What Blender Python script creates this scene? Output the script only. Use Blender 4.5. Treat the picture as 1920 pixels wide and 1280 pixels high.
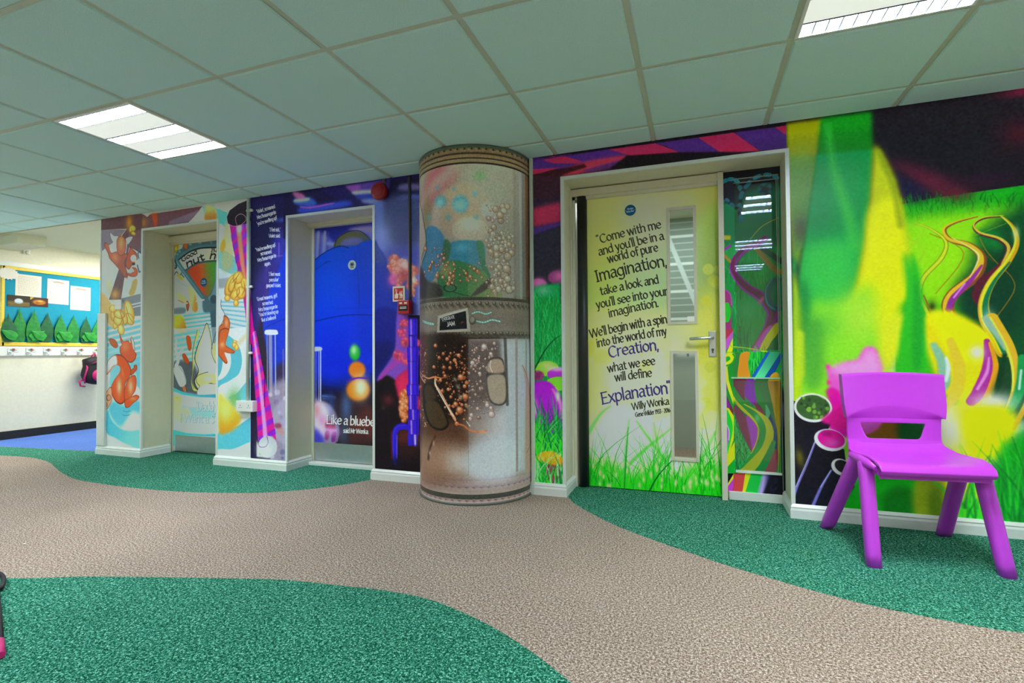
import bpy, bmesh, math, random
import numpy as np
from mathutils import Matrix, Vector
random.seed(7); rng = np.random.default_rng(7)
for o in list(bpy.data.objects): bpy.data.objects.remove(o, do_unlink=True)
SC = bpy.context.scene
COL = SC.collection
PI = math.pi

# ------------------------------------------------------------------ camera
FPX = 956.54; YAW = -.3459; PIT = .0207; ROL = -.0067
CAM = np.array([1.4212, -3.1303, .9055]); H = 2.1533; D0 = .2283; T = .6
def _basis(yaw, pit, rol):
    cy, sy, cp, sp, cr, sr = math.cos(yaw), math.sin(yaw), math.cos(pit), math.sin(pit), math.cos(rol), math.sin(rol)
    f = np.array([sy*cp, cy*cp, sp]); r = np.array([cy, -sy, 0.]); u = np.cross(r, f)
    return cr*r+sr*u, -sr*r+cr*u, f
RV, UV_, FV = _basis(YAW, PIT, ROL)
cd = bpy.data.cameras.new('camera'); cam = bpy.data.objects.new('camera', cd); COL.objects.link(cam)
cd.sensor_width = 36; cd.lens = FPX/1920*36; cd.clip_start = .02; cd.clip_end = 100
m = Matrix.Identity(4)
for i in range(3):
    m[i][0] = RV[i]; m[i][1] = UV_[i]; m[i][2] = -FV[i]; m[i][3] = CAM[i]
cam.matrix_world = m
SC.camera = cam

# ------------------------------------------------------------------ world, exposure, lights
w = bpy.data.worlds.new('world'); SC.world = w; w.use_nodes = True
w.node_tree.nodes['Background'].inputs[0].default_value = (.75, .85, 1, 1)
w.node_tree.nodes['Background'].inputs[1].default_value = .3
SC.view_settings.view_transform = 'Standard'; SC.view_settings.look = 'None'
SC.view_settings.exposure = 0.55; SC.view_settings.gamma = 1; SC.view_settings.use_curve_mapping = False
LIGHTS = [(-1.8, -.8283), (1.8, -.8283), (-5.4, -.8283), (-1.8, -2.6283), (1.8, -2.6283), (5.4, -.8283), (-5.4, -2.6283), (5.4, -2.6283), (-1.8, -4.4283), (1.8, -4.4283)]
def area(name, loc, sx, sy, power, col=(1, 1, 1), rot=(0, 0, 0), spread=PI):
    l = bpy.data.lights.new(name, 'AREA'); l.shape = 'RECTANGLE'; l.size = sx; l.size_y = sy; l.energy = power; l.color = col; l.spread = spread
    o = bpy.data.objects.new(name, l); COL.objects.link(o); o.location = loc; o.rotation_euler = rot
    return o
for (lx, ly) in LIGHTS:
    for q in (.063, .297, .535): area('luminaire_light', (lx+.3, ly-q, H+.0155), .55, .082, 27/3, (.88, .98, 1), (0, 0, 0), math.radians(165))
area('alcove_light', (-4.7, 1.2, H-.02), .5, .9, 27*1.1, (1, 1, .97))

area('corridor_fill', (1.35, 1.2, H-.02), 1.2, .6, 10, (.9, 1, .97))  # added unseen light, brightens the corridor behind the vision panels
# ------------------------------------------------------------------ photograph pixel -> point on a real surface
def ray(p):
    p = np.asarray(p, float)
    return FV[None]+(p[:, :1]-960)/FPX*RV[None]+(640-p[:, 1:2])/FPX*UV_[None]
def onY(p, Y=0.):
    d = ray(p); q = CAM+d*((Y-CAM[1])/d[:, 1:2]); return q[:, [0, 2]]
def onX(p, X):
    d = ray(p); q = CAM+d*((X-CAM[0])/d[:, 0:1]); return q[:, [1, 2]]
def onZ(p, Z=0.):
    d = ray(p); q = CAM+d*((Z-CAM[2])/d[:, 2:3]); return q[:, :2]
CC = np.array([.045, -.01]); CR = .3723
def onC(p):
    d = ray(p); o = CAM[:2]-CC; a = d[:, 0]**2+d[:, 1]**2; b = d[:, 0]*o[0]+d[:, 1]*o[1]; c = o@o-CR*CR
    t = (-b-np.sqrt(np.maximum(b*b-a*c, 0)))/a; q = CAM+d*t[:, None]
    th = np.arctan2(q[:, 0]-CC[0], -(q[:, 1]-CC[1]))
    return np.stack([th*CR, q[:, 2]], 1)

# ------------------------------------------------------------------ flat print: a small painter for the mural vinyl
def hexc(c):
    return np.array([int(c[i:i+2], 16) for i in (0, 2, 4)], float)/255 if isinstance(c, str) else np.array(c, float)/255
def s2l(c): return np.where(c <= .04045, c/12.92, ((c+.055)/1.055)**2.4)
def l2s(c): return np.where(c <= .0031308, c*12.92, 1.055*np.maximum(c, 1e-9)**(1/2.4)-.055)
def crom(P, closed=True, n=6):
    P = np.asarray(P, float); N = len(P)
    if N < 3: return P
    out = []
    rngN = N if closed else N-1
    t = np.arange(n)[:, None]/n
    for i in range(rngN):
        g = (lambda k: P[k % N]) if closed else (lambda k: P[min(max(k, 0), N-1)])
        p0, p1, p2, p3 = g(i-1), g(i), g(i+1), g(i+2)
        out.append(.5*((2*p1)+(-p0+p2)*t+(2*p0-5*p1+4*p2-p3)*t*t+(-p0+3*p1-3*p2+p3)*t**3))
    out = np.concatenate(out)
    return out if closed else np.vstack([out, P[-1]])
def boxblur(a, r):
    r = int(r)
    if r < 1: return a
    for ax in (0, 1):
        p = np.pad(a, [(r+1, r) if k == ax else (0, 0) for k in (0, 1)]); c = np.cumsum(p, axis=ax)
        a = (c[2*r+1:]-c[:-2*r-1])/(2*r+1) if ax == 0 else (c[:, 2*r+1:]-c[:, :-2*r-1])/(2*r+1)
    return a
class Cv:
    def __init__(s, fn, u0, u1, v0, v1, ppm, base):
        s.fn, s.u0, s.u1, s.v0, s.v1, s.ppm = fn, u0, u1, v0, v1, ppm
        s.w = int(round((u1-u0)*ppm)); s.h = int(round((v1-v0)*ppm))
        s.a = np.zeros((s.h, s.w, 3)); s.a[:] = hexc(base); s.K = None; s.o = (0, 0); s.clip = None
    def K_(s, x0, y0, k): s.K = (x0, y0, k); return s
    def px(s, P):
        P = np.asarray(P, float).reshape(-1, 2)
        return P if s.K is None else P*s.K[2]+np.array(s.K[:2])
    def mp(s, P):
        q = s.fn(s.px(P)) if s.fn else np.asarray(P, float).reshape(-1, 2)
        return (q-np.array([s.u0, s.v0]))*s.ppm
    def sc(s, P):
        if s.fn is None: return s.ppm
        c = np.asarray(P, float).mean(0, keepdims=True); k = 1/s.K[2] if s.K else 1
        a = s.mp(np.vstack([c, c+[[k, 0]], c+[[0, k]]]))
        return .5*(np.hypot(*(a[1]-a[0]))+np.hypot(*(a[2]-a[0])))
    def blend(s, m, x0, y0, col, a):
        h, w = m.shape; X0, Y0, X1, Y1 = max(x0, 0), max(y0, 0), min(x0+w, s.w), min(y0+h, s.h)
        if s.clip: X0, Y0, X1, Y1 = max(X0, s.clip[0]), max(Y0, s.clip[1]), min(X1, s.clip[2]), min(Y1, s.clip[3])
        if X1 <= X0 or Y1 <= Y0: return
        mm = (m[Y0-y0:Y1-y0, X0-x0:X1-x0]*a)[..., None]
        if callable(col):
            yy, xx = np.mgrid[Y0:Y1, X0:X1]; col = col(xx, yy)
        S = s.a[Y0:Y1, X0:X1]; S += (col-S)*np.clip(mm, 0, 1)
    def grad(s, g, c1, c2):
        q = s.mp(g); d = q[1]-q[0]; L = d@d; c1, c2 = hexc(c1), hexc(c2)
        def f(x, y):
            t = np.clip(((x-q[0][0])*d[0]+(y-q[0][1])*d[1])/L, 0, 1)[..., None]; t = t*t*(3-2*t)
            return c1*(1-t)+c2*t
        return f
    def poly(s, pts, col, blur=0, a=1, sm=True, col2=None, g=None, n=6):
        q = s.mp(pts); q = crom(q, True, n) if sm else q; k = s.sc(pts); b = blur*k
        pad = int(3*b)+2
        lo = np.floor(q.min(0)).astype(int)-pad; hi = np.ceil(q.max(0)).astype(int)+pad
        lo = np.maximum(lo, [-pad*2-4, -pad*2-4]); hi = np.minimum(hi, [s.w+pad*2+4, s.h+pad*2+4])
        if (hi <= lo).any(): return s
        w, h = hi-lo; SS = 3 if h < 500 else 2
        ys = lo[1]+(np.arange(h*SS)+.5)/SS-.0
        A, B = q, np.roll(q, -1, 0)
        c = ((A[:, 1][:, None] <= ys) != (B[:, 1][:, None] <= ys))
        with np.errstate(all='ignore'):
            xs = A[:, 0][:, None]+(ys-A[:, 1][:, None])*((B[:, 0]-A[:, 0])/(B[:, 1]-A[:, 1]))[:, None]
        xs = np.where(c, xs, np.inf); xs.sort(axis=0); K = int(c.sum(0).max()) if len(c) else 0
        m = np.zeros((h*SS, w)); cols = lo[0]+np.arange(w)
        for j in range(0, K-1, 2):
            e = xs[j][:, None]; f = xs[j+1][:, None]
            ok = np.isfinite(f[:, 0])
            m[ok] += np.clip(cols+1-e[ok], 0, 1)-np.clip(cols+1-f[ok], 0, 1)
        m = m.reshape(h, SS, w).mean(1)
        if b > .7:
            r = max(1, int(round(b*.9))); m = boxblur(boxblur(boxblur(m, r), r), max(1, r//2))
        s.blend(m, lo[0], lo[1], s.grad(g, col, col2) if col2 is not None else hexc(col), a)
        return s
    def stroke(s, pts, wd, col, blur=0, a=1, sm=True, closed=False, canvas=False, n=6, hard=None):
        q = s.mp(pts) if not canvas else np.asarray(pts, float); k = s.sc(pts) if not canvas else 1
        ws = np.array(wd if hasattr(wd, '__len__') else [wd]*len(q), float)*k/2
        if closed: q = np.vstack([q, q[:1]]); ws = np.append(ws, ws[0])
        if sm and len(q) > 2:
            t = np.linspace(0, len(ws)-1, (len(q)-1)*n+1); ws = np.interp(t, np.arange(len(ws)), ws); q = crom(q, False, n)
        b = blur*k; e = max(.5, b)
        pad = ws.max()+e+2
        lo = np.floor(q.min(0)-pad).astype(int); hi = np.ceil(q.max(0)+pad).astype(int)
        lo = np.maximum(lo, 0); hi = np.minimum(hi, [s.w, s.h])
        if (hi <= lo).any(): return s
        m = np.zeros((hi[1]-lo[1], hi[0]-lo[0]))
        for i in range(len(q)-1):
            A, B = q[i], q[i+1]; r0, r1 = ws[i], ws[i+1]; R = max(r0, r1)+e+1
            l = np.maximum(np.floor(np.minimum(A, B)-R).astype(int), lo); h = np.minimum(np.ceil(np.maximum(A, B)+R).astype(int), hi)
            if (h <= l).any(): continue
            yy, xx = np.mgrid[l[1]:h[1], l[0]:h[0]]; xx = xx+.5; yy = yy+.5
            d = B-A; L = d@d
            t = np.clip(((xx-A[0])*d[0]+(yy-A[1])*d[1])/L, 0, 1) if L > 1e-9 else 0*xx
            D = np.hypot(xx-A[0]-t*d[0], yy-A[1]-t*d[1]); r = r0+(r1-r0)*t
            v = np.clip((r-D)/(2*e)+.5, 0, 1)
            if r0 < .5 and r1 < .5 : v = v*np.clip(2*max(r0, r1)+.15, 0, 1)
            sub = m[l[1]-lo[1]:h[1]-lo[1], l[0]-lo[0]:h[0]-lo[0]]; np.maximum(sub, v, out=sub)
        s.blend(m, lo[0], lo[1], hexc(col), a); return s
    def blob(s, c, rx, ry, col, a=1, rot=0, p=2.0):
        # soft gaussian-like patch
        C = s.mp([c])[0]; k = s.sc([c]); rx, ry = rx*k, ry*k; R = max(rx, ry)*1.9
        l = np.maximum(np.floor(C-R).astype(int), 0); h = np.minimum(np.ceil(C+R).astype(int), [s.w, s.h])
        if (h <= l).any(): return s
        yy, xx = np.mgrid[l[1]:h[1], l[0]:h[0]]; dx = xx-C[0]; dy = yy-C[1]; cr, sr = math.cos(math.radians(rot)), math.sin(math.radians(rot))
        D = ((dx*cr+dy*sr)/rx)**2+((-dx*sr+dy*cr)/ry)**2
        s.blend(np.exp(-D**(p/2)*.9), l[0], l[1], hexc(col), a); return s
    def ell(s, c, rx, ry, col, rot=0, **kw):
        t = np.linspace(0, 2*PI, 17)[:-1]; cr, sr = math.cos(math.radians(rot)), math.sin(math.radians(rot))
        P = [(c[0]+rx*math.cos(x)*cr-ry*math.sin(x)*sr, c[1]+rx*math.cos(x)*sr+ry*math.sin(x)*cr) for x in t]
        return s.poly(P, col, n=3, **kw)
    @property
    def kk(s): return s.K[2] if s.K else 1
    def blobc(s, c, rx, ry, col, a=1, rot=0): return s.blob(c, rx*s.kk, ry*s.kk, col, a, -rot)
    def ball(s, c, r, col, hi='FFFFFF', edge=None):
        s.ell(c, r, r, edge or col); s.ell(c, r*.86, r*.86, col, blur=r*.1*s.kk); s.blobc((c[0]-r*.25, c[1]-r*.3), r*.5, r*.45, hi, .8); return s
    def noise(s, amt, cell=3, box=None):
        x0, y0, x1, y1 = box or (0, 0, s.w, s.h)
        h, w = y1-y0, x1-x0
        n = rng.standard_normal((h//cell+2, w//cell+2)); n = np.kron(n, np.ones((cell, cell)))[:h, :w]
        s.a[y0:y1, x0:x1] += boxblur(n, max(1, cell//2))[..., None]*amt; return s
    def text(s, txt, p0, p1, h, col, wt=.085, thin=.04, bend=0, slant=0, cond=None, a=1, serif=True):
        # p0->p1 baseline in photograph pixels, h = x-height*2 (cap about 1.45h/2)
        adv = 0; items = []
        for ch in txt:
            if ch == ' ': adv += .19; continue
            g = GLY[ch]; items.append((adv, g)); adv += g[0]+.035
        L = adv-.035; p0 = np.array(p0, float); p1 = np.array(p1, float); d = p1-p0; W = np.hypot(*d); d /= W; nrm = np.array([d[1], -d[0]])
        sx = W/L; Q = s.mp([p0+d*W/2, p0+d*W/2+nrm*h])
        th = np.hypot(*(Q[1]-Q[0]))
        ph = math.radians(28)
        for ax, g in items:
            for stx in g[1]:
                smt = stx[0] == '~'; P = np.array(stx[1] if smt else stx, float)
                if smt: P = crom(P, False, 4)
                X = (P[:, 0]+ax)*sx+P[:, 1]*h*slant; Y = P[:, 1]*h
                t = X/W
                B = p0+np.outer(X, d)+np.outer(Y-bend*4*t*(1-t)*-1, nrm)
                # pen-nib width from direction
                for i in range(len(B)-1):
                    v = P[i+1]-P[i]; ang = math.atan2(v[1], v[0]); wN = thin+(wt-thin)*abs(math.sin(ang-ph))
                    c2 = s.mp(B[i:i+2])
                    s._seg(c2, wN*th, hexc(col), a)
        return s
    def _seg(s, c2, wpx, col, a):
        A, B = c2; r = wpx/2; R = r+1.5
        l = np.maximum(np.floor(np.minimum(A, B)-R).astype(int), 0); h = np.minimum(np.ceil(np.maximum(A, B)+R).astype(int), [s.w, s.h])
        if (h <= l).any(): return
        yy, xx = np.mgrid[l[1]:h[1], l[0]:h[0]]; xx = xx+.5; yy = yy+.5; d = B-A; L = d@d
        t = np.clip(((xx-A[0])*d[0]+(yy-A[1])*d[1])/L, 0, 1) if L > 1e-9 else 0*xx
        D = np.hypot(xx-A[0]-t*d[0], yy-A[1]-t*d[1]); s.blend(np.clip(r-D+.5, 0, 1)*min(1, 2*r+.1), l[0], l[1], col, a)
    def image(s, name):
        lin = s2l(np.clip(s.a, 0, 1))
        if s.E is not None:
            v = s.v0+(np.arange(s.h)+.5)/s.ppm; u = s.u0+(np.arange(s.w)+.5)/s.ppm
            lin = lin/s.E(u[None, :], v[:, None])[..., None]
        lin = np.clip(lin, .004, .9)
        out = np.ones((s.h, s.w, 4), np.float32); out[..., :3] = l2s(lin)
        im = bpy.data.images.new(name, s.w, s.h); im.pixels.foreach_set(out.ravel()); im.update(); im.pack()
        return im
    E = None
def S(*p): return ('~', p)
_o = S((.2, .5), (.06, .38), (.05, .14), (.2, 0), (.35, .13), (.35, .37), (.2, .5))
_b = S((.05, .36), (.2, .5), (.35, .38), (.35, .13), (.2, 0), (.05, .08)); _q = S((.35, .40), (.2, .5), (.05, .37), (.05, .13), (.19, 0), (.35, .11))
GLY = {
 'a': (.36, [S((.06, .43), (.17, .5), (.3, .42), (.3, .2), (.3, .05), (.35, 0)), S((.3, .29), (.13, .27), (.04, .13), (.12, 0), (.3, .09))]),
 'b': (.40, [((.05, .76), (.05, 0)), _b]), 'c': (.34, [S((.33, .43), (.2, .5), (.06, .38), (.05, .13), (.18, 0), (.34, .07))]),
 'd': (.40, [((.35, .76), (.35, 0)), _q]), 'e': (.37, [S((.06, .25), (.35, .29), (.31, .44), (.2, .5), (.06, .38), (.05, .14), (.2, 0), (.35, .08))]),
 'f': (.25, [S((.31, .73), (.22, .77), (.13, .66), (.13, 0)), ((.02, .48), (.26, .48))]),
 'g': (.40, [S((.35, .5), (.35, .2), (.35, -.1), (.22, -.24), (.05, -.18)), _q]),
 'h': (.39, [((.05, .76), (.05, 0)), S((.05, .34), (.2, .5), (.34, .4), (.34, .2), (.34, 0))]),
 'i': (.12, [((.06, .5), (.06, 0)), ((.06, .66), (.065, .70))]), 'k': (.37, [((.05, .76), (.05, 0)), ((.32, .5), (.07, .25), (.36, 0))]),
 'l': (.11, [((.05, .76), (.05, 0))]), 'm': (.60, [((.05, .5), (.05, 0)), S((.05, .36), (.18, .5), (.3, .4), (.3, .2), (.3, 0)), S((.3, .36), (.43, .5), (.55, .4), (.55, .2), (.55, 0))]),
 'n': (.39, [((.05, .5), (.05, 0)), S((.05, .34), (.2, .5), (.34, .4), (.34, .2), (.34, 0))]), 'o': (.40, [_o]),
 'p': (.40, [((.05, .5), (.05, -.24)), _b]), 'q': (.40, [((.35, .5), (.35, -.24)), _q]), 'r': (.27, [((.05, .5), (.05, 0)), S((.05, .33), (.15, .48), (.27, .48))]),
 's': (.30, [S((.27, .44), (.16, .5), (.05, .39), (.16, .26), (.28, .12), (.15, 0), (.03, .06))]), 't': (.27, [S((.12, .64), (.12, .3), (.13, .08), (.2, 0), (.28, .04)), ((.02, .48), (.26, .48))]),
 'u': (.39, [S((.05, .5), (.05, .3), (.06, .1), (.17, 0), (.34, .13)), ((.34, .5), (.34, 0))]), 'v': (.34, [((.02, .5), (.17, 0), (.32, .5))]),
 'w': (.54, [((.02, .5), (.15, 0), (.27, .5), (.40, 0), (.52, .5))]), 'x': (.34, [((.02, .5), (.32, 0)), ((.31, .5), (.02, 0))]), 'y': (.34, [((.02, .5), (.17, .03)), ((.32, .5), (.12, -.22), (.02, -.22))]),
 'z': (.34, [((.03, .5), (.32, .5), (.02, 0), (.33, 0))]),
 'C': (.50, [S((.47, .62), (.30, .72), (.10, .58), (.05, .34), (.12, .1), (.3, -.01), (.48, .09))]), 'W': (.80, [((.0, .7), (.2, 0), (.4, .7), (.6, 0), (.8, .7))]),
 'I': (.18, [((.09, .7), (.09, 0)), ((.02, .7), (.16, .7)), ((.02, 0), (.16, 0))]), 'G': (.54, [S((.47, .62), (.30, .72), (.10, .58), (.05, .34), (.12, .1), (.3, -.01), (.47, .08)), ((.48, .04), (.48, .32), (.34, .32))]),
 'E': (.42, [((.07, .7), (.07, 0)), ((.03, .7), (.38, .7)), ((.07, .37), (.33, .37)), ((.03, 0), (.4, 0))]), 'L': (.38, [((.07, .7), (.07, 0)), ((.03, 0), (.37, 0)), ((.02, .7), (.12, .7))]),
 'D': (.54, [((.07, .7), (.07, 0)), S((.03, .7), (.3, .69), (.48, .5), (.49, .25), (.34, .03), (.03, 0))]), 'Y': (.46, [((.0, .7), (.23, .34), (.46, .7)), ((.23, .34), (.23, 0))]),
 'S': (.38, [S((.34, .62), (.2, .71), (.06, .57), (.19, .38), (.34, .19), (.19, 0), (.03, .08))]), 'V': (.48, [((.0, .7), (.24, 0), (.47, .7))]),
 'M': (.66, [((.04, 0), (.10, .7), (.33, .1), (.56, .7), (.62, 0))]), 'B': (.44, [((.07, .7), (.07, 0)), S((.03, .7), (.28, .68), (.3, .48), (.07, .38)), S((.07, .38), (.34, .36), (.4, .12), (.22, 0), (.03, 0))]),
 'H': (.52, [((.06, .7), (.06, 0)), ((.46, .7), (.46, 0)), ((.06, .36), (.46, .36))]), 'O': (.58, [S((.29, .71), (.08, .55), (.05, .3), (.15, .05), (.33, 0), (.52, .2), (.53, .5), (.40, .67), (.29, .71))]),
 'A': (.52, [((.0, 0), (.26, .7), (.52, 0)), ((.1, .25), (.42, .25))]), 'U': (.48, [S((.05, .7), (.05, .3), (.1, .05), (.24, 0), (.38, .05), (.43, .3), (.43, .7))]), 'T': (.46, [((.23, .7), (.23, 0)), ((.0, .7), (.46, .7))]), 'J': (.3, [S((.22, .7), (.22, .3), (.2, .05), (.1, -.03), (.0, .03))]),
 'F': (.4, [((.07, .7), (.07, 0)), ((.03, .7), (.38, .7)), ((.07, .37), (.33, .37))]), 'R': (.44, [((.07, .7), (.07, 0)), S((.03, .7), (.3, .68), (.33, .48), (.07, .38)), ((.2, .38), (.44, 0))]),
 'K': (.46, [((.07, .7), (.07, 0)), ((.40, .7), (.08, .34), (.45, 0))]), 'N': (.52, [((.06, 0), (.06, .7), (.46, 0), (.46, .7))]),
 '1': (.2, [((.03, .6), (.12, .7), (.12, 0))]), '9': (.36, [S((.32, .5), (.18, .36), (.05, .5), (.17, .69), (.32, .52), (.28, .2), (.1, 0))]), '3': (.33, [S((.04, .63), (.18, .7), (.29, .55), (.14, .38), (.3, .2), (.16, 0), (.02, .06))]),
 '2': (.35, [S((.05, .6), (.18, .7), (.3, .55), (.2, .3), (.03, 0)), ((.03, 0), (.33, 0))]), '0': (.38, [S((.19, .7), (.05, .5), (.05, .2), (.19, 0), (.33, .2), (.33, .5), (.19, .7))]),
 '6': (.36, [S((.29, .68), (.1, .5), (.04, .2), (.18, 0), (.33, .18), (.2, .4), (.05, .25))]),
 '!': (.1, [((.05, .74), (.05, .2)), ((.05, .0), (.052, .03))]), "'": (.08, [((.05, .76), (.03, .62))]), '"': (.18, [((.03, .76), (.02, .66)), ((.14, .76), (.13, .66))]), ',': (.09, [((.05, .03), (.02, -.12))]), '.': (.08, [((.03, .0), (.04, .04))]), '-': (.2, [((.03, .26), (.17, .26))]),
}

# irradiance of the surfaces, so that print colours are stored as plain ink colours
_Z = np.array([.12, .4, .7, 1.0, 1.3, 1.6, 1.85, 2.1])
def field(Xs, tab, Zs=_Z):
    Xs = np.array(Xs); tb = np.array(tab)*1.07
    def E(u, v):
        u = np.broadcast_to(u, (1, u.shape[1]))[0]; v = v[:, 0]
        A = np.stack([np.interp(v, Zs, r) for r in tb])            # X x h
        return np.maximum(.2, np.stack([np.interp(u, Xs, A[:, k]) for k in range(len(v))])) if len(v) < 3000 else A
    return E
EW = field([-3.5, -3.3, -2.15, -1.7, -.62, .52, 1.2, 2.05, 2.35, 2.8], [[.639, .668, .701, .702, .713, .637, .448, .292], [.62, .659, .687, .677, .652, .602, .398, .279], [.676, .771, .846, .884, .884, .725, .45, .245], [.725, .816, .925, 1.02, 1.05, .965, .6, .243], [.667, .693, .728, .742, .723, .688, .465, .24], [.537, .531, .531, .5, .43, .319, .25, .22], [.6, .6, .65, .75, .8, .7, .5, .24], [.56, .681, .882, 1.034, 1.125, 1.129, .80, .27], [.6, .68, .85, .994, 1.062, .957, .621, .26], [.62, .726, .793, .844, .812, .667, .422, .24]])
_Zd = np.array([.25, .5, .8, 1.1, 1.4, 1.7, 1.88])
ED = field([-3.1, -2.85, -2.6, -1.4, -1.1, .8, 1.0, 1.2, 1.48, 1.61], [[.45, .467, .447, .404, .327, .242, .189], [.526, .546, .542, .512, .43, .301, .237], [.7, .72, .76, .75, .65, .5, .35], [.652, .707, .762, .779, .73, .506, .322], [.658, .71, .761, .769, .715, .541, .329], [.475, .508, .522, .486, .406, .277, .206], [.553, .587, .591, .554, .464, .327, .235], [.573, .617, .636, .607, .52, .36, .255], [.607, .665, .706, .703, .641, .452, .287], [.583, .656, .726, .744, .713, .541, .295]], _Zd)
EC = field([-.58, -.45, -.325, -.195, -.065, .065, .195, .325], [[.654, .694, .732, .746, .722, .596, .403, .259], [.66, .683, .714, .726, .646, .54, .335, .23], [.66, .684, .714, .726, .643, .532, .31, .23], [.642, .692, .728, .747, .713, .546, .32, .236], [.615, .652, .672, .647, .573, .513, .309, .236], [.59, .606, .615, .578, .505, .381, .271, .233], [.582, .6, .6, .558, .499, .387, .264, .233], [.565, .585, .615, .6, .543, .425, .281, .213]])
RQ = .285
CVW = Cv(onY, -3.76, 3.78, 0, 2.24, 340, 'DDE8EC'); CVW.E = EW
CVR = Cv(lambda p: onY(p, .275), -3.32, 1.62, 0, 2.10, 150, '2A1220'); CVR.E = ED
CV1 = Cv(lambda p: onY(p, RQ), -3.2, -2.2, 0, 2.0, 420, 'D8E6EA'); CV1.E = ED
CV2 = Cv(lambda p: onY(p, RQ), -1.6, -.68, 0, 2.0, 440, '1030B0'); CV2.E = ED
CV3 = Cv(lambda p: onY(p, RQ), .68, 1.57, 0, 2.0, 560, 'B8C878'); CV3.E = ED
CVS = Cv(lambda p: onY(p, .27), 1.58, 1.93, 0, 2.06, 480, '0A8A3C'); CVS.E = ED
CVC = Cv(onC, -1.18, 1.18, 0, 2.16, 460, '8C8478'); CVC.E = EC
def wclip(x0, x1): CVW.clip = (int((x0-CVW.u0)*CVW.ppm), 0, int((x1-CVW.u0)*CVW.ppm), CVW.h)

# ---------- shared pictures (pixel space of the photograph, painted where they fall on each surface)
def swirl(c, c0, rad, wd, col, a=1):
    c.ell(c0, rad, rad*.96, col, a=a)
def grass(c, n, x0, x1, y0, y1, hmin, hmax, wmin, wmax, cols, lean=.35, blur=.3, a=1):
    for _ in range(n):
        x = rng.uniform(x0, x1); y = rng.uniform(y0, y1); h = rng.uniform(hmin, hmax); d = rng.normal(0, lean)*h; w0 = rng.uniform(wmin, wmax)
        c.stroke([(x, y), (x+d*.25, y-h*.5), (x+d, y-h)], [w0, w0*.8, .15], cols[rng.integers(len(cols))], blur=blur, a=a, n=3)
def bokeh(c, n, box, r0, r1, cols, a=.45):
    for _ in range(n):
        p = (rng.uniform(box[0], box[2]), rng.uniform(box[1], box[3])); r = rng.uniform(r0, r1)/c.kk; c.ell(p, r, r, cols[rng.integers(len(cols))], blur=.6, a=a*rng.uniform(.5, 1))
def walnut(c, P, s, dark='A86A20', mid='E0A840', hi='F6E08A'):
    for (x, y, rx, ry, rot) in P:
        c.ell((x, y), rx*s, ry*s, dark, rot=rot); c.ell((x, y), rx*s*.84, ry*s*.84, mid, rot=rot, blur=rx*s*.12*c.kk); c.blobc((x-rx*s*.15, y-ry*s*.2), rx*s*.55, ry*s*.5, hi, .9, rot)
def squirrel_part(c, pts, col='D0501C', edge='5A2414', hi=None, hp=None, w=1.0):
    c.poly(pts, edge); 
    q = np.array(pts, float); m_ = q.mean(0); c.poly(m_+(q-m_)*.955, col, blur=.5)
    if hi is not None: c.blobc(hp[0], hp[1], hp[2], hi, .85, hp[3] if len(hp) > 3 else 0)

# ---------- left pier: nut room
def nut_room(c):
    T_ = '5CC2D4'
    # swirl floor
    c.K = None
    c.poly([(150, 560), (460, 500), (470, 900), (150, 900)], 'E4EEF4', sm=False)
    # turquoise stripes converging to the right (floor boards)
    for k in range(9):
        y = 585+k*10.5; c.poly([(150, y+40), (480, y-38-k*1.5), (480, y-33-k*1.2), (150, y+46)], '6FC4DA', sm=False, a=.95)
    c.blend(np.ones((1, 1)), -5, -5, hexc('000000'), 0)
def curl(c, cx, cy, radii, cols, ry=1.0):
    for r, col in zip(radii, cols): c.ell((cx, cy), r, r*ry, col)

wclip(-3.76, -3.18)
c = CVW
nut_room(c)
c.K_(180, 400, .1875)
c.poly([(40, 60), (460, -40), (470, 860), (40, 1010)], 'A9BCBE', sm=False)
c.poly([(40, 350), (250, 330), (470, 560), (470, 860), (60, 1010), (40, 800)], 'C2D2D4', blur=3)
c.poly([(250, 850), (470, 795), (470, 1020), (330, 1030)], '78808A', sm=False); c.stroke([(300, 925), (470, 885)], 2.4, 'C8D4D8', sm=False); c.stroke([(340, 945), (470, 915)], 1.6, 'DDE6EA', sm=False)
c.poly([(50, 150), (310, 145), (250, 225), (60, 375)], '6A5E6C', sm=False); c.stroke([(50, 160), (230, 155), (310, 160)], .8, 'B8B8BC', sm=False)
c.poly([(40, 60), (300, 20), (470, 0), (470, 420), (420, 380), (330, 330), (260, 220), (310, 150), (45, 165)], '4A2E34', sm=False)
c.poly([(330, 180), (460, 160), (460, 380), (330, 340), (250, 860), (130, 862), (228, 560), (300, 400)], '5E3E44', sm=False)
c.stroke([(345, 330), (200, 860)], 1.2, '43282E', sm=False)
c.blobc((190, 810), 50, 40, 'D09A40', .9); c.blobc((130, 720), 30, 50, 'C8C878', .6)
c.blobc((330, 90), 36, 60, '9C6A20', .9); walnut(c, [(365, 150, 34, 30, 0), (375, 200, 26, 16, 20), (345, 165, 16, 22, 0)], 1, '6E5A20', 'A8842C', 'D8C050')
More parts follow.
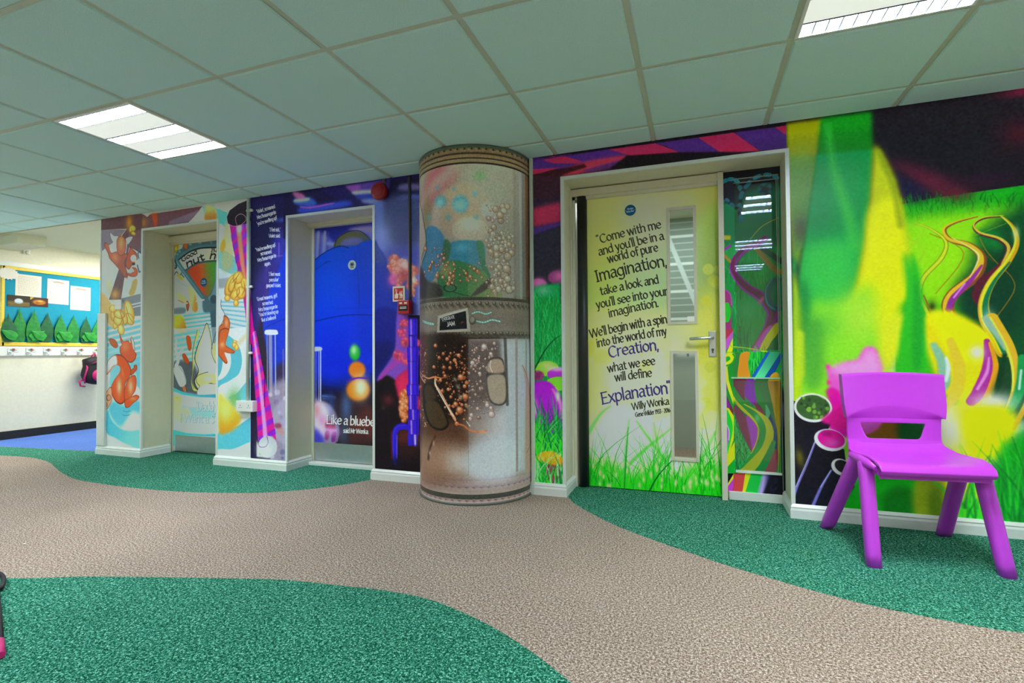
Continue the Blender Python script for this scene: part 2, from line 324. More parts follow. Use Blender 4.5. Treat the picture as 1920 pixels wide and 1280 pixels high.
# upside-down red squirrel
W0 = 'C6D4D2'
c.poly([(145, 195), (150, 240), (175, 290), (200, 305), (205, 265), (222, 228), (180, 225)], W0); c.poly([(300, 250), (365, 232), (340, 285), (315, 305)], W0)
squirrel_part(c, [(82, 300), (95, 350), (120, 400), (135, 450), (180, 500), (220, 545), (262, 600), (290, 640), (315, 600), (295, 540), (290, 480), (320, 420), (305, 400), (210, 380), (150, 390), (130, 330), (105, 292)], 'A04A26', '4A1E16', 'CE8050', ((190, 440), 40, 28, 35))
squirrel_part(c, [(205, 300), (215, 250), (250, 222), (290, 255), (300, 320), (290, 390), (250, 425), (215, 390)], 'B05A30', '4A1E16', 'D89058', ((250, 300), 26, 46))
squirrel_part(c, [(300, 470), (345, 340), (370, 360), (405, 395), (415, 450), (400, 500), (360, 520), (330, 560), (300, 530)], 'A84A28', '4A1E16')
c.ell((375, 448), 30, 36, 'C8D8D8'); c.ell((405, 488), 16, 26, 'C8D8D8'); c.ell((375, 505), 16, 12, '1E1A22')
squirrel_part(c, [(330, 590), (385, 580), (360, 540), (400, 545), (418, 590), (400, 628), (350, 630), (315, 610)], 'B4512A', '5A2414'); c.poly([(332, 598), (350, 540), (380, 575)], 'B8D0D4')
c.stroke([(300, 560), (300, 640), (325, 600), (310, 650)], [3, 2, 2, 1], '9A4422')
c.stroke([(440, 345), (420, 400), (428, 450)], [2, 3, 2], '3C5C70'); c.stroke([(415, 520), (430, 580), (445, 580)], [3, 3, 2], '3C5C70')
# walnuts and peanut
c.poly([(350, 740), (365, 680), (395, 650), (415, 670), (408, 720), (385, 800), (345, 825), (330, 790)], 'B8A058', blur=.6)
c.poly([(60, 790), (150, 900), (190, 960), (200, 1100), (160, 1140), (60, 1000)], 'D2B46A', blur=1)
walnut(c, [(330, 980, 50, 112, -14), (335, 1055, 42, 66, -25), (270, 1040, 45, 78, -20), (205, 1010, 62, 80, 10), (195, 1110, 26, 48, 10), (225, 1070, 50, 60, -35), (250, 1160, 34, 58, -10), (170, 950, 40, 40, 0), (232, 1010, 60, 42, 20)], 1, 'B07828', 'E4B850', 'FAE890')
c.stroke([(240, 980), (262, 1060), (235, 1120)], [1.2, 1.5, 1], 'A86C28'); c.stroke([(300, 930), (330, 1030), (370, 1090)], [1, 1.5, 1], 'B47A30')
# lower pier: running squirrel
c.K_(180, 620, .1875)
c.poly([(110, 790), (160, 900), (250, 980), (350, 1000), (440, 1000), (440, 1170), (300, 1130), (190, 1070), (105, 1010)], '48B8DC', blur=.5, col2='7ED2EC', g=((110, 900), (440, 1100)))
c.poly([(120, 160), (240, 150), (420, 380), (440, 330), (440, 590), (410, 560), (330, 650), (120, 600)], '86CCE2', sm=True, a=.8)
c.poly([(130, 400), (260, 320), (300, 420), (160, 560)], '74C4DA', a=.8); c.poly([(340, 350), (400, 280), (440, 240), (440, 580), (410, 540), (400, 420)], '6EC4DE', a=.9)
c.poly([(110, 330), (140, 430), (120, 580), (105, 600)], 'EAF2F8'); c.poly([(390, 560), (440, 600), (440, 840), (380, 700)], 'DCEAF4')
c.poly([(170, 700), (280, 740), (430, 690), (440, 830), (360, 810), (240, 960), (120, 800)], '3CB4DA', blur=3, a=.85)
c.stroke([(440, 140), (385, 30)], .6, 'C04030', a=.0)
squirrel_part(c, [(130, 90), (150, 75), (190, 90), (218, 135), (212, 165), (185, 168), (150, 140)], 'B4552A')
squirrel_part(c, [(235, 30), (250, 60), (275, 105), (320, 95), (345, 125), (352, 60), (378, 110), (385, 200), (405, 230), (395, 280), (350, 320), (290, 290), (245, 230), (238, 170), (258, 140), (245, 100)], 'CC5028', hi='E88050', hp=((290, 160), 40, 38))
c.poly([(352, 60), (378, 110), (386, 190), (370, 170)], 'BCD4E8'); c.stroke([(352, 55), (380, 110), (388, 195)], .7, '4A2418')
squirrel_part(c, [(110, 330), (130, 280), (180, 240), (240, 235), (290, 270), (330, 330), (352, 400), (330, 470), (290, 540), (285, 640), (290, 700), (250, 735), (200, 710), (160, 640), (152, 560), (190, 480), (235, 420), (245, 370), (220, 338), (170, 355), (125, 420), (105, 430)], 'D8501C')
c.poly([(112, 325), (135, 280), (182, 245), (205, 260), (210, 335), (170, 350), (125, 410), (108, 425)], 'D4E4EE', blur=1.2)
c.blobc((230, 560), 26, 60, 'F6D8B0', .85); c.blobc((265, 420), 14, 46, 'F08848', .6, -20)
squirrel_part(c, [(340, 460), (390, 445), (405, 500), (395, 590), (360, 650), (320, 700), (285, 690), (283, 590), (305, 520)], 'D4501E', hi='F4C8A0', hp=((345, 560), 26, 55))
squirrel_part(c, [(345, 440), (352, 390), (378, 370), (380, 345), (405, 340), (412, 375), (395, 405), (360, 440)], 'C44A1C')
squirrel_part(c, [(285, 700), (330, 670), (360, 655), (400, 640), (432, 655), (420, 685), (370, 725), (330, 762), (295, 765)], 'D0501E', hi='F09060', hp=((370, 680), 34, 14))
squirrel_part(c, [(150, 560), (110, 600), (85, 650), (60, 750), (75, 795), (105, 790), (150, 720), (162, 660)], 'E0A080'); c.ell((126, 668), 24, 32, '5A2414'); c.ell((128, 668), 19, 27, 'CC9070'); c.ell((97, 738), 17, 24, '5A2414'); c.ell((98, 738), 13, 19, 'CC9070')
c.stroke([(270, 800), (310, 808), (345, 798)], .7, '2878A0'); c.stroke([(255, 835), (300, 848), (340, 838)], .7, '2878A0')

# header above door 1 + pier 2 left half
wclip(-3.19, -1.93)
c.K_(260, 370, .1458)
c.poly([(-80, 150), (1100, -40), (1500, 60), (1500, 560), (-80, 560)], '9CB4B4', sm=False)
c.poly([(-80, 260), (0, 230), (60, 215), (110, 250), (150, 215), (820, 110), (700, 260), (640, 320), (-80, 430)], '50323C', sm=False)
c.poly([(400, 300), (800, 150), (660, 300), (380, 360)], '5C4C60', sm=False, blur=.6)
c.poly([(160, 200), (240, 200), (240, 370), (195, 370)], '8C3418', blur=1, sm=False); c.blob((60, 330), 8, 7, '8A5A20', .8)
c.poly([(820, 120), (1120, 60), (1180, 240), (1140, 380), (1120, 420), (1010, 300), (990, 200), (850, 240)], '4AA0A8', sm=False)
c.poly([(700, 300), (840, 130), (815, 210), (850, 330)], 'A4BCB8', blur=.6, sm=False)
c.poly([(870, 90), (980, 130), (1000, 280), (850, 290), (850, 200)], '8C8C58', blur=2, col2='A85C20', g=((900, 120), (900, 290)))
c.poly([(960, 110), (1120, 40), (1300, 40), (1150, 180)], 'A0B0B4', sm=True)
# pier 2 (squirrel room)
wclip(-2.285, -1.93)
c.K_(400, 380, .2032)
c.poly([(0, 0), (400, 0), (400, 1300), (0, 1300)], 'C4D6DC', sm=False)
c.poly([(0, 20), (130, 60), (130, 240), (50, 210), (0, 150)], '4AA4AC', sm=False); c.poly([(0, 0), (150, 10), (150, 90), (20, 40)], 'A8BCBC')
c.poly([(50, 400), (200, 500), (225, 640), (170, 660), (50, 600)], '6ABCC8', sm=False); c.poly([(50, 200), (110, 240), (100, 380), (50, 440)], 'A8C4C8')
c.stroke([(150, 240), (125, 560)], 26, 'B8B070', blur=4, a=.75, sm=False); c.poly([(62, 400), (85, 340), (110, 340), (112, 400), (90, 450), (65, 450)], 'C09830', blur=1.5)
c.poly([(0, 700), (330, 640), (330, 1300), (0, 1300)], 'D4E2E8', sm=False); c.poly([(40, 700), (200, 680), (140, 780), (50, 790)], '9AA4AC', sm=False, blur=1)
for k in range(8):
    y = 905+k*36; c.poly([(70, y), (310, y+4+k*9), (310, y+20+k*9), (70, y+16)], '76C6DA', sm=False, a=.95)
# curling floor
c.K_(400, 620, .2032)
c.poly([(40, -10), (330, -40), (400, 300), (400, 1240), (40, 1240)], 'E6EFF4', sm=False)
c.ell((40, 270), 225, 255, '5CC4D8', rot=0); c.ell((20, 270), 145, 190, 'E6EFF4'); c.ell((10, 290), 75, 150, '5CB4CC')
c.poly([(50, 520), (150, 460), (250, 380), (330, 200), (400, 60), (400, 560), (200, 640), (50, 640)], 'E6EFF4')
c.poly([(330, 440), (400, 400), (400, 600), (250, 640), (140, 620), (220, 570)], '66C8DC', sm=True)
c.poly([(50, 930), (200, 890), (400, 780), (420, 980), (300, 1040), (180, 1090), (50, 1105)], '5CC4DC'); c.poly([(40, 1100), (180, 1090), (330, 1030), (430, 980), (430, 1240), (40, 1240)], 'DCE6EA', sm=True)
c.blob((180, 640), 14, 18, '70B860', .9, -30)
c.poly([(50, 590), (110, 630), (200, 720), (255, 790), (240, 860), (170, 920), (110, 945), (50, 925)], 'F2D840', blur=3, col2='F09818', g=((120, 640), (110, 950)))
c.blobc((110, 740), 60, 80, 'FCF08C', .8)
# squirrel legs
c.K_(400, 380, .2032)
c.poly([(60, 900), (75, 980), (110, 1030), (60, 1160), (50, 1160), (50, 900)], 'DCE4EC'); c.stroke([(72, 895), (72, 960), (105, 1030), (85, 1100), (55, 1150)], .8, '30282C')
squirrel_part(c, [(98, 1040), (130, 1050), (155, 1110), (140, 1200), (110, 1290), (100, 1360), (50, 1400), (50, 1160), (90, 1110)], 'D86A2C', hi='F0B080', hp=((120, 1110), 14, 30))
c.K_(400, 620, .2032)
squirrel_part(c, [(60, 0), (140, -20), (125, 60), (115, 130), (190, 180), (190, 205), (140, 205), (100, 200), (130, 285), (110, 300), (60, 240), (45, 200)], 'DC6428', hi='F8B878', hp=((80, 130), 24, 20))
walnut(c, [(195, 130, 24, 28, 0), (215, 155, 20, 30, 10), (200, 100, 22, 14, 0)], 1, 'C08020', 'F0BC48', 'FCE890'); c.stroke([(230, 120), (320, 20)], 7, 'E0C880', blur=2, a=.5, sm=False)

# pink striped scroll
def scroll(c):
    c.K_(400, 380, .2032)
    c.poly([(150, 190), (300, 150), (330, 640), (345, 900), (385, 1280), (320, 1300), (290, 950), (225, 620), (180, 400)], 'C0148A', sm=False)
    for k, (a_, b_) in enumerate([(240, 210), (330, 300), (440, 420), (560, 540)]):
        xa = 155+(a_-200)*.18; c.poly([(xa, a_+60), (300+k*6, b_-50), (305+k*6, b_+5), (xa+10, a_+120)], '7A22B8', sm=False, a=.9)
    c.stroke([(235, 225), (250, 400), (275, 600), (290, 680)], [10, 9, 8, 6], 'F0A050', blur=2, a=.8); c.blob((240, 235), 5, 6, 'F0D8F0', .9)
    c.poly([(125, 130), (150, 70), (230, 10), (330, -30), (345, 160), (310, 190), (190, 215), (135, 190)], '1A1420', sm=False); c.ell((128, 165), 3, 38, '7A3A60', rot=0, a=.5)
    c.stroke([(125, 150), (140, 195), (190, 215), (250, 205), (300, 160), (290, 120), (250, 102), (212, 125), (205, 160), (218, 205)], .8, 'D88098', n=5)
    c.poly([(278, 900), (345, 1010), (350, 1010), (395, 1300), (330, 1300), (300, 1040)], 'E0109C', sm=False)
    c.poly([(290, 920), (305, 930), (330, 1060), (310, 1050)], '8820C8', sm=False, a=.8)
    c.K_(400, 620, .2032)
    c.poly([(350, 0), (392, 0), (440, 260), (500, 560), (560, 860), (582, 1010), (540, 965), (480, 960), (412, 1010), (400, 780), (385, 560), (370, 270)], 'E4189C', sm=False)
    for k, (y, x) in enumerate([(60, 352), (160, 358), (270, 370), (385, 378), (505, 385), (625, 392), (755, 400), (880, 410), (985, 412)]):
        w_ = 50+k*17; xr = 393+(y-60)*.192; w_ = max(10, xr-x); c.poly([(x, y-0), (x+w_, y-60-k*3), (x+w_+6, y-18-k*2), (x+2, y+46)], '8820D8', sm=False, a=.85)
    c.stroke([(372, 20), (410, 300), (440, 560), (465, 800), (480, 980)], [4, 6, 7, 8, 9], 'F8C0F0', blur=1.6, a=.75)
    c.ell((502, 1070), 90, 102, 'D8A0C0'); c.ell((500, 1070), 86, 98, 'C4CCD0'); c.blob((470, 1100), 14, 12, 'F0F4F6', .8); c.stroke([(415, 1040), (430, 1070), (480, 1068), (505, 1030), (495, 975)], [.8, 1, .8, .8, 1.5], '9838B8')
    c.poly([(400, 1010), (412, 1040), (430, 1140), (520, 1172), (400, 1160)], 'DDE4E6', sm=False, blur=.5)

# blueberry room, pier 2 right half
wclip(-1.95, -1.567)
c.K = None
def blue_room(c):
    c.K = None
    c.poly([(470, 370), (545, 355), (545, 890), (470, 890)], '181440', sm=False)
    c.poly([(474, 560), (500, 480), (545, 440), (545, 700), (480, 700)], '2E2480', blur=8); c.blob((524, 470), 14, 30, '3438B0', .8); c.stroke([(516, 480), (545, 478)], 2, '7E58C8', blur=1.2, a=.8); c.stroke([(523, 455), (523, 480)], 1.4, '9868D8', blur=1)
    c.blob((530, 412), 14, 4, '3A48A8', .9); c.stroke([(500, 500), (500, 600)], 10, '4A3898', blur=4, a=.5); c.stroke([(486, 560), (488, 640)], 6, '503C90', blur=3, a=.6)
    c.poly([(480, 640), (500, 600), (520, 700), (530, 860), (478, 860)], '2A2038', blur=4)
blue_room(c)
c.poly([(545, 480), (520, 510), (502, 555), (493, 600), (497, 640), (508, 700), (525, 780), (545, 820)], '1238D8', blur=.8)
c.poly([(545, 690), (515, 690), (522, 760), (545, 800)], '3A2C40', blur=4, a=.9)
c.stroke([(496, 615), (520, 603), (545, 595)], 1, '0A2090')
# glass tubes of the machine
for (x, w_) in ((501, 2.6), (507, 7), (516, 2.6)):
    c.stroke([(x, 622), (x+1, 740)], w_, 'B8C4F0' if w_ < 3 else 'A8A4C8', blur=.6, a=.85, sm=False)
c.poly([(496, 622), (500, 618), (517, 618), (521, 622), (519, 627), (499, 627)], 'E4ECFA')
c.stroke([(502, 630), (503, 770)], 3, '50406A', blur=1, a=.6); c.stroke([(531, 655), (532, 860)], 3, '7A70B0', blur=1, a=.8)
c.poly([(500, 740), (545, 720), (545, 870), (505, 860)], 'B4A8C0', blur=5, a=.8); bokeh(c, 26, (505, 735, 545, 860), 2, 6, ['F0E4F0', 'D07040', '8A6AA0', 'E8E0F0', '3A4A80'], .7)
c.ell((535, 790), 26, 42, 'C8BCD8', blur=2, a=.4); c.ell((521, 798), 7, 5, '8C3050', blur=1.5, a=.8)
wclip(-2.285, -1.567)
scroll(c)
wclip(-1.99, -1.60)
c.stroke([(474, 380), (474, 700)], 1.4, '0C0A20', sm=False, a=.8)
wclip(-2.285, -1.567)
c.K_(400, 380, .2032)
walnut(c, [(160, 760, 45, 110, 22), (200, 740, 50, 100, 30), (250, 760, 62, 70, 0), (230, 690, 50, 60, 20), (215, 850, 62, 50, -15), (255, 830, 44, 60, 0), (210, 925, 26, 32, 0), (130, 880, 28, 30, 0), (285, 740, 30, 52, 0)], 1, 'B47818', 'E4AE3C', 'F8E47C')
for q in ([(150, 860), (190, 780), (215, 700)], [(200, 880), (240, 830), (235, 780)], [(265, 850), (290, 790), (280, 720)], [(170, 740), (215, 690), (240, 650)]): c.stroke(q, [1, 1.6, 1], 'A4641A')
# writing
c.K = None
TXW = 'C4D0EC'
def vtext(lines, hh, a=1):
    for t_, p0, p1 in lines: CVW.text(t_, p0, p1, hh, 'D4DEF6', wt=.11, thin=.06, a=a)
K5 = lambda x, y: (400+x*.2032, 380+y*.2032)
vtext([("'Violet', screamed", K5(405, 95), K5(572, 45)), ('Mrs Beauregarde', K5(408, 150), K5(580, 98)), ("'you're swelling up!'", K5(408, 208), K5(592, 150)),
       ("'I feel sick,'", K5(520, 262), K5(618, 262)), ('Violet said.', K5(512, 318), K5(618, 318)),
       ("'You're swelling up!'", K5(396, 450), K5(578, 400)), ('screamed', K5(440, 485), K5(540, 462)), ('Mrs Beauregarde', K5(412, 545), K5(582, 498)), ('again.', K5(474, 580), K5(530, 570)),
       ("'I feel most", K5(512, 672), K5(616, 672)), ("peculiar'", K5(516, 725), K5(606, 722)), ('gasped Violet.', K5(488, 776), K5(624, 776)),
       ("'Great heavens, girl!'", K5(404, 905), K5(594, 868)), ('screeched', K5(455, 945), K5(552, 930)), ('Mrs Beauregarde', K5(420, 1002), K5(594, 968)), ("'You're blowing up", K5(424, 1048), K5(602, 1015)), ("like a balloon!'", K5(448, 1096), K5(584, 1068))], 9)

# header above door 2 and pier 3
wclip(-1.60, .05)
c.K = None
c.poly([(500, 300), (800, 250), (800, 420), (500, 450)], '1A1446', sm=False)
c.K_(520, 330, .1406)
c.poly([(-100, 240), (500, 150), (1000, 400), (300, 560), (-100, 560)], '161236', sm=False)
c.poly([(220, 320), (300, 290), (440, 290), (520, 350), (480, 400), (260, 380)], '2A48B8', blur=2); c.poly([(220, 320), (300, 290), (430, 292), (400, 330), (240, 345)], '7E90C8', blur=1.2); c.poly([(200, 200), (330, 235), (370, 290), (260, 295)], '9A5080', blur=2)
c.poly([(290, 420), (560, 380), (900, 330), (1000, 370), (800, 430), (330, 500)], '283CB0', blur=3); c.stroke([(310, 410), (450, 415), (700, 370), (760, 360)], [2, 3, 2.4, 1], '9A48C0', blur=1.2, a=.9)
c.poly([(900, 130), (1500, 30), (1500, 180), (1000, 200)], '44307C', sm=False, blur=1.5); c.poly([(900, 140), (1100, 110), (1110, 190), (990, 200)], '6C3A88', blur=2, sm=False)
c.poly([(1000, 200), (1320, 180), (1340, 220), (1240, 240), (1060, 255)], '8488B0', blur=1.6); c.poly([(1060, 250), (1320, 240), (1400, 300), (1110, 310)], '22308C', blur=2)
c.poly([(1120, 315), (1330, 300), (1440, 350), (1440, 400), (1180, 360)], '6070A8', blur=2)
c.poly([(1500, 60), (1900, 20), (1900, 200), (1500, 300)], '14122C', blur=3, sm=False)
c.poly([(1620, 130), (1720, 100), (1900, 110), (1900, 180), (1640, 190)], '50487C', blur=2.4); c.poly([(1590, 290), (1700, 255), (1900, 250), (1900, 310), (1600, 320)], '4450A0', blur=2.4)
c.poly([(1300, 400), (1560, 390), (1900, 400), (1900, 640), (1300, 640)], '3C4A80', blur=4, sm=False); c.stroke([(1560, 395), (1740, 390)], 3, '384C98', blur=1.4)
wclip(-.765, .05)
c.K_(690, 330, .2187)
c.poly([(40, 250), (450, 230), (450, 760), (40, 760)], '5060A0', sm=False, blur=6); c.poly([(120, 200), (450, 200), (450, 560), (300, 600), (110, 500)], '38406C', blur=10)
c.poly([(50, 250), (130, 230), (125, 500), (50, 560)], '5064A8', blur=4, a=.9); c.blob((120, 510), 16, 22, '7886C4', .8); c.blob((100, 620), 18, 18, '6876C8', .8); c.blob((310, 560), 14, 30, '34386C', .7)
c.poly([(150, 620), (450, 600), (450, 1300), (150, 1300)], '4448A8', blur=8, sm=False)
c.poly([(50, 590), (100, 620), (150, 700), (190, 830), (240, 950), (272, 1080), (285, 1200), (280, 1290), (50, 1290)], '1A2E9C', blur=1)
c.poly([(58, 590), (100, 625), (140, 680), (150, 740), (120, 770), (60, 700)], '24388C', blur=2); bokeh(c, 30, (58, 600, 140, 740), .3, .8, ['7A8CD0'], .9)
def smoke(c, pts, cols, hi):
    for (x, y, r) in pts: c.ell((x, y), r*1.02, r*.98, cols[0], blur=1.6)
    for (x, y, r) in pts:
        for _ in range(9):
            a_ = rng.uniform(0, 6.28); d_ = r*rng.uniform(.2, .95); q_ = r*rng.uniform(.22, .42)
            c.ell((x+d_*math.cos(a_), y+d_*math.sin(a_)), q_, q_*.9, cols[1] if rng.random() < .6 else cols[0], blur=.7, a=.8); c.blobc((x+d_*math.cos(a_)-q_*.2, y+d_*math.sin(a_)-q_*.35), q_*.6, q_*.5, hi, .7)
smoke(c, [(225, 715, 48), (300, 760, 50), (240, 790, 62), (350, 790, 46), (200, 770, 34), (280, 850, 60), (395, 810, 44), (230, 880, 46), (370, 880, 40), (405, 920, 30), (360, 940, 36), (260, 920, 34), (385, 985, 24), (390, 1020, 14)], ['C06058', 'D8805C'], 'ECB8A0')
c.blob((210, 890), 10, 12, 'C850A8', .9); c.blob((310, 760), 9, 9, 'E8D8D8', .8); c.blob((390, 890), 5, 7, 'F0E0D0', .8); c.blob((295, 850), 9, 12, '983840', .7)
# lower: pipes, smoke and the curved floor
c.K_(690, 600, .2345)
c.poly([(40, -40), (440, -40), (440, 1290), (40, 1290)], '140C14', sm=False)
c.poly([(50, -60), (245, -60), (240, 80), (215, 230), (150, 380), (70, 480), (50, 480)], '141C80', blur=2); c.poly([(50, 200), (200, 200), (120, 400), (50, 450)], '10145A', blur=6, a=.8)
c.poly([(235, -60), (320, -60), (320, 460), (260, 500), (150, 440), (75, 490), (90, 440), (160, 340), (215, 220)], '7A48B8', blur=1.6)
c.poly([(90, 450), (200, 330), (230, 300), (330, 230), (330, 300), (200, 380), (110, 470)], 'B038A0', blur=1.5, a=.8)
smoke(c, [(290, 20, 34), (270, 100, 34), (300, 170, 40), (240, 280, 40), (300, 330, 30), (395, 180, 30), (390, 260, 26)], ['C83C6C', 'E8505C'], 'FF8090')
for p in ((270, 50), (300, 190), (232, 288)): c.blob(p, 4, 5, '903050', .7)
c.poly([(300, 400), (220, 470), (230, 560), (250, 620), (330, 600), (330, 380)], 'C81C50', blur=2.5); c.blob((280, 510), 9, 12, 'F03058', .7)
c.blob((160, 640), 10, 9, '6A2430', .8); c.blob((120, 700), 4, 4, '483038', .6)
smoke(c, [(285, 590, 36), (290, 640, 42), (285, 700, 42), (290, 760, 36), (290, 800, 20), (395, 540, 24), (400, 660, 30)], ['C8602C', 'E88850'], 'FCD0A0')
c.poly([(240, 880), (410, 860), (410, 1000), (240, 1000)], '5C2418', blur=8, a=.9); c.poly([(250, 1000), (410, 980), (410, 1090), (230, 1100)], '2C1618', blur=8, a=.8); c.stroke([(190, 900), (195, 1100)], 5, '6A1E20', blur=2, a=.7); c.poly([(390, 600), (412, 600), (412, 780), (380, 760)], 'A81C60', blur=2)
PB = '3818D8'
c.poly([(325, -20), (395, -20), (395, 1000), (318, 1000), (322, 700)], '2C14B0', sm=False, blur=.5)
for (x0, x1, y0, y1) in ((322, 398, -10, 120), (330, 388, 130, 215), (312, 408, 215, 330), (318, 404, 330, 515), (308, 410, 515, 600), (322, 392, 600, 715), (340, 412, 715, 800), (318, 408, 800, 915)):
    c.poly([(x0, y0), (x1, y0), (x1-3, y1), (x0+4, y1)], PB, sm=False); c.stroke([((x0+x1)/2-16, y0+6), ((x0+x1)/2-14, y1-6)], 3.2, 'B890F8', blur=1, a=.85, sm=False); c.stroke([(x0+4, y1), (x1-2, y1)], 1.1, '180880', sm=False); c.stroke([(x1-16, y0+4), (x1-16, y1)], 4, '1C0C90', blur=1.2, a=.7, sm=False)
c.poly([(318, 915), (352, 915), (350, 1005), (322, 1005)], '2818C0', sm=False); c.poly([(362, 915), (396, 915), (386, 1010), (368, 1005)], '4A38E0', sm=False); c.stroke([(376, 920), (378, 990)], 3, 'C0B0FF', blur=.8)
c.stroke([(218, 1140), (212, 960), (222, 880), (262, 850), (320, 855)], [8, 10, 11, 11, 10], '2A16C8', blur=.8); c.stroke([(232, 1100), (232, 920)], 2, '5850F0', blur=.6, sm=False); c.stroke([(205, 1100), (203, 940), (225, 858), (300, 838)], 1, '5A48F0', a=.8)
c.blob((222, 1140), 8, 10, '10102C', .9)

# pier 4: candy meadow, left of the quote door
wclip(.40, 1.95)
c.K = None
c.poly([(995, 250), (1500, 200), (1500, 950), (995, 950)], '15121C', sm=False)
c.K_(990, 280, .25)
c.poly([(0, 60), (330, 30), (330, 700), (0, 900)], '201628', sm=False)
c.poly([(30, 60), (120, 60), (260, 110), (160, 150), (30, 150)], '38205C', sm=False); c.poly([(110, 70), (200, 45), (330, 85), (330, 110), (240, 100)], 'A01C40', sm=False); c.poly([(30, 150), (150, 150), (30, 188)], '98203C', sm=False); c.poly([(200, 50), (330, 30), (330, 88)], '38205C', sm=False)
c.poly([(30, 190), (330, 125), (330, 200), (30, 240)], '2C0E18', sm=False); c.poly([(110, 300), (250, 240), (250, 330), (100, 340)], '34204C', blur=4)
c.poly([(30, 440), (250, 390), (250, 550), (30, 585)], '84203C', blur=4, sm=False); c.poly([(30, 590), (250, 540), (250, 570), (100, 620), (30, 650)], '34205C', blur=1, sm=False)
c.poly([(30, 650), (250, 575), (250, 1000), (30, 1000)], '211E2A', blur=1, sm=False)
c.ell((80, 1010), 62, 44, '9A3C78', blur=1); c.blob((85, 1000), 10, 8, 'C868A0', .8); c.ell((225, 960), 74, 54, '7A3060', blur=1); c.blob((235, 950), 11, 9, 'C05C98', .8)
c.poly([(30, 1040), (90, 1020), (150, 1010), (250, 1000), (250, 1300), (30, 1300)], '0E8A44', blur=2.5, sm=False); c.blob((110, 1060), 14, 8, '7CA890', .6)
c.K = None
c.poly([(998, 560), (1060, 555), (1062, 920), (998, 920)], '0C8434', sm=False)
grass(c, 330, 998, 1058, 560, 720, 14, 30, .8, 1.8, ['0A7030', '18A04C', '0C9040', '086028', '28B058', '30BC60'], .35, .3, .75)
c.K_(990, 590, .258)
c.ell((140, 390), 85, 55, '84CC30'); c.blob((140, 365), 12, 6, 'B8E878', .8); c.ell((250, 430), 110, 48, 'A828C0', blur=.5); c.blob((215, 395), 18, 4, 'E8B0F0', .9)
c.ell((75, 440), 40, 34, '7A2058', blur=1); bokeh(c, 20, (45, 405, 115, 480), 1, 2, ['A03878', '581848', 'C85898'], .8)
c.ell((220, 500), 90, 52, '70C828'); c.poly([(40, 510), (90, 480), (160, 490), (220, 560), (250, 640), (250, 800), (180, 860), (60, 760), (40, 640)], 'A414C4', blur=.8)
c.stroke([(180, 540), (235, 640), (245, 740)], [3, 7, 6], 'E090F0', blur=2.5, a=.85); c.blob((50, 680), 5, 16, 'D8B8F0', .8); c.blob((215, 590), 4, 8, 'FFE8FF', .9)
c.stroke([(45, 400), (110, 280), (180, 190), (250, 140)], [3, 2.4, 1.6, .4], '0C3C1C')
c.K = None
grass(c, 60, 1000, 1058, 830, 880, 60, 115, 1, 4.2, ['0C7038', '18A048', '2CB848', '0A5030'], .25, .3, .9)
grass(c, 240, 998, 1060, 840, 935, 30, 75, 1.6, 4.4, ['14A82C', '30D028', '0E8038', '28C024', '0A6030', '48DC30'], .3, .3)
c.K_(990, 590, .258)
c.poly([(110, 1080), (230, 1080), (235, 1180), (210, 1220), (130, 1220)], '7C2848', blur=1); c.stroke([(170, 1085), (172, 1200)], 8, 'A04868', blur=2, a=.5)
c.poly([(60, 1050), (90, 1005), (140, 990), (190, 995), (250, 1040), (258, 1085), (180, 1090), (110, 1065)], 'F0A010', blur=.6, col2='E08808', g=((150, 1000), (150, 1090))); bokeh(c, 34, (85, 1000, 245, 1060), .5, 1.1, ['FFF4C0'], 1)
c.ell((45, 1045), 14, 18, 'F0A010')
c.K = None
grass(c, 60, 1000, 1060, 890, 935, 30, 60, 1, 3, ['18B028', '30D028', '0E8038', '90E890'], .4, .2)
# header above door 3
c.K_(980, 230, .289)
c.poly([(50, 240), (1712, 15), (1712, 300), (60, 500)], '281420', sm=False)
def band(p, col): c.poly(p, col, sm=False, blur=.4)
band([(60, 240), (290, 210), (420, 250), (300, 300), (60, 300)], '3A1E62'); band([(130, 240), (270, 215), (390, 250), (350, 262), (200, 262)], 'A41C40'); band([(60, 300), (240, 290), (120, 325), (60, 335)], 'A01C3C')
band([(270, 215), (560, 170), (700, 200), (620, 235), (420, 255)], '3C1E66'); band([(560, 172), (860, 132), (1020, 190), (700, 212)], 'A41C44'); band([(860, 132), (1140, 95), (1280, 188), (1020, 192), (930, 150)], '3C1E66')
band([(1140, 95), (1370, 62), (1540, 180), (1400, 190), (1280, 188)], 'A41C44'); band([(1370, 62), (1640, 28), (1712, 70), (1712, 165), (1540, 180)], '3C1E66'); band([(1640, 28), (1712, 15), (1712, 80)], 'A41C44')
c.poly([(380, 260), (640, 215), (660, 235), (500, 300), (300, 340), (250, 330)], 'A0283C', blur=3); c.poly([(380, 310), (650, 235), (600, 290), (420, 320)], '44205C', blur=1.5, sm=False)
c.poly([(560, 300), (680, 212), (1000, 192), (1400, 190), (1500, 190), (1300, 260)], '120A12', blur=1, sm=False); c.poly([(60, 340), (400, 265), (420, 285), (250, 340)], '2C0C14', blur=1, sm=False)

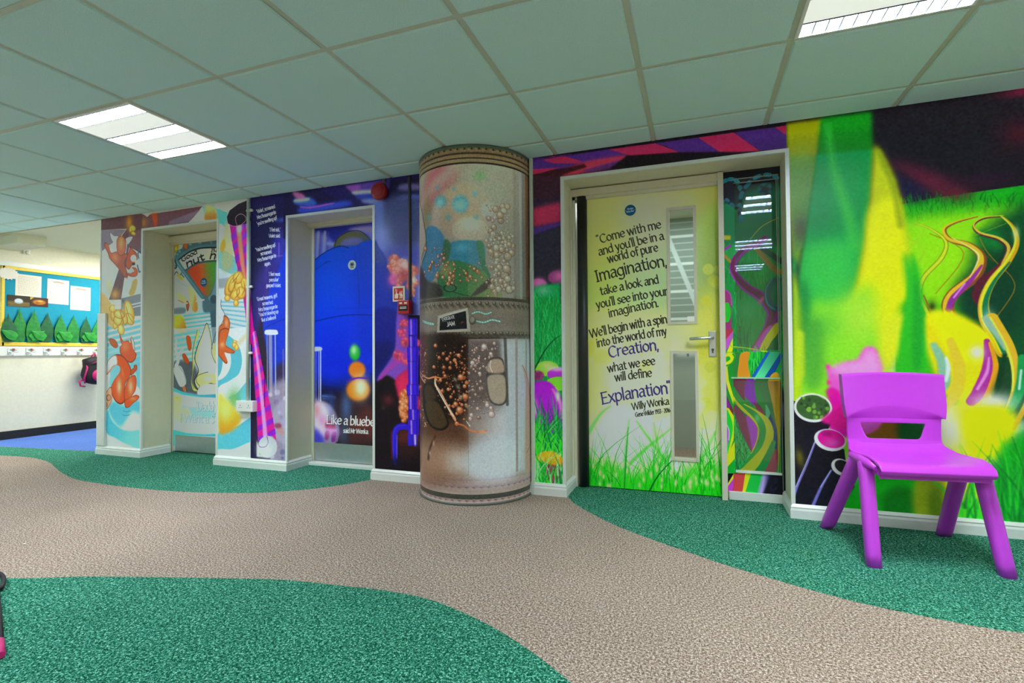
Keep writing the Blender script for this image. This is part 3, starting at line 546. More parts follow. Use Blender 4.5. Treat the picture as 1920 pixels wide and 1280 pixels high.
# right wall: giant blades, meadow, ribbons, powder
wclip(1.905, 3.78)
c.K_(1470, 160, .375)
c.poly([(0, 50), (1400, -120), (1400, 1300), (0, 1300)], '1A1620', sm=False)
c.poly([(560, 600), (700, 570), (900, 540), (1400, 470), (1400, 1600), (560, 1600)], '10A418', sm=False)
c.poly([(520, 380), (640, 400), (900, 500), (950, 560), (800, 570), (600, 440)], '6C1A34', blur=12, a=.9); c.poly([(540, 430), (740, 550), (600, 590), (560, 560)], '1A1438', blur=6); c.blob((1200, 30), 36, 10, '7A1A3C', .8); c.blob((1180, 240), 30, 30, '481424', .8); c.blob((1000, 480), 60, 14, '30142C', .8)
c.K = None
grass(c, 200, 1690, 1930, 372, 420, 10, 22, 1, 2.5, ['0A6A1C', '0C8020', '14A020', '085818'], .3, .6)
c.K_(1470, 160, .375)
c.poly([(600, 700), (800, 640), (1180, 620), (1200, 760), (1100, 900), (900, 1100), (640, 1050)], '8CE010', blur=14); c.blob((800, 880), 100, 75, 'A8EC14', .6)
c.poly([(1000, 720), (1400, 640), (1400, 1600), (1000, 1600), (900, 1200)], '0C5028', blur=14); c.poly([(860, 1000), (1000, 900), (1160, 800), (1180, 1200), (900, 1180)], '0A4028', blur=12)
c.poly([(960, 740), (1060, 720), (1090, 820), (1000, 800)], '0C7830', blur=6)
# blades
c.poly([(10, 190), (200, 165), (180, 300), (160, 420), (120, 640), (90, 800), (70, 900), (40, 850), (20, 500)], '8C9000', blur=4, sm=False)
c.poly([(25, 350), (165, 350), (130, 560), (95, 800), (50, 850), (30, 600)], '5E8C34', blur=3, sm=False); c.blob((90, 350), 20, 20, '84A830', .5); c.blob((90, 720), 16, 30, '4E4C38', .9)
c.poly([(185, 160), (440, 128), (445, 330), (430, 500), (400, 800), (350, 1050), (300, 1300), (90, 1300), (80, 950), (120, 700), (165, 380)], '0E8018', blur=4, sm=False)
c.poly([(165, 345), (445, 318), (430, 560), (400, 800), (350, 1050), (300, 1300), (90, 1300), (85, 950), (120, 700)], '0A9444', blur=3, sm=False)
c.stroke([(220, 200), (250, 420), (320, 640), (350, 800)], [6, 14, 20, 20], '3CBC40', blur=7, a=.75); c.blob((180, 650), 22, 50, '088848', .7)
c.poly([(90, 850), (200, 780), (350, 800), (340, 1080), (250, 1300), (90, 1300)], '3CCC48', blur=16, a=.85)
c.poly([(450, 290), (490, 330), (560, 470), (600, 640), (625, 830), (640, 1010), (640, 1300), (330, 1300), (300, 1250), (370, 1000), (410, 780), (430, 560)], 'C8D000', blur=5, sm=False)
c.poly([(430, 620), (560, 560), (600, 700), (625, 900), (630, 1300), (300, 1300), (370, 980), (400, 820)], 'ECEC04', blur=9); c.stroke([(470, 330), (545, 500), (585, 700)], 9, '90A410', blur=5, a=.8)
c.poly([(600, 850), (640, 900), (700, 1180), (700, 1400), (600, 1400), (620, 1100)], '30C030', blur=5)
c.poly([(110, 1130), (230, 1090), (330, 1060), (420, 990), (450, 1080), (440, 1180), (520, 1300), (520, 1800), (60, 1800)], '8AE428', blur=12); c.blob((380, 1150), 40, 50, 'C0EC40', .7); c.blob((200, 1200), 30, 30, '5CC83C', .6)
c.poly([(45, 900), (70, 1000), (100, 1150), (110, 1350), (60, 1800), (40, 1800)], 'B8DC14', blur=3, sm=False); c.poly([(80, 1000), (130, 1050), (120, 1300), (100, 1500)], '107838', blur=8, a=.8); c.blob((50, 900), 4, 20, '18A040', .8)
# ribbons upper
def rib(P, W_, col, blur=.3, a=1): c.stroke(P, W_, col, blur=blur, a=a)
for P, w_ in (([(615, 690), (700, 720), (640, 800), (610, 830)], 1), ([(620, 760), (700, 830), (640, 920)], 1.2), ([(730, 740), (900, 840), (760, 1040)], 1.6), ([(980, 760), (1010, 820), (1060, 880), (1140, 960), (1150, 1030), (1070, 1150)], 1.8)):
    rib(P, w_*.9, 'A87818' if w_ > 1.5 else 'B8C838')
A = [(655, 685), (740, 720), (810, 780), (790, 860), (700, 960), (680, 1050), (720, 1140), (730, 1180)]
rib(A, [1.5, 4, 7, 9, 9, 9, 7, 6], '7E9C1C'); rib(A, [1, 2.5, 4, 6, 6, 6, 5, 5], 'D8E028')
B2 = [(970, 655), (860, 685), (805, 720), (830, 770), (930, 800), (990, 860), (960, 950), (850, 1040), (820, 1110), (860, 1180), (960, 1230), (1020, 1290)]
rib(B2, [1.5, 4, 6, 9, 12, 16, 20, 22, 22, 24, 26, 28], '8A4C24'); rib([(x-5, y-3) for x, y in B2], [1, 2.5, 4, 6, 8, 10, 12, 13, 14, 16, 20, 24], 'ECC028'); rib([(990, 900), (930, 980), (850, 1060), (825, 1120)], [4, 9, 12, 11], '98309C', blur=1.2); rib([(905, 990), (850, 1060)], [3, 3], 'E090E0', blur=1)
c.stroke([(840, 760), (940, 815), (975, 860), (930, 960)], [1, 2, 3, 1], 'F8F0A0', blur=.5)
D2 = [(1100, 655), (1000, 665), (950, 700), (980, 740), (1080, 770), (1125, 820), (1090, 900), (990, 980), (960, 1050), (985, 1100)]
rib(D2, [1, 3, 4, 6, 8, 12, 14, 15, 14, 10], '5C2030'); rib([(x, y-6) for x, y in D2[:7]], [.8, 2, 3, 4, 5, 6, 3], 'D8C040')
E2 = [(1090, 650), (1150, 710), (1165, 790), (1120, 880), (1040, 980), (1000, 1080), (1010, 1170), (1060, 1250), (1100, 1330)]
rib(E2, [1.5, 5, 9, 12, 15, 18, 22, 24, 26], 'E0A818'); rib([(x-8, y) for x, y in E2], [1, 3, 4, 5, 7, 8, 9, 9, 9], 'F0E030'); rib([(x+9, y+4) for x, y in E2[3:]], [3, 6, 9, 12, 12, 12], '14784C', blur=.8); c.blob((1025, 1180), 9, 20, 'D8F0E8', .85)
c.blob((1160, 740), 5, 14, 'E8ECA8', .7); c.stroke([(1010, 850), (1050, 880)], .9, '8C5018'); c.stroke([(955, 750), (1110, 690)], .8, 'B8C020')
c.blob((740, 1110), 6, 12, '2A2418', .8); rib([(700, 1050), (735, 1130)], [3, 2], 'A05820')
# lower part of the right wall
c.K_(1470, 600, .3906)
c.poly([(560, 40), (700, 40), (700, 200), (760, 330), (600, 330), (540, 250)], '38C018', blur=8); c.poly([(560, -60), (640, -60), (680, 200), (640, 260), (560, 240)], '22B420', blur=6); c.poly([(460, 40), (560, -40), (600, 60), (480, 260)], 'E4EC20', blur=8)
c.poly([(655, 20), (750, -40), (900, 60), (1000, 250), (980, 420), (760, 350), (720, 250)], 'F4E010', blur=5); c.poly([(690, -30), (820, -40), (980, 60), (1010, 160), (900, 200), (760, 100)], 'F2F000', blur=6)
c.poly([(840, 380), (1000, 400), (1110, 470), (1090, 620), (1000, 680), (780, 640), (780, 480)], 'F2EE04', blur=8)
rib([(720, 120), (760, 200), (770, 290), (745, 340)], [12, 18, 22, 18], '88C4A0', blur=3); rib([(780, 180), (790, 230), (780, 290)], [5, 8, 5], 'E0F0F0', blur=2); rib([(745, 300), (740, 350)], [14, 10], '088038', blur=2)
rib([(800, 100), (840, 220), (830, 330), (770, 440)], [14, 20, 22, 16], 'E8CC30', blur=2); rib([(975, 100), (985, 220), (940, 340), (900, 390)], [10, 22, 24, 18], 'B02C98', blur=1.2); rib([(985, 180), (975, 250), (930, 330)], [3, 6, 5], 'F090E0', blur=1.5); rib([(990, 110), (1018, 220), (990, 330), (950, 400)], [6, 10, 10, 8], 'F0A018', blur=.8)
c.blob((925, 155), 12, 14, 'FFFFF0', .95); c.poly([(1000, 350), (1080, 200), (1090, 320), (1040, 420)], '1C4428', blur=6); rib([(1060, 170), (1040, 270), (1020, 350)], [8, 10, 6], '0C3C20', blur=2)
rib([(1000, -10), (1080, 120), (1110, 220), (1110, 330), (1080, 420)], [22, 18, 14, 12, 10], 'ECB828', blur=.5); rib([(990, -10), (1070, 130), (1100, 240), (1098, 340)], [6, 5, 4, 3], 'F8E848', blur=.4); rib([(970, -10), (1040, 100), (1060, 140)], [12, 8, 4], '98C0A8', blur=2)
rib([(1145, 180), (1135, 330), (1075, 450)], [14, 18, 12], '18A050', blur=1.5); rib([(1140, 240), (1130, 330)], [4, 4], 'C8F0D8', blur=1.2); rib([(1200, 100), (1190, 340), (1100, 520)], [10, 12, 8], 'D8B030', blur=1)
c.blob((1010, 395), 34, 18, 'F8F8E8', .95); c.blob((800, 530), 24, 48, 'E8F4D8', .9); c.poly([(870, 440), (1080, 420), (1090, 560), (900, 600)], 'F4EA00', blur=8)
c.poly([(1000, 700), (1100, 560), (1400, 440), (1400, 1120), (860, 1120), (900, 900)], '0CA01C', blur=9); c.poly([(1050, 780), (1200, 650), (1400, 700), (1400, 1100), (1060, 1100)], '0C7024', blur=14, a=.8)
c.poly([(380, 740), (640, 740), (650, 950), (300, 940), (280, 860)], '0CA818', blur=5); c.ell((560, 880), 90, 90, '0C7018', blur=5, a=.85)
c.poly([(640, 740), (800, 700), (880, 760), (860, 960), (640, 960)], '90A81C', blur=5); c.poly([(780, 740), (960, 700), (960, 900), (820, 960)], 'E4E818', blur=8); c.blob((870, 850), 20, 30, 'B8E040', .8); c.poly([(700, 830), (760, 790), (760, 960), (700, 960)], '688C18', blur=5)
c.poly([(800, 880), (900, 860), (960, 970), (820, 960)], '50C820', blur=6)
c.poly([(612, -340), (650, -240), (672, -60), (680, 120), (660, 420), (530, 420), (545, 240), (560, 60), (585, -60), (606, -200)], '2CC024', blur=4, sm=False); c.poly([(630, -220), (660, -100), (672, 80), (650, 240), (620, 200), (620, 0)], '189830', blur=4, a=.6)
c.poly([(60, 40), (100, 60), (104, 260), (60, 330)], 'C4E020', blur=3, sm=False); c.poly([(110, 40), (180, 0), (190, 240), (150, 330), (110, 300)], '3C9C38', blur=9, a=.7)
c.K = None
grass(c, 120, 1800, 1990, 940, 1000, 40, 150, 2, 6, ['10A828', '0C8828', '24C02C', '0A6024', '2CD030'], .4, 2, .7)
c.K_(1470, 600, .3906)
# dark wall of ink behind chair (orange/brown patch seen through the slot)
c.poly([(330, 470), (570, 470), (560, 580), (340, 570)], '8C6418', blur=5); c.poly([(560, 470), (680, 470), (660, 600), (560, 600)], '0C6428', blur=5)
# pink powder
c.poly([(205, 210), (240, 230), (300, 200), (350, 190), (390, 130), (440, 135), (460, 200), (470, 250), (470, 500), (300, 560), (190, 480), (230, 420), (215, 300)], 'F060CC', blur=3); c.poly([(240, 215), (360, 190), (400, 140), (445, 160), (460, 260), (260, 260)], 'F8A0E4', blur=6)
c.poly([(205, 340), (250, 330), (300, 420), (300, 560), (200, 500), (180, 480), (230, 440)], 'F018A8', blur=3)
for p in ((210, 225, 8), (215, 300, 9), (225, 350, 12), (240, 420, 14)): c.blob(p[:2], p[2]*.3906, p[2]*.5, 'F8289C', .9)
# pens
def pen(c, P, lipc, lrx, lry, rot, inside, rim='D8D8EA'):
    c.poly(P, '16141F', sm=False, blur=.4); c.ell(lipc, lrx, lry, rim, rot=rot); c.ell((lipc[0]+1, lipc[1]-2), lrx*.88, lry*.84, inside, rot=rot, blur=.5)
pen(c, [(25, 380), (225, 440), (225, 500), (190, 560), (60, 830), (25, 880)], (140, 420), 92, 70, 6, '3A6030', 'E8F0E0')
c.stroke([(52, 380), (90, 352), (140, 350), (195, 380)], .8, 'B8F070'); bokeh(c, 24, (80, 370, 210, 470), 2, 5, ['78C030', '2C5820', '98D840', '1C3018'], .7)
c.poly([(180, 480), (240, 430), (300, 400), (300, 520), (215, 500)], 'D81888', blur=2)
c.poly([(150, 560), (290, 620), (300, 700), (190, 890), (55, 890), (60, 820)], '13121C', sm=False, blur=.5); c.stroke([(152, 580), (110, 690), (62, 800), (40, 880)], [3, 4, 5, 5], '7A70C8', blur=1, a=.9); c.stroke([(148, 585), (105, 690), (58, 800)], 1, 'E0E0F8', a=.8)
c.ell((222, 575), 78, 52, 'DCDCEA', rot=14); c.ell((228, 570), 66, 42, 'E01090', rot=14, blur=.5); c.blob((230, 590), 14, 9, 'F860B0', .7); c.blob((205, 545), 9, 6, '8C1060', .8)
c.poly([(230, 690), (330, 750), (340, 800), (270, 905), (140, 895)], '14141F', sm=False, blur=.5); c.stroke([(228, 720), (180, 800), (140, 890)], [3, 5, 6], '6A68B8', blur=1, a=.9); c.stroke([(225, 722), (176, 802)], .9, 'D8D8F0')
c.ell((275, 705), 50, 38, 'D0D0E0', rot=30); c.ell((282, 702), 40, 28, '1E1C24', rot=30); c.poly([(300, 700), (340, 715), (330, 750), (300, 745)], 'E09020', blur=2)
c.blob((75, 660), 7, 17, '6C6818', .8, 10); c.stroke([(30, 700), (35, 860)], 3, '08080E')
c.K = None
for q in ([(1483.5, 790), (1489, 787)], [(1484, 797), (1491, 800)], [(1485, 806), (1492, 803), (1489, 812)], [(1483, 815), (1490, 818)], [(1486, 824), (1491, 821)], [(1484, 788.5), (1493, 789.5)]): c.stroke(q, .7, '6A6488', a=.8)

# ---------- recess strips round door frames
c = CVR
c.K = None
c.poly([(280, 400), (320, 400), (320, 700), (280, 700)], '8CA0A0', sm=False); c.poly([(280, 400), (430, 400), (430, 470), (280, 490)], '9CB0AC', sm=False)
c.K_(300, 420, .1719)
c.poly([(0, 120), (60, 110), (200, 90), (290, 100), (200, 110), (30, 135), (30, 240), (0, 240)], '6A3410', sm=False, blur=.6); c.stroke([(180, 105), (285, 98)], 3, '1E2428'); c.poly([(370, 90), (450, 50), (540, 45), (540, 70), (400, 92)], '3C545C', sm=False)
c.poly([(0, 240), (30, 250), (30, 760), (0, 760)], '8CA4A8', sm=False); c.stroke([(15, 270), (18, 370)], 3, '2C4850'); c.stroke([(8, 440), (18, 500)], 3, '2C4850'); c.poly([(0, 740), (30, 735), (30, 830), (0, 830)], '70787C', sm=False); c.stroke([(10, 980), (12, 960)], 3, '7A5828')
c.K_(300, 620, .1875)
c.poly([(0, -200), (20, -200), (20, 700), (0, 700)], 'C8D8E0', sm=False)
for y in (30, 330): c.poly([(-20, y-60), (20, y-70), (20, y+160), (-20, y+160)], '6CC0D0', sm=False, a=.6 if y < 100 else .9)
c.poly([(-30, 480), (22, 480), (22, 560), (-30, 560)], '58BCD0', sm=False); c.poly([(-30, 560), (22, 560), (22, 1010), (-30, 1010)], 'E0ECF4', sm=False); c.poly([(-30, 950), (22, 950), (22, 1130), (-30, 1130)], '50C4D8', sm=False); c.poly([(-30, 670), (22, 670), (22, 800), (-30, 800)], '50B8D0', sm=False)
c.K = None
c.poly([(560, 380), (720, 380), (720, 430), (560, 430)], 'A8A88C', sm=False); c.poly([(560, 430), (590, 430), (590, 880), (560, 880)], 'B8BEB0', sm=False)
c.K_(980, 230, .289)
c.poly([(280, 420), (1290, 260), (1290, 360), (280, 470)], '1C0C16', sm=False); c.poly([(300, 420), (540, 390), (540, 420), (300, 450)], '38205A', blur=1, sm=False)

# ---------- door 1: nut gauge
c = CV1
c.K_(300, 420, .1719)
c.poly([(100, 140), (700, 80), (700, 980), (100, 980)], '8CA8A8', sm=False); c.poly([(150, 520), (420, 600), (560, 980), (150, 980)], '9CB8BC', blur=4)
c.poly([(130, 185), (210, 180), (190, 300), (130, 320)], '8C5A10', blur=1.5); c.poly([(290, 180), (640, 130), (640, 260), (220, 370), (150, 420), (180, 300), (240, 260)], '2E4450', blur=1)
for p in ((430, 195, 26), (330, 220, 18), (215, 300, 14), (560, 200, 12), (190, 330, 14)): c.ell(p[:2], p[2], p[2]*.6, '4C7C84', blur=.8)
squirrel_part(c, [(250, 182), (300, 180), (302, 230), (290, 275), (262, 250)], 'A83C18')
walnut(c, [(175, 270, 20, 26, 0), (180, 205, 22, 22, 0)], 1, '6A4810', 'A47418', 'C89830')
# gauge
c.poly([(150, 370), (330, 260), (480, 225), (640, 215), (640, 950), (480, 950), (480, 830), (440, 800), (160, 420)], '34525E', sm=False, blur=.4)
c.poly([(205, 390), (320, 310), (450, 268), (640, 262), (640, 400), (470, 410), (380, 440), (280, 505), (240, 450)], 'A8A888', sm=False); c.stroke([(205, 388), (320, 305), (450, 262), (640, 255)], 2.4, '10181C')
c.poly([(300, 510), (380, 450), (480, 418), (600, 410), (610, 480), (600, 600), (560, 740), (500, 792), (420, 690), (330, 560)], 'B83418', blur=.5, col2='3C8424', g=((400, 600), (600, 540)))
c.stroke([(275, 505), (380, 440), (480, 410), (620, 400)], 3, '2A4048'); c.poly([(610, 440), (640, 430), (640, 800), (540, 840), (520, 800), (560, 760), (600, 620)], '5C8490', blur=.8); c.ell((585, 820), 38, 48, '2C4450'); c.poly([(470, 780), (520, 800), (560, 860), (640, 880), (640, 960), (480, 960)], '40606C', blur=1)
c.stroke([(170, 400), (460, 790)], 3.4, '4A6C78', blur=.5, sm=False); c.stroke([(165, 395), (180, 470), (150, 480)], 3, '1C3038')
for q in ([(150, 570), (180, 520), (210, 560), (235, 530)], [(160, 450), (180, 470)], [(230, 540), (260, 580)]): c.stroke(q, 1.6, '243C44')
c.poly([(180, 560), (200, 540), (255, 600), (225, 610)], '9A8030', blur=.5)
c.stroke([(200, 640), (180, 590)], .6, '4C90A0'); c.stroke([(300, 680), (220, 640), (200, 580)], .6, '4C90A0')
c.poly([(170, 780), (210, 740), (280, 800), (300, 850), (260, 862), (200, 820)], 'B8A868', blur=1.5); c.stroke([(200, 830), (270, 862), (300, 850)], 1.4, '8C5820', blur=.5)
squirrel_part(c, [(285, 860), (300, 835), (320, 880), (305, 950), (288, 920)], '8C4020')
c.poly([(300, 690), (340, 680), (380, 740), (400, 830), (412, 930), (380, 962), (345, 920), (315, 800)], 'C4B870', blur=.8, col2='A87830', g=((330, 800), (410, 830)))
c.poly([(110, 860), (470, 800), (470, 950), (110, 1010)], '7C8890', sm=False, a=.0)
c.stroke([(150, 885), (300, 860)], 2.5, 'C0CCD0', sm=False); c.stroke([(395, 840), (480, 825)], 2.5, 'C0CCD0', sm=False); c.poly([(150, 920), (270, 910), (270, 970), (150, 980)], '5C6870', blur=1.5)
for k in range(9):
    y = 985+k*42; c.poly([(255 if k < 5 else 120, y+8), (560, y-30), (560, y-12), (255 if k < 5 else 120, y+28)], '4AACBC', sm=False, a=.95)
for k in range(8):
    y = 1005+k*42; c.poly([(255 if k < 5 else 120, y+8), (560, y-30), (560, y-10), (255 if k < 5 else 120, y+26)], 'C8DCE4', sm=False, a=.9)
c.poly([(545, 950), (640, 930), (640, 1300), (575, 1300)], '34586C', sm=False, blur=.5)
c.poly([(150, 1010), (200, 990), (250, 1010), (285, 1120), (270, 1200), (230, 1218), (180, 1160), (150, 1120)], 'A8A030', blur=1, col2='A86420', g=((190, 1060), (270, 1180)))
c.K_(300, 620, .1875)
c.poly([(120, -20), (600, -40), (600, 320), (120, 320)], 'C4DCE6', sm=False, a=.55)
for k in range(6):
    y = 20+k*52; c.poly([(130, y+20), (400, y-30), (400, y-4), (130, y+46)], '5CBCD0', sm=False, a=.9)
c.poly([(120, 330), (340, 300), (360, 620), (130, 600)], '5C646C', sm=False, blur=1)
c.poly([(130, 320), (260, 300), (360, 360), (420, 620), (280, 630), (130, 580)], '4C545C', blur=3)
squirrel_part(c, [(262, 60), (300, 60), (316, 150), (300, 200), (278, 170)], 'D04A1C'); squirrel_part(c, [(222, 240), (250, 230), (288, 300), (278, 335), (240, 300)], 'D04A1C')
c.poly([(210, 500), (235, 495), (262, 600), (235, 600)], 'C8663A'); c.stroke([(212, 505), (236, 498), (268, 605)], .7, '4A2418')
# pale sleeve
c.poly([(135, 380), (200, 350), (240, 420), (262, 520), (210, 560), (170, 500)], 'C8DCE8', blur=.4); c.stroke([(190, 355), (240, 430), (264, 530)], .8, '50687C')
c.stroke([(165, 90), (160, 200), (180, 300), (160, 350)], [3, 5, 6, 7], 'D8E8EE'); c.stroke([(185, 300), (200, 210), (235, 185)], [5, 3, 2], 'D8E8EE')
# upswept pale flame-like shape
c.poly([(470, -80), (420, 40), (370, 160), (345, 280), (380, 400), (340, 500), (375, 590), (400, 560), (450, 520), (560, 540), (590, 420), (590, 330), (530, 200), (515, 80)], '1E2420', sm=True)
c.poly([(470, -70), (425, 40), (378, 160), (352, 280), (388, 400), (350, 500), (378, 575), (400, 545), (450, 505), (560, 525), (590, 420), (590, 330), (525, 200), (510, 80)], 'E6DC90', sm=True)
c.poly([(470, -30), (430, 80), (400, 200), (385, 330), (420, 420), (560, 430), (590, 380), (530, 250), (500, 100)], 'E2E6EA', blur=3)
c.poly([(375, -10), (390, 40), (350, 140), (330, 260), (345, 330), (320, 480), (340, 560), (375, 600), (330, 590), (312, 500), (325, 380), (320, 250), (340, 120)], 'DCCB60'); c.stroke([(375, -10), (345, 110), (322, 250), (330, 380), (315, 480), (335, 580)], .8, '3A3414')
c.poly([(600, -80), (560, 100), (520, 200), (560, 320), (600, 350)], 'DCD68C'); c.stroke([(560, 10), (515, 190), (550, 310), (600, 350)], .9, '2C2A18')
c.poly([(370, 460), (420, 430), (520, 440), (600, 460), (600, 530), (520, 520), (440, 540), (400, 560), (365, 510)], 'E8D878'); c.stroke([(400, 555), (365, 510), (372, 455), (430, 425), (480, 412)], .9, '3A3414'); c.blobc((480, 480), 60, 26, 'F4F0E0', .8)
c.poly([(395, 560), (440, 535), (520, 528), (600, 540), (600, 650), (385, 640)], 'E8D8CC', blur=.6)
# drum rim + lower
c.poly([(120, 560), (230, 610), (400, 640), (640, 630), (640, 670), (400, 665), (230, 640), (120, 600)], '3CAAC4')
c.poly([(120, 600), (230, 640), (400, 665), (640, 670), (640, 1300), (120, 1300)], 'DCE8F0', sm=False, blur=.4)
c.poly([(120, 740), (300, 750), (480, 770), (640, 770), (640, 860), (440, 880), (240, 880), (120, 850)], '7CD0E0', blur=1, a=.8)
c.poly([(230, 680), (340, 680), (340, 760), (230, 740)], 'E6EEF4', blur=1)
c.poly([(135, 670), (200, 650), (225, 690), (220, 770), (280, 770), (305, 830), (280, 880), (210, 920), (150, 880), (135, 820)], 'E0D488', blur=1.4, col2='E8DC9C', g=((140, 700), (280, 850))); c.blob((170, 670), 6, 3, 'D0963C', .7)
c.poly([(120, 985), (260, 1020), (440, 1035), (640, 1025), (640, 1060), (150, 1045), (152, 1150), (120, 1150)], '40B8D0', sm=False, blur=.3); c.poly([(120, 1150), (152, 1150), (152, 1300), (120, 1300)], 'E4EAF0', sm=False)
c.K = None
K4_ = lambda x, y: (300+x*.1875, 620+y*.1875); K3_ = lambda x, y: (300+x*.1719, 420+y*.1719)
for dx, col_, w2 in ((.6, '3898B4', .13), (0, 'F4F8FC', .115)):
    c.text("'Daddy", (K4_(360, 795)[0]+dx, K4_(360, 795)[1]+dx), (K4_(566, 800)[0]+dx, K4_(566, 800)[1]+dx), 23, col_, wt=w2, thin=w2*.6)
    c.text('I Want a Squirrel', (K4_(196, 905)[0]+dx, K4_(196, 905)[1]+dx), (K4_(760, 930)[0]+dx, K4_(760, 930)[1]+dx), 21, col_, wt=w2, thin=w2*.6)
c.text('Good', K3_(240, 412), K3_(408, 318), 11, '16181A', wt=.17, thin=.10, slant=.25); c.text('nut', K3_(292, 470), K3_(485, 385), 16, '16181A', wt=.2, thin=.13, slant=.2)
c.text('Bad', K3_(555, 305), K3_(680, 305), 10, '16181A', wt=.17, thin=.1, slant=.2); c.text('nut', K3_(540, 375), K3_(720, 385), 18, '16181A', wt=.2, thin=.13, slant=.2)

# ---------- door 2: big blue ball
c = CV2
c.K_(580, 400, .1876)
c.poly([(40, 140), (700, 80), (700, 520), (40, 520)], '2C2E80', sm=False); c.poly([(50, 150), (640, 95), (400, 150), (260, 290), (140, 200)], '1C2070', blur=3)
c.poly([(390, 160), (640, 130), (640, 290), (560, 200)], '786CA8', blur=2); c.poly([(50, 200), (160, 220), (250, 300), (240, 340), (50, 470)], '5C60A8', blur=3); 
for x, w_ in ((85, 5), (110, 3), (150, 6), (185, 3)): c.stroke([(x+6, 190), (x-8, 430)], w_, '8C90CC' if w_ > 4 else '3C3C88', blur=1.5, a=.7, sm=False)
c.stroke([(185, 300), (260, 312)], 5, '8898D0', blur=2, a=.7)
c.poly([(250, 340), (260, 280), (300, 230), (360, 195), (430, 180), (520, 190), (580, 225), (612, 270), (600, 300), (400, 330)], '4C4C2C', blur=.8); c.stroke([(252, 335), (275, 260), (350, 200), (430, 172), (520, 182), (608, 262)], 1, '14140E'); c.poly([(320, 330), (340, 270), (430, 240), (510, 250), (530, 300)], '5C588C', blur=2)
K = c
c.poly([(-60, 540), (40, 470), (150, 390), (250, 340), (330, 325), (480, 320), (520, 290), (640, 268), (760, 300), (760, 1600), (-60, 1600)], '0A3CB4', blur=.5, col2='0A34E0', g=((300, 320), (300, 1000)))
c.blob((220, 760), 56, 50, '0C50D8', .55); c.poly([(480, 330), (760, 290), (760, 1300), (500, 1300)], '0830A8', blur=10, a=.35)
c.stroke([(50, 468), (150, 392), (250, 342), (320, 325), (350, 330), (390, 345)], 1.3, '06144A'); c.stroke([(50, 570), (120, 520), (170, 485), (215, 480)], 1, '06207C'); c.stroke([(170, 485), (160, 500)], 1, '06207C')
c.stroke([(455, 380), (460, 460)], .8, '08288C', a=.8); c.stroke([(478, 560), (495, 700), (500, 935)], .8, '08288C', a=.8); c.stroke([(50, 1080), (150, 1055), (300, 1025), (450, 1012), (640, 1015)], 1.6, '0A2088'); c.stroke([(250, 955), (640, 940)], .8, '0A2CA8', a=.7)
c.K_(580, 620, .2031)
c.poly([(40, 470), (160, 500), (330, 470), (600, 400), (640, 420), (640, 1100), (40, 1100)], '16121E', blur=14); c.blob((300, 300), 60, 40, '0A20C8', .6)
c.stroke([(60, 170), (60, 640)], 4, '6C70D8', blur=1.5, a=.7, sm=False); c.stroke([(88, 170), (88, 640)], 1.6, 'B0B8F0', blur=.5, a=.9, sm=False); c.stroke([(104, 170), (104, 650)], 2.4, 'C8CCF4', blur=.6, a=.95, sm=False)
c.poly([(45, 150), (100, 148), (118, 160), (112, 180), (45, 188)], 'C4D0F8', blur=.4)
c.poly([(115, 590), (180, 585), (245, 605), (230, 640), (130, 635)], '2C4890', blur=1); c.stroke([(120, 600), (240, 612)], .8, '6C94D0'); 
c.poly([(170, 640), (350, 620), (580, 680), (600, 1040), (200, 1060)], '30202A', blur=10); c.blob((340, 700), 10, 26, '4868A0', .8); c.blob((200, 680), 8, 14, '284080', .8)
c.blob((480, 860), 22, 8, 'C8501C', .8); c.blob((530, 760), 16, 12, '5C2C24', .8); c.blob((430, 960), 34, 20, '4C2420', .8); c.blob((320, 950), 9, 24, '2C4868', .7); c.blob((560, 930), 8, 14, '602C28', .8)
c.ell((110, 900), 160, 250, 'B8B0E0', blur=2, a=.65); c.poly([(45, 660), (110, 650), (180, 740), (160, 830), (130, 980), (45, 940)], 'E8DCF0', blur=5, a=.9)
c.blob((70, 740), 8, 12, 'F08C98', .8); c.blob((120, 830), 8, 10, 'E87CB0', .7); c.poly([(45, 900), (120, 960), (130, 1040), (45, 1030)], '3430B8', blur=4, a=.9)
c.stroke([(160, 840), (200, 860), (175, 910), (240, 920)], [5, 4, 3, 2], 'E878C8', blur=1, a=.9); c.poly([(150, 850), (220, 830), (240, 900), (160, 900)], 'A0284C', blur=1.5, a=.8); c.poly([(150, 930), (185, 930), (175, 1000), (145, 1000)], '8C2468', blur=1, a=.9); c.poly([(210, 940), (250, 940), (235, 1020), (205, 1020)], '701C78', blur=1, a=.9); c.stroke([(255, 840), (275, 930), (255, 1020)], 1.2, '8078C8', blur=.5, a=.9)
c.blob((200, 930), 16, 8, 'F0A8E8', .6)
# orange and green colour patches (plain)
c.ell((440, 360), 78, 78, 'F07818', blur=2.4); c.ell((450, 545), 108, 100, 'F08010', blur=3); c.blob((475, 520), 14, 18, 'FFF0D8', .9); c.ell((420, 200), 50, 74, '1CB030', blur=2.4); c.blob((410, 180), 6, 8, 'C8F0C0', .8); c.stroke([(345, 470), (440, 435), (545, 440)], 2.4, '6420A8', blur=.8)
c.K = None
K2_ = lambda x, y: (580+x*.2031, 620+y*.2031)
for dx, col_ in ((.7, '1C1420'), (0, 'F0F2F8')):
    c.text('Like a blueberry', (K2_(158, 856)[0]+dx, K2_(158, 856)[1]+dx), (K2_(700, 884)[0]+dx, K2_(700, 884)[1]+dx), 22, col_, wt=.13, thin=.06)
    c.text('said Mr Wonka.', (K2_(314, 940)[0]+dx*.6, K2_(314, 940)[1]+dx*.6), (K2_(545, 950)[0]+dx*.6, K2_(545, 950)[1]+dx*.6), 11.5, col_, wt=.14, thin=.07)

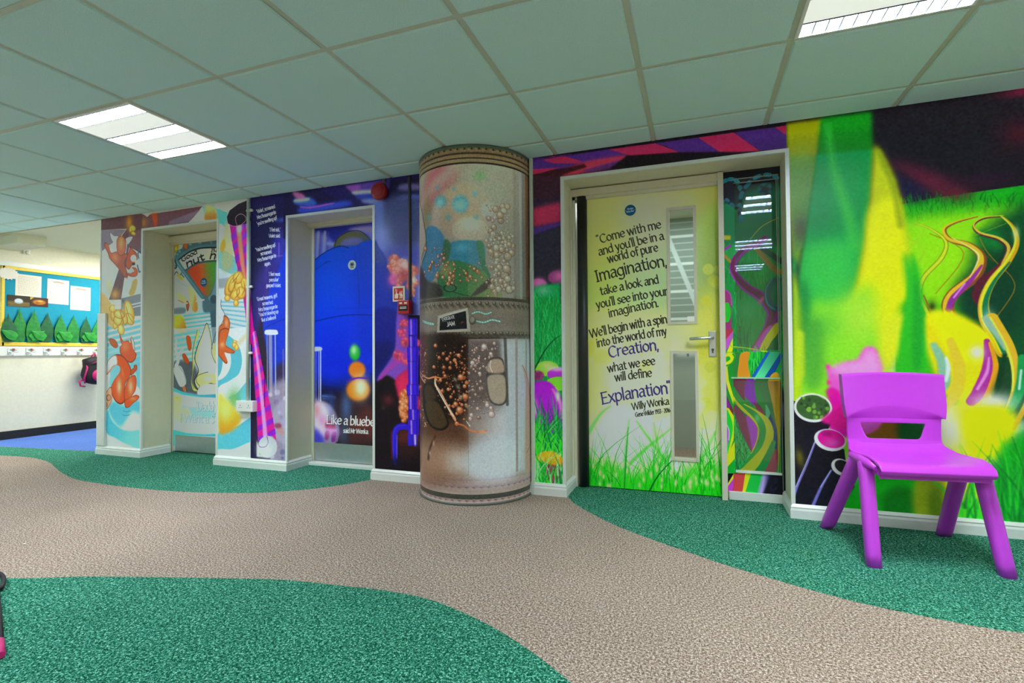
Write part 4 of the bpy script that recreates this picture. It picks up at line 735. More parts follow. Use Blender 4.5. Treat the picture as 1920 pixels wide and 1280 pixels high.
# ---------- door 3: quote door
c = CV3
c.K_(980, 590, .289)
c.poly([(300, -800), (1400, -1000), (1400, 1300), (300, 1300)], 'B2C068', sm=False)
c.K_(980, 230, .289)
c.poly([(400, 460), (1290, 350), (1290, 2600), (400, 2600)], '9CAA50', sm=False, blur=3)
c.poly([(560, 520), (1000, 480), (1240, 900), (1100, 1300), (500, 1280), (480, 700)], 'A8C08C', blur=40, a=.9); c.poly([(420, 460), (640, 440), (600, 1200), (420, 1200)], '9CAA3C', blur=28, a=.7); c.poly([(1180, 370), (1290, 350), (1290, 1300), (1190, 1200)], '90AC44', blur=14, a=.7)
c.K_(980, 590, .289)
c.poly([(400, 0), (1300, -20), (1300, 620), (400, 700)], 'D4DA84', blur=22, sm=False); c.poly([(500, 200), (1000, 120), (1100, 700), (900, 820), (480, 760)], 'E2E6B4', blur=34); c.poly([(420, 640), (1000, 640), (1300, 620), (1300, 1250), (420, 1250)], 'E6ECC8', blur=20, sm=False); c.poly([(1140, -100), (1300, -100), (1300, 560), (1180, 700)], 'D8D450', blur=16, a=.8); c.poly([(420, 100), (520, 100), (500, 640), (420, 700)], 'C8D05C', blur=14, a=.8)
bokeh(c, 40, (415, 120, 1290, 600), 5, 15, ['D8DC60', 'C4CC50', 'E8ECB0', 'DCE070'], .4); bokeh(c, 16, (1130, -300, 1290, 700), 8, 17, ['D0CC30', 'C4C838', 'E0DC58'], .55); bokeh(c, 24, (600, 560, 1290, 820), 6, 16, ['E4EC9C', 'F2F6DC', 'D8E480'], .45)
c.ell((520, 275), 62, 50, 'C8CE50', blur=.8, a=.5); c.ell((430, 215), 40, 56, 'BCC23C', blur=.8, a=.6)
c.blob((1120, 520), 10, 16, 'F8F8E0', .7); c.blob((700, 700), 40, 22, 'F4F4E4', .7)
c.poly([(415, 1000), (560, 940), (700, 1040), (820, 980), (960, 1060), (1120, 960), (1300, 1000), (1300, 1260), (415, 1260)], '3CD41C', blur=9, a=.85); c.poly([(415, 1090), (1300, 1090), (1300, 1260), (415, 1260)], '18D010', blur=6, a=.9)
# soft out-of-focus blades
for P_, W_, col_ in (([(430, 760), (500, 650), (570, 590)], [9, 6, 2], '58C050'), ([(440, 1010), (520, 1130)], [8, 8], '0C9018'), ([(650, 1130), (668, 900), (690, 680)], [7, 6, 2], '3CAC48'), ([(740, 690), (860, 860), (1010, 1060), (1090, 1150)], [3, 6, 8, 8], '44C83C'), ([(560, 1120), (740, 920), (960, 740)], [8, 7, 2], '3CC034'), ([(700, 1150), (900, 960), (1090, 800)], [8, 6, 3], '48C840'), ([(1250, 760), (1150, 960), (1060, 1150)], [4, 8, 10], '70DC50'), ([(850, 700), (880, 900), (860, 1140)], [2, 5, 7], '60D040')):
    c.stroke(P_, W_, col_, blur=2.2, a=.75)
c.K = None
grass(c, 60, 1100, 1355, 918, 945, 30, 75, 1.6, 4, ['20D010', '18BC14', '38E018', '48E83C'], .55, .5, .9)
grass(c, 130, 1100, 1358, 905, 945, 25, 110, .7, 1.8, ['1CC010', '10A018', '0C7C1C', '34DC20', '20C818'], .42, .2, .95)
grass(c, 26, 1100, 1150, 900, 930, 60, 110, .8, 1.6, ['12A818', '0C8018', '1CC414'], .45, .2); grass(c, 24, 1310, 1356, 880, 930, 50, 130, .8, 2, ['0CA418', '0C8018', '1CC414'], .3, .2); grass(c, 24, 1215, 1250, 895, 930, 60, 125, .8, 1.6, ['12A818', '1CC414'], .3, .2)
for k in range(46): c.blob((rng.uniform(1110, 1350), rng.uniform(868, 915)), 2.2, 5, 'ECF0A8', .75)
c.stroke([(1215, 925), (1235, 890), (1268, 855)], [3.5, 2.5, 1], '0C6820'); c.stroke([(1170, 925), (1173, 870), (1178, 800)], [3, 2.4, .6], '148C28', blur=.5)
DT = '2A2822'
def D1_(x, y): return (980+x*.289, 230+y*.289)
def D2_(x, y): return (980+x*.289, 590+y*.289)
for t_, p0, p1, h_, w2, b_, col_ in (
    ('"Come with me', D1_(488, 785), D1_(900, 682), 21, .085, -1.2, DT), ("and you'll be in a", D1_(496, 862), D1_(918, 756), 21, .085, -1.5, DT), ('world of pure', D1_(556, 910), D1_(880, 832), 21, .085, -1, DT),
    ('Imagination,', D1_(480, 1032), D1_(936, 928), 29, .075, -2, DT), ('take a look and', D1_(506, 1118), D1_(884, 1040), 21, .085, -1, DT), ("you'll see into your", D1_(482, 1206), D1_(944, 1116), 21, .085, -1.5, DT), ('imagination.', D1_(562, 1262), D1_(882, 1192), 21, .085, -1, DT),
    ("We'll begin with a spin", D2_(440, 150), D2_(938, 52), 21.5, .085, -1.8, DT), ('into the world of my', D2_(484, 210), D2_(936, 130), 21, .085, -1.4, DT), ('Creation,', D2_(560, 278), D2_(882, 226), 28, .08, -1, '3A2C6E'),
    ('what we see', D2_(554, 374), D2_(860, 322), 21, .085, -1, DT), ('will define', D2_(600, 432), D2_(838, 400), 21, .085, -.6, DT), ('Explanation"', D2_(514, 580), D2_(966, 506), 30, .08, -2, '3A2C6E'), ('Willy Wonka', D2_(712, 618), D2_(950, 580), 18, .085, -.6, DT), ('Gene Wilder 1933 - 2016', D2_(732, 662), D2_(958, 630), 11, .10, -.3, DT)):
    c.text(t_, p0, p1, h_, col_, wt=w2+.025, thin=.045, bend=-b_)

# ---------- side screen
c = CVS
c.K_(1340, 620, .2658)
def sb(x0, x1, y0, y1, col, blur=.4): c.poly([(x0, y0), (x1, y0), (x1, y1), (x0, y1)], col, sm=False, blur=blur)
sb(40, 560, -1300, 1260, '0A9038'); 
c.K = None
grass(c, 420, 1352, 1480, 440, 960, 22, 50, 1, 2.2, ['0A7030', '14A844', '0C9038', '08602C', '28C058', '20B04C'], .4, .3, .7)
c.K_(1320, 270, .1406)
sb(220, 1060, 60, 800, '14121C', 2); c.poly([(230, 830), (350, 800), (480, 900), (560, 700), (940, 640), (1060, 620), (1060, 1300), (230, 1300)], '0A7040', blur=5)
c.poly([(500, 640), (940, 520), (1060, 600), (1060, 900), (480, 1000)], '0A6C4C', blur=8, a=.8)
def arch(P, w_, col='1C6C80'):
    c.stroke(P, w_, '18242C'); 
    q = crom(np.array(P, float), False, 5)
    for k in range(0, len(q)-3, 5): c.stroke(q[k:k+3], w_, col, sm=False, a=.95)
arch([(200, 540), (260, 500), (340, 470), (420, 480), (480, 560), (500, 620)], 8); arch([(500, 1000), (480, 860), (490, 700), (560, 560), (680, 450), (820, 410), (940, 430), (1000, 480)], 8); arch([(240, 780), (300, 740), (360, 800), (470, 860), (520, 900)], 6, '2C5C70')
c.ell((820, 590), 100, 84, '1A5A6A', blur=.5); c.ell((820, 590), 54, 44, '141A22', blur=.5); 
for k in range(5): c.blob((820+70*math.cos(k*1.26), 590+60*math.sin(k*1.26)), 3, 3, '0E2028', .9)
c.K_(980, 230, .289)
Y1_ = [(1297, 760), (1320, 720), (1345, 712)]
c.stroke([(1480, 750), (1540, 680), (1600, 640), (1660, 615)], [1.6, 2, 2, 2], 'A0A030'); c.stroke([(1510, 800), (1560, 860), (1640, 950), (1680, 970)], [9, 11, 12, 10], '8C7A24', blur=.4); c.stroke([(1530, 790), (1600, 840), (1680, 900)], [9, 10, 10], '184828', blur=.4)
R1_ = [(1575, 745), (1520, 780), (1440, 820), (1385, 880), (1365, 940), (1390, 1000), (1460, 1070), (1540, 1120), (1600, 1180), (1625, 1240), (1600, 1330), (1540, 1440), (1500, 1500)]
c.stroke(R1_, [11, 12, 13, 14, 14, 15, 17, 20, 22, 22, 20, 18, 16], '982CA0', blur=.4); c.stroke([(x-4, y-6) for x, y in R1_], [6, 7, 7, 7, 7, 8, 10, 12, 13, 12, 10, 8, 7], '6A1E4C', blur=.5)
c.blob((1550, 1150), 4, 10, 'E08098', .7, -40)
c.ell((1650, 1110), 80, 112, '145C5C', blur=.5, a=.9); c.ell((1665, 1110), 52, 84, '0C7848', blur=.5); c.stroke([(1620, 1010), (1580, 1080), (1590, 1170), (1640, 1210)], 2.6, '2C8C94')
sb(1290, 1350, 730, 760, 'B0A820', 1); c.stroke([(1295, 830), (1345, 800)], 5, '982CA0'); c.stroke([(1300, 850), (1345, 900)], 5, 'A88024'); c.poly([(1300, 1070), (1340, 1100), (1355, 1160), (1355, 1400), (1300, 1350)], 'A42C78', sm=False, blur=.5); c.stroke([(1300, 1075), (1345, 1110), (1356, 1180)], 2, 'C838C8'); c.ell((1325, 1230), 26, 66, '1CC020')
c.blob((1450, 1200), 22, 20, '40B068', .5)
# middle and lower panels
c.K_(1340, 620, .2658)
c.poly([(62, 0), (130, -20), (130, 30), (75, 140), (62, 140)], 'B83048', sm=False); c.poly([(80, 60), (130, 0), (130, 60), (75, 150), (66, 150)], 'C858D0', sm=False); c.poly([(80, 160), (128, 50), (130, 120), (120, 170)], 'ECE414', sm=False)
c.poly([(240, 150), (330, 20), (390, -40), (440, -40), (400, 40), (330, 90), (290, 140)], 'A83060', blur=.4); c.poly([(265, 150), (340, 20), (400, -40), (430, 0), (370, 60), (330, 110), (310, 150)], 'C858C8', blur=.6); c.poly([(315, 150), (350, 60), (440, -60), (450, 10), (400, 80), (365, 150)], 'E8DC20', blur=.4); c.poly([(365, 150), (410, 80), (455, 20), (460, 150)], '14803C', blur=.4)
sb(70, 470, 148, 345, '1CA838'); c.K = None; grass(c, 50, 1395, 1440, 668, 712, 18, 40, 1, 3, ['18C83C', '0C8030', '34DC50', '0A6028'], .3, .3); c.K_(1340, 620, .2658)
c.poly([(70, 155), (180, 150), (175, 220), (165, 345), (85, 345)], '2C8038', sm=False, blur=.4); c.poly([(80, 160), (130, 155), (142, 190), (110, 235), (75, 255)], 'ECE818', blur=.5); c.stroke([(70, 250), (120, 230), (142, 190), (130, 165)], 3, '10A020'); c.poly([(75, 190), (100, 180), (110, 200), (80, 220)], '18A828'); c.poly([(185, 160), (245, 150), (235, 230), (248, 345), (165, 345), (170, 230)], 'D88C1C', blur=.4)
c.poly([(370, 148), (395, 148), (290, 345), (262, 320)], '1058C8', sm=False); c.poly([(392, 148), (468, 148), (345, 345), (272, 345)], '58DC9C', sm=False, blur=.3, col2='38A878', g=((300, 345), (440, 150))); c.poly([(468, 148), (480, 180), (400, 345), (340, 345)], '0C50A0', sm=False); c.stroke([(490, 150), (480, 260), (440, 345)], 5, '3C9C70', blur=.5)
c.stroke([(135, 112), (220, 120), (370, 145)], 2, 'B8D820'); c.stroke([(130, 30), (132, 120), (460, 140)], .8, '50A868')
# lower pane
sb(130, 462, 345, 1000, '149838')
c.K = None; grass(c, 160, 1375, 1420, 790, 890, 20, 50, 1, 2.6, ['0C5030', '18B050', '30D868', '0A7034', '28C058'], .5, .3, .85); c.K_(1340, 620, .2658)
c.poly([(130, 345), (240, 345), (220, 400), (215, 480), (250, 540), (340, 590), (300, 590), (160, 470), (132, 420)], '8C2850', sm=True, blur=.4)
c.poly([(225, 345), (280, 345), (285, 420), (300, 520), (270, 520), (215, 460), (212, 420)], '9C20D0', blur=.4); c.poly([(280, 520), (310, 520), (355, 580), (350, 620)], '8C2848', blur=.4)
c.poly([(285, 345), (380, 345), (395, 450), (420, 560), (440, 650), (430, 700), (390, 600), (330, 440)], '2C8840', blur=.4); c.poly([(378, 345), (462, 345), (455, 1000), (438, 700), (410, 520)], 'E0A018', blur=.4, col2='E8C820', g=((400, 400), (440, 980)))
c.poly([(370, 530), (400, 600), (440, 700), (445, 900), (420, 800), (380, 640)], '1C4C90', blur=.5); c.poly([(362, 520), (395, 580), (370, 630)], '58C890', blur=.4)
c.poly([(132, 520), (220, 600), (240, 640), (275, 860), (230, 800), (160, 640)], '8C3058', blur=.5); c.poly([(225, 600), (290, 640), (318, 720), (300, 800), (272, 860), (250, 740)], 'B440D8', blur=.5)
G_ = [(130, 410), (180, 490), (260, 560), (325, 640), (350, 720), (320, 830), (250, 930), (190, 1000)]
c.stroke([(130, 470), (190, 545), (270, 620), (310, 690), (300, 780), (260, 870)], [5, 6, 5, 3, 2, 2], 'D8E018'); c.stroke(G_, [9, 11, 13, 14, 14, 14, 14, 14], '10A034', blur=.3)
c.stroke([(210, 520), (300, 570), (370, 640), (392, 730), (360, 840), (280, 940), (200, 1020)], [2, 4, 11, 14, 15, 18, 20], 'D8E818', blur=.3); c.stroke([(420, 790), (380, 880), (310, 1010)], [8, 10, 12], '10943C', blur=.3); c.poly([(385, 940), (430, 840), (450, 860), (435, 1000), (355, 1000)], '9C3850', blur=.4); c.blob((300, 620), 5, 8, 'A0F0A0', .6)
# left strip of side screen (below)
sb(62, 132, 250, 1200, '149030')
c.poly([(72, 250), (90, 250), (100, 350), (132, 460), (132, 520), (90, 400), (76, 330)], 'E0DC20', sm=False); c.poly([(76, 330), (90, 420), (78, 420)], '8020A8', sm=False); c.poly([(76, 440), (132, 560), (132, 600), (76, 540)], '702040', sm=False); c.poly([(80, 460), (110, 540), (80, 540)], '8818B8', sm=False)
c.poly([(76, 540), (100, 545), (135, 600), (135, 760), (110, 840), (84, 870), (76, 700)], 'E8E018', sm=False); c.poly([(78, 570), (110, 600), (128, 680), (112, 780), (84, 860)], '18C030', blur=.3); c.poly([(78, 650), (95, 680), (103, 740), (90, 810), (80, 820)], 'B448D8', blur=.4); c.stroke([(80, 650), (100, 700), (100, 770)], 1.4, 'D8D8E8')
c.poly([(84, 880), (142, 780), (142, 900), (90, 960)], 'ECE418', sm=False); c.poly([(86, 980), (142, 900), (140, 1010), (90, 1080)], '0CA030', sm=False)
# bottom
sb(62, 490, 1005, 1200, '12101C')
c.poly([(132, 1005), (215, 1005), (192, 1172), (130, 1190)], 'C03C40', sm=False); c.poly([(215, 1005), (258, 1005), (205, 1175), (190, 1172)], 'ECD818', sm=False); c.poly([(255, 1005), (345, 1010), (300, 1180), (206, 1175)], '18A83C', sm=False); c.poly([(340, 1005), (400, 1010), (325, 1185), (295, 1180)], 'A494D0', sm=False, blur=1.5, col2='2C2050', g=((330, 1100), (380, 1110)))
c.poly([(90, 1080), (132, 1010), (132, 1060), (90, 1100)], 'ECE418', sm=False); c.poly([(84, 1180), (90, 1100), (132, 1040), (132, 1100), (110, 1190)], 'C038D8', sm=False); c.poly([(110, 1190), (132, 1100), (132, 1195)], 'B83C60', sm=False)
# right edge strips
c.poly([(462, 340), (500, 480), (500, 1200), (475, 1200)], '100E18', sm=False, blur=.5); c.poly([(470, 540), (490, 500), (500, 560), (490, 640), (480, 700)], '605878', blur=2, a=.8)
c.K = None
for q in ([(1443, 925), (1447, 931), (1451, 925)], [(1444, 918), (1452, 923)], [(1447, 910), (1445, 916), (1453, 918)], [(1455, 913), (1453, 917), (1457, 914)], [(1450, 899), (1457, 903), (1451, 905)], [(1452, 896), (1459, 899)]): c.stroke(q, .8, '2C346C', a=.8)

# ---------- pillar
c = CVC
c.K_(770, 250, .2814)
def vb(y0, y1, col, **k):   # full-width band in pillar coordinates
    v0 = onC(np.array([[893, 250+y0*.2814]]))[0][1]; v1 = onC(np.array([[893, 250+y1*.2814]]))[0][1]
    r0, r1 = int((v1-c.v0)*c.ppm), int((v0-c.v0)*c.ppm); c.a[max(0, r0):max(0, r1)] = hexc(col); return min(v0, v1), max(v0, v1)
c.a[:] = hexc('857E72')
c.poly([(40, 240), (300, 200), (420, 220), (180, 480), (60, 900), (40, 900)], '7C6A5C', blur=8)
c.poly([(680, 200), (800, 240), (800, 1100), (700, 1100)], '78746C', sm=False, blur=2); c.stroke([(745, 210), (750, 1100)], 13, '64605A', blur=1, sm=False); c.stroke([(780, 230), (785, 1100)], 12, '50301C', blur=1, sm=False); c.stroke([(690, 200), (697, 1090)], 6, '6C6058', blur=1, sm=False); c.stroke([(730, 230), (737, 1090)], 6, '8A908C', blur=1, sm=False)
c.poly([(290, 200), (690, 200), (690, 1090), (560, 1090), (420, 600)], '7E7C70', blur=10, sm=False)
c.poly([(150, 240), (300, 200), (260, 330), (180, 400), (130, 480), (60, 480), (80, 380)], '9A4454', blur=9, a=.85); c.poly([(270, 200), (340, 200), (220, 340), (60, 520)], '8E9080', blur=6, a=.6); c.blob((460, 280), 10, 9, '4E7C4C', .8); c.blob((70, 300), 8, 30, '888C80', .6); c.blob((110, 500), 12, 20, '6C6040', .7); c.poly([(52, 400), (75, 520), (100, 700), (70, 860), (55, 860)], '9C8C7C', sm=False, blur=1); c.stroke([(58, 410), (75, 520), (102, 680), (95, 760), (68, 850)], 1.2, '2C241C')
# skin-toned rounded patches and teal discs (plain shapes)
c.poly([(150, 520), (180, 440), (250, 360), (400, 340), (500, 420), (540, 520), (520, 680), (440, 725), (300, 700), (200, 660), (140, 600)], '94806C', blur=5, a=.9)
c.ell((395, 640), 120, 84, '9C9080', blur=2.5); c.blob((395, 605), 18, 14, 'A8B8A8', .6); c.ell((510, 510), 44, 56, '90908A', blur=2); c.blob((535, 570), 8, 6, '98809C', .8)
c.ell((200, 452), 40, 36, '3C7C8C', blur=3.5, a=.9); c.ell((332, 468), 54, 58, '3C8090', blur=4, a=.9); c.blob((325, 480), 10, 8, 'A0C4C8', .6); c.blob((195, 462), 7, 6, '90B8BC', .6)
for q in ((120, 560, 16), (250, 560, 20), (440, 560, 18), (290, 370, 14), (430, 400, 22), (180, 360, 14)): c.ell(q[:2], q[2], q[2], '4A8088', blur=2, a=.7)
# blue and green cloth
c.poly([(100, 650), (130, 615), (180, 630), (225, 700), (225, 800), (190, 920), (130, 990), (80, 970), (75, 860), (100, 780)], '2C6484', blur=.8); c.poly([(260, 730), (480, 730), (480, 900), (400, 880), (250, 840)], '2E6C84', blur=.8); c.blob((340, 760), 14, 8, '5C9CAC', .6)
c.poly([(225, 710), (268, 740), (250, 850), (210, 860)], '2C5438', blur=.5); c.poly([(440, 720), (485, 730), (500, 860), (540, 960), (560, 1010), (490, 940), (455, 820)], '2C6040', blur=.5)
c.poly([(185, 930), (240, 850), (330, 850), (450, 890), (500, 930), (540, 1000), (600, 1090), (200, 1090), (180, 1000)], '2C6038', blur=1, col2='6A7C44', g=((300, 960), (600, 1060))); c.blob((240, 920), 12, 9, '8A7C48', .7); c.blob((230, 900), 12, 10, '7A7444', .6)
c.stroke([(100, 650), (105, 780), (75, 880), (85, 960)], 1.4, '20302C'); c.stroke([(185, 1010), (300, 1060), (400, 1085)], 1.4, '20302C')
c.poly([(65, 880), (110, 980), (180, 1000), (200, 1090), (60, 1090)], '282420', blur=1.5); c.ell((262, 1030), 46, 28, '1C3020'); c.ell((264, 1030), 36, 20, '305C3C'); c.poly([(480, 1000), (530, 960), (550, 990), (490, 1050), (400, 1085)], '34302A', blur=1)
# bubbles
def bubbles(n, box, r0, r1, cols, hi='E8D8C8'):
    for _ in range(n):
        x, y = rng.uniform(box[0], box[2]), rng.uniform(box[1], box[3]); r = r0+(r1-r0)*rng.random()**3; col_ = cols[rng.integers(len(cols))]; c.ell((x, y), r, r, '3A2418', a=.6); c.ell((x-.5, y-.5), r*.85, r*.85, col_, blur=r*.03); c.blob((x-r*.25, y-r*.3), r*.10, r*.10, hi, .9)
bubbles(60, (90, 760, 230, 960), 3, 17, ['7A4428', '94583A']); bubbles(70, (200, 850, 480, 1020), 3, 18, ['8C5030', 'A06840', '7A4024']); 
bubbles(230, (500, 470, 660, 1090), 4, 26, ['8A7058', '9A8468', '7A6450', '948C7C'], 'D0C8B4'); bubbles(90, (540, 660, 690, 1060), 6, 30, ['8E7C66', '989080'], 'D0C8B4')
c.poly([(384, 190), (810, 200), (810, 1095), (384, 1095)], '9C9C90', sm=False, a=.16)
# bands
def rivet_band(ya, yb, cols):
    va, vb2 = [onC(np.array([[893, y]]))[0][1] for y in (ya, yb)]
    r0, r1 = int((vb2-c.v0)*c.ppm), int((va-c.v0)*c.ppm); n_ = r1-r0
    for i in range(n_): c.a[min(c.h-1, r0+i)] = hexc(cols[min(len(cols)-1, int((1-(i+.5)/n_)*len(cols)))])
rivet_band(266, 306, ['2E261E', '2E261E', '5A4A38', '5E4E3C', '64523E', '5A4A38', '2A221A', '66543E', '6A583E', '28201A', '6E5E48', '6A5A44', '201A14'])
rivet_band(556, 638, ['3C382E', '74685C', '7A6E60', '766A5C', '72665A', '70665A', '6E645A', '6C6258', '70665C', '746A60', '6C6256', '4A443A', '2A2620'])
rivet_band(884, 958, ['8A7A80', '9C8A88', 'A08E8A', '7C6C7C', '9A8884', '9A8884', '8C7A88', '9C8C84', '988680', '9C8C84', '3C4038', '3C4038', '9A8480', 'A08A84', '5C5850', '40463C', '34402F'])
c.K = None; c.fn_ = c.fn; c.fn = None
def uvp(x, y): q = onC(np.array([[x, y]], float))[0]; return q
vt = [uvp(893, y)[1] for y in (278, 568, 624, 913, 938)]
for k in range(-26, 27):
    u = k*.044
    for j, v in enumerate(vt):
        if j in (1, 2) : 
            c.blob((u+.012, v-.016), .018, .010, '3A342C', .8, -35); c.ell((u, v), .0125, .0125, '3C382E'); c.blob((u-.003, v+.003), .006, .006, '9C9484', .9)
        elif j == 0: c.ell((u, v), .006, .006, '1E1812'); c.blob((u+.004, v-.003), .008, .004, '30261C', .7)
        else: c.blob((u+.008, v-.006), .010, .004, '6C5A58', .7, 35); c.ell((u, v), .006, .005, '4C3E34'); c.blob((u-.001, v+.002), .003, .003, 'D8CCBC', .8)
c.fn = c.fn_
c.K = None
# lower panel: chocolate splash
c.K_(770, 600, .2814)
c.poly([(40, 122), (384, 126), (384, 1035), (40, 1000)], '5C3A28', sm=False); c.poly([(384, 126), (810, 126), (810, 1010), (384, 1035)], '8C8078', sm=False)
c.poly([(80, 130), (384, 126), (384, 640), (260, 680), (120, 560), (70, 300)], '1C100E', blur=6); c.poly([(60, 130), (110, 130), (100, 480), (60, 540)], '4C2C20', blur=4)
c.poly([(384, 130), (640, 130), (640, 560), (560, 640), (500, 700), (384, 700)], '46352F', blur=6, sm=False)
c.poly([(384, 700), (520, 600), (640, 560), (700, 600), (700, 1020), (384, 1030)], 'B8B8BC', blur=16); c.poly([(600, 128), (800, 128), (800, 1000), (640, 1010)], 'A8B0B4', blur=4, sm=False)
c.poly([(40, 560), (200, 700), (384, 680), (384, 1035), (40, 1000)], '4C2E1E', blur=12); c.poly([(60, 800), (384, 840), (384, 1040), (40, 1000)], '94745E', blur=16); c.blob((320, 950), 24, 22, 'B4AEA8', .9); c.blob((80, 980), 12, 12, '8C6450', .7)
c.poly([(384, 860), (384, 1036), (700, 1015), (700, 800), (500, 780)], 'B8C4CC', blur=8, a=.9); c.blob((450, 700), 26, 30, '7A6458', .7)
c.stroke([(630, 128), (645, 560)], 6, '38322E', blur=1.2, sm=False); c.stroke([(705, 128), (710, 1000)], 5, '8C8484', blur=.8, sm=False); c.stroke([(770, 128), (775, 990)], 3, '8A8688', blur=.8, sm=False)
c.poly([(745, 300), (790, 420), (805, 640), (800, 980), (765, 990), (765, 600), (770, 430)], 'A88878', blur=2, a=.9); c.stroke([(745, 300), (785, 420), (803, 640), (800, 800), (775, 880)], 1, '6C4C40', a=.7)
bubbles(200, (150, 160, 384, 660), 3, 16, ['A04C24', '8A3C1C', '6C3018', 'B86438'], 'F8D0A8'); bubbles(180, (384, 150, 580, 660), 3, 16, ['8C6454', '9C7868', '6E5044', 'B08C7C'], 'F0E0D8'); bubbles(60, (65, 160, 110, 720), 3, 9, ['9C6850', 'B88468'])
for (x, y, r) in ((335, 380, 22), (365, 510, 22), (328, 600, 26), (300, 560, 18), (308, 690, 16), (360, 440, 14), (320, 235, 14)): c.ball((x, y), r, 'B05C34', 'F8C8A0', '4A2010')
for (x, y, r) in ((540, 628, 24), (490, 178, 20), (412, 285, 16), (460, 355, 12), (510, 566, 15), (535, 585, 13), (405, 632, 14), (535, 225, 13)): c.ball((x, y), r, 'B09488', 'F8F0EC', '5C4840')
for (x, y) in ((295, 395), (315, 445), (330, 512), (375, 575)): c.blob((x, y), 3, 5, '8C9078', .8, 40)
# two dark-edged leaf-shaped soles in the splash
c.poly([(85, 440), (140, 420), (185, 520), (245, 650), (250, 710), (190, 735), (120, 690), (80, 560)], '100C0A'); c.poly([(92, 450), (138, 436), (170, 520), (100, 540)], '38281C', blur=.6); c.poly([(98, 555), (175, 545), (238, 660), (236, 705), (185, 722), (125, 675)], '40301E', blur=.6)
c.poly([(515, 270), (560, 245), (615, 260), (630, 350), (645, 440), (640, 540), (590, 570), (530, 540), (505, 440), (505, 340)], '26221E'); c.poly([(520, 280), (560, 258), (608, 270), (620, 345), (515, 345)], '9C8068', blur=.6); c.poly([(520, 372), (618, 368), (635, 450), (628, 535), (585, 558), (535, 530), (515, 450)], '98846C', blur=.6); c.stroke([(535, 270), (530, 310), (545, 345)], 1.4, 'E8DCCC')
c.stroke([(58, 330), (110, 385), (160, 380), (165, 430), (200, 480), (250, 580), (290, 650), (300, 670)], [1.4, 2.4, 3, 5, 3, 4, 5, 2], 'C89070', blur=.4); c.stroke([(160, 390), (170, 440), (240, 570), (285, 640)], [1, 2.4, 1.6, 1], 'F0DCC8'); c.stroke([(110, 390), (160, 378), (205, 388)], [1, 2.5, 1.5], 'D87C40', blur=.5); c.stroke([(300, 690), (350, 700), (400, 735), (470, 745), (510, 735)], [2, 3, 4, 4, 2], 'B8683C', blur=.5); c.stroke([(372, 672), (395, 705)], [1, 2.2], 'F0E4D8'); c.stroke([(58, 345), (95, 415)], 1.2, 'C8A088'); c.blob((480, 745), 6, 3, 'E89058', .8)
c.stroke([(165, 770), (130, 850), (118, 920)], [2, 4, 6], '2C1810', blur=1.5, a=.8); c.blob((152, 820), 2, 4, 'C09078', .8); c.blob((127, 885), 2, 3, 'C0A090', .8)
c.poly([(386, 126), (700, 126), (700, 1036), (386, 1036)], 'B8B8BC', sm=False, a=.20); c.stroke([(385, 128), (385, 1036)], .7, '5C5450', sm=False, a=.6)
# sign plate and ropes
c.K_(770, 250, .2814)
c.poly([(180, 1215), (380, 1160), (398, 1300), (398, 1320), (176, 1325)], '9C968A', sm=False); c.poly([(196, 1232), (368, 1182), (376, 1300), (192, 1312)], '15161A', sm=False); c.stroke([(190, 1225), (374, 1172)], .8, 'C8C4B4', sm=False)
c.ell((412, 1245), 24, 30, '4A463E'); c.ell((410, 1240), 17, 21, '7C766A', blur=1)
for P_ in ([(410, 1200), (450, 1188), (500, 1202), (535, 1192)], [(440, 1250), (490, 1258), (540, 1242), (595, 1252)], [(80, 1248), (110, 1262), (150, 1270)]):
    c.stroke(P_, 4.4, '3C4C48'); c.stroke(P_, 3.2, '90BCAC'); q = crom(np.array(P_, float), False, 6)
    for k in range(0, len(q)-1, 2): c.stroke([q[k]+[-4, -5], q[k]+[4, 6]], .7, '4A6C64', sm=False)
c.K = None
c4 = lambda x, y: (770+x*.2814, 250+y*.2814)
c.text('CHOCOLATE', c4(210, 1247), c4(294, 1230), 7.5, 'E8ECE8', wt=.09, thin=.07); c.text('JAM', c4(244, 1284), c4(296, 1278), 11, 'E8ECE8', wt=.10, thin=.08); c.stroke([c4(208, 1253), c4(240, 1250)], .5, 'B8C0B8', sm=False); c.stroke([c4(336, 1268), c4(345, 1248), c4(340, 1260), c4(352, 1256)], .8, 'A03040', sm=False)

# ---------- small printed things and the painted corridor view (own unit square)
CVF = {}
def cvf(k, base, ppm=256): CVF[k] = Cv(None, 0, 1, 0, 1, ppm, base); return CVF[k]
def tx(c, t_, x0, y0, x1, y1, h, col, wt=.12, thin=.07, **k):
    # text in unit space (y up): flip through a temporary mapping
    f = c.fn; c.fn = lambda P: np.stack([P[:, 0], 1-P[:, 1]], 1); c.K = None
    c.text(t_, (x0, 1-y0), (x1, 1-y1), h, col, wt=wt, thin=thin, **k); c.fn = f
c = cvf('wc', 'C4D6D0'); 
for x, s_ in ((.40, 1), (.60, -1)):
    c.ell((x, .74), .055, .06, '18202C'); c.stroke([(x, .66), (x, .44)], .13, '18202C', sm=False); c.stroke([(x-.03, .44), (x-.08*s_, .20)], .055, '18202C', sm=False); c.stroke([(x+.03, .44), (x+.07*s_, .20)], .055, '18202C', sm=False); c.stroke([(x-.06*s_, .64), (x-.19*s_, .48)], .045, '18202C', sm=False); c.stroke([(x+.05*s_, .64), (x+.12*s_, .50)], .045, '18202C', sm=False)
c = cvf('fire', '0C5C90'); c.ell((.5, .5), .49, .49, '106498')
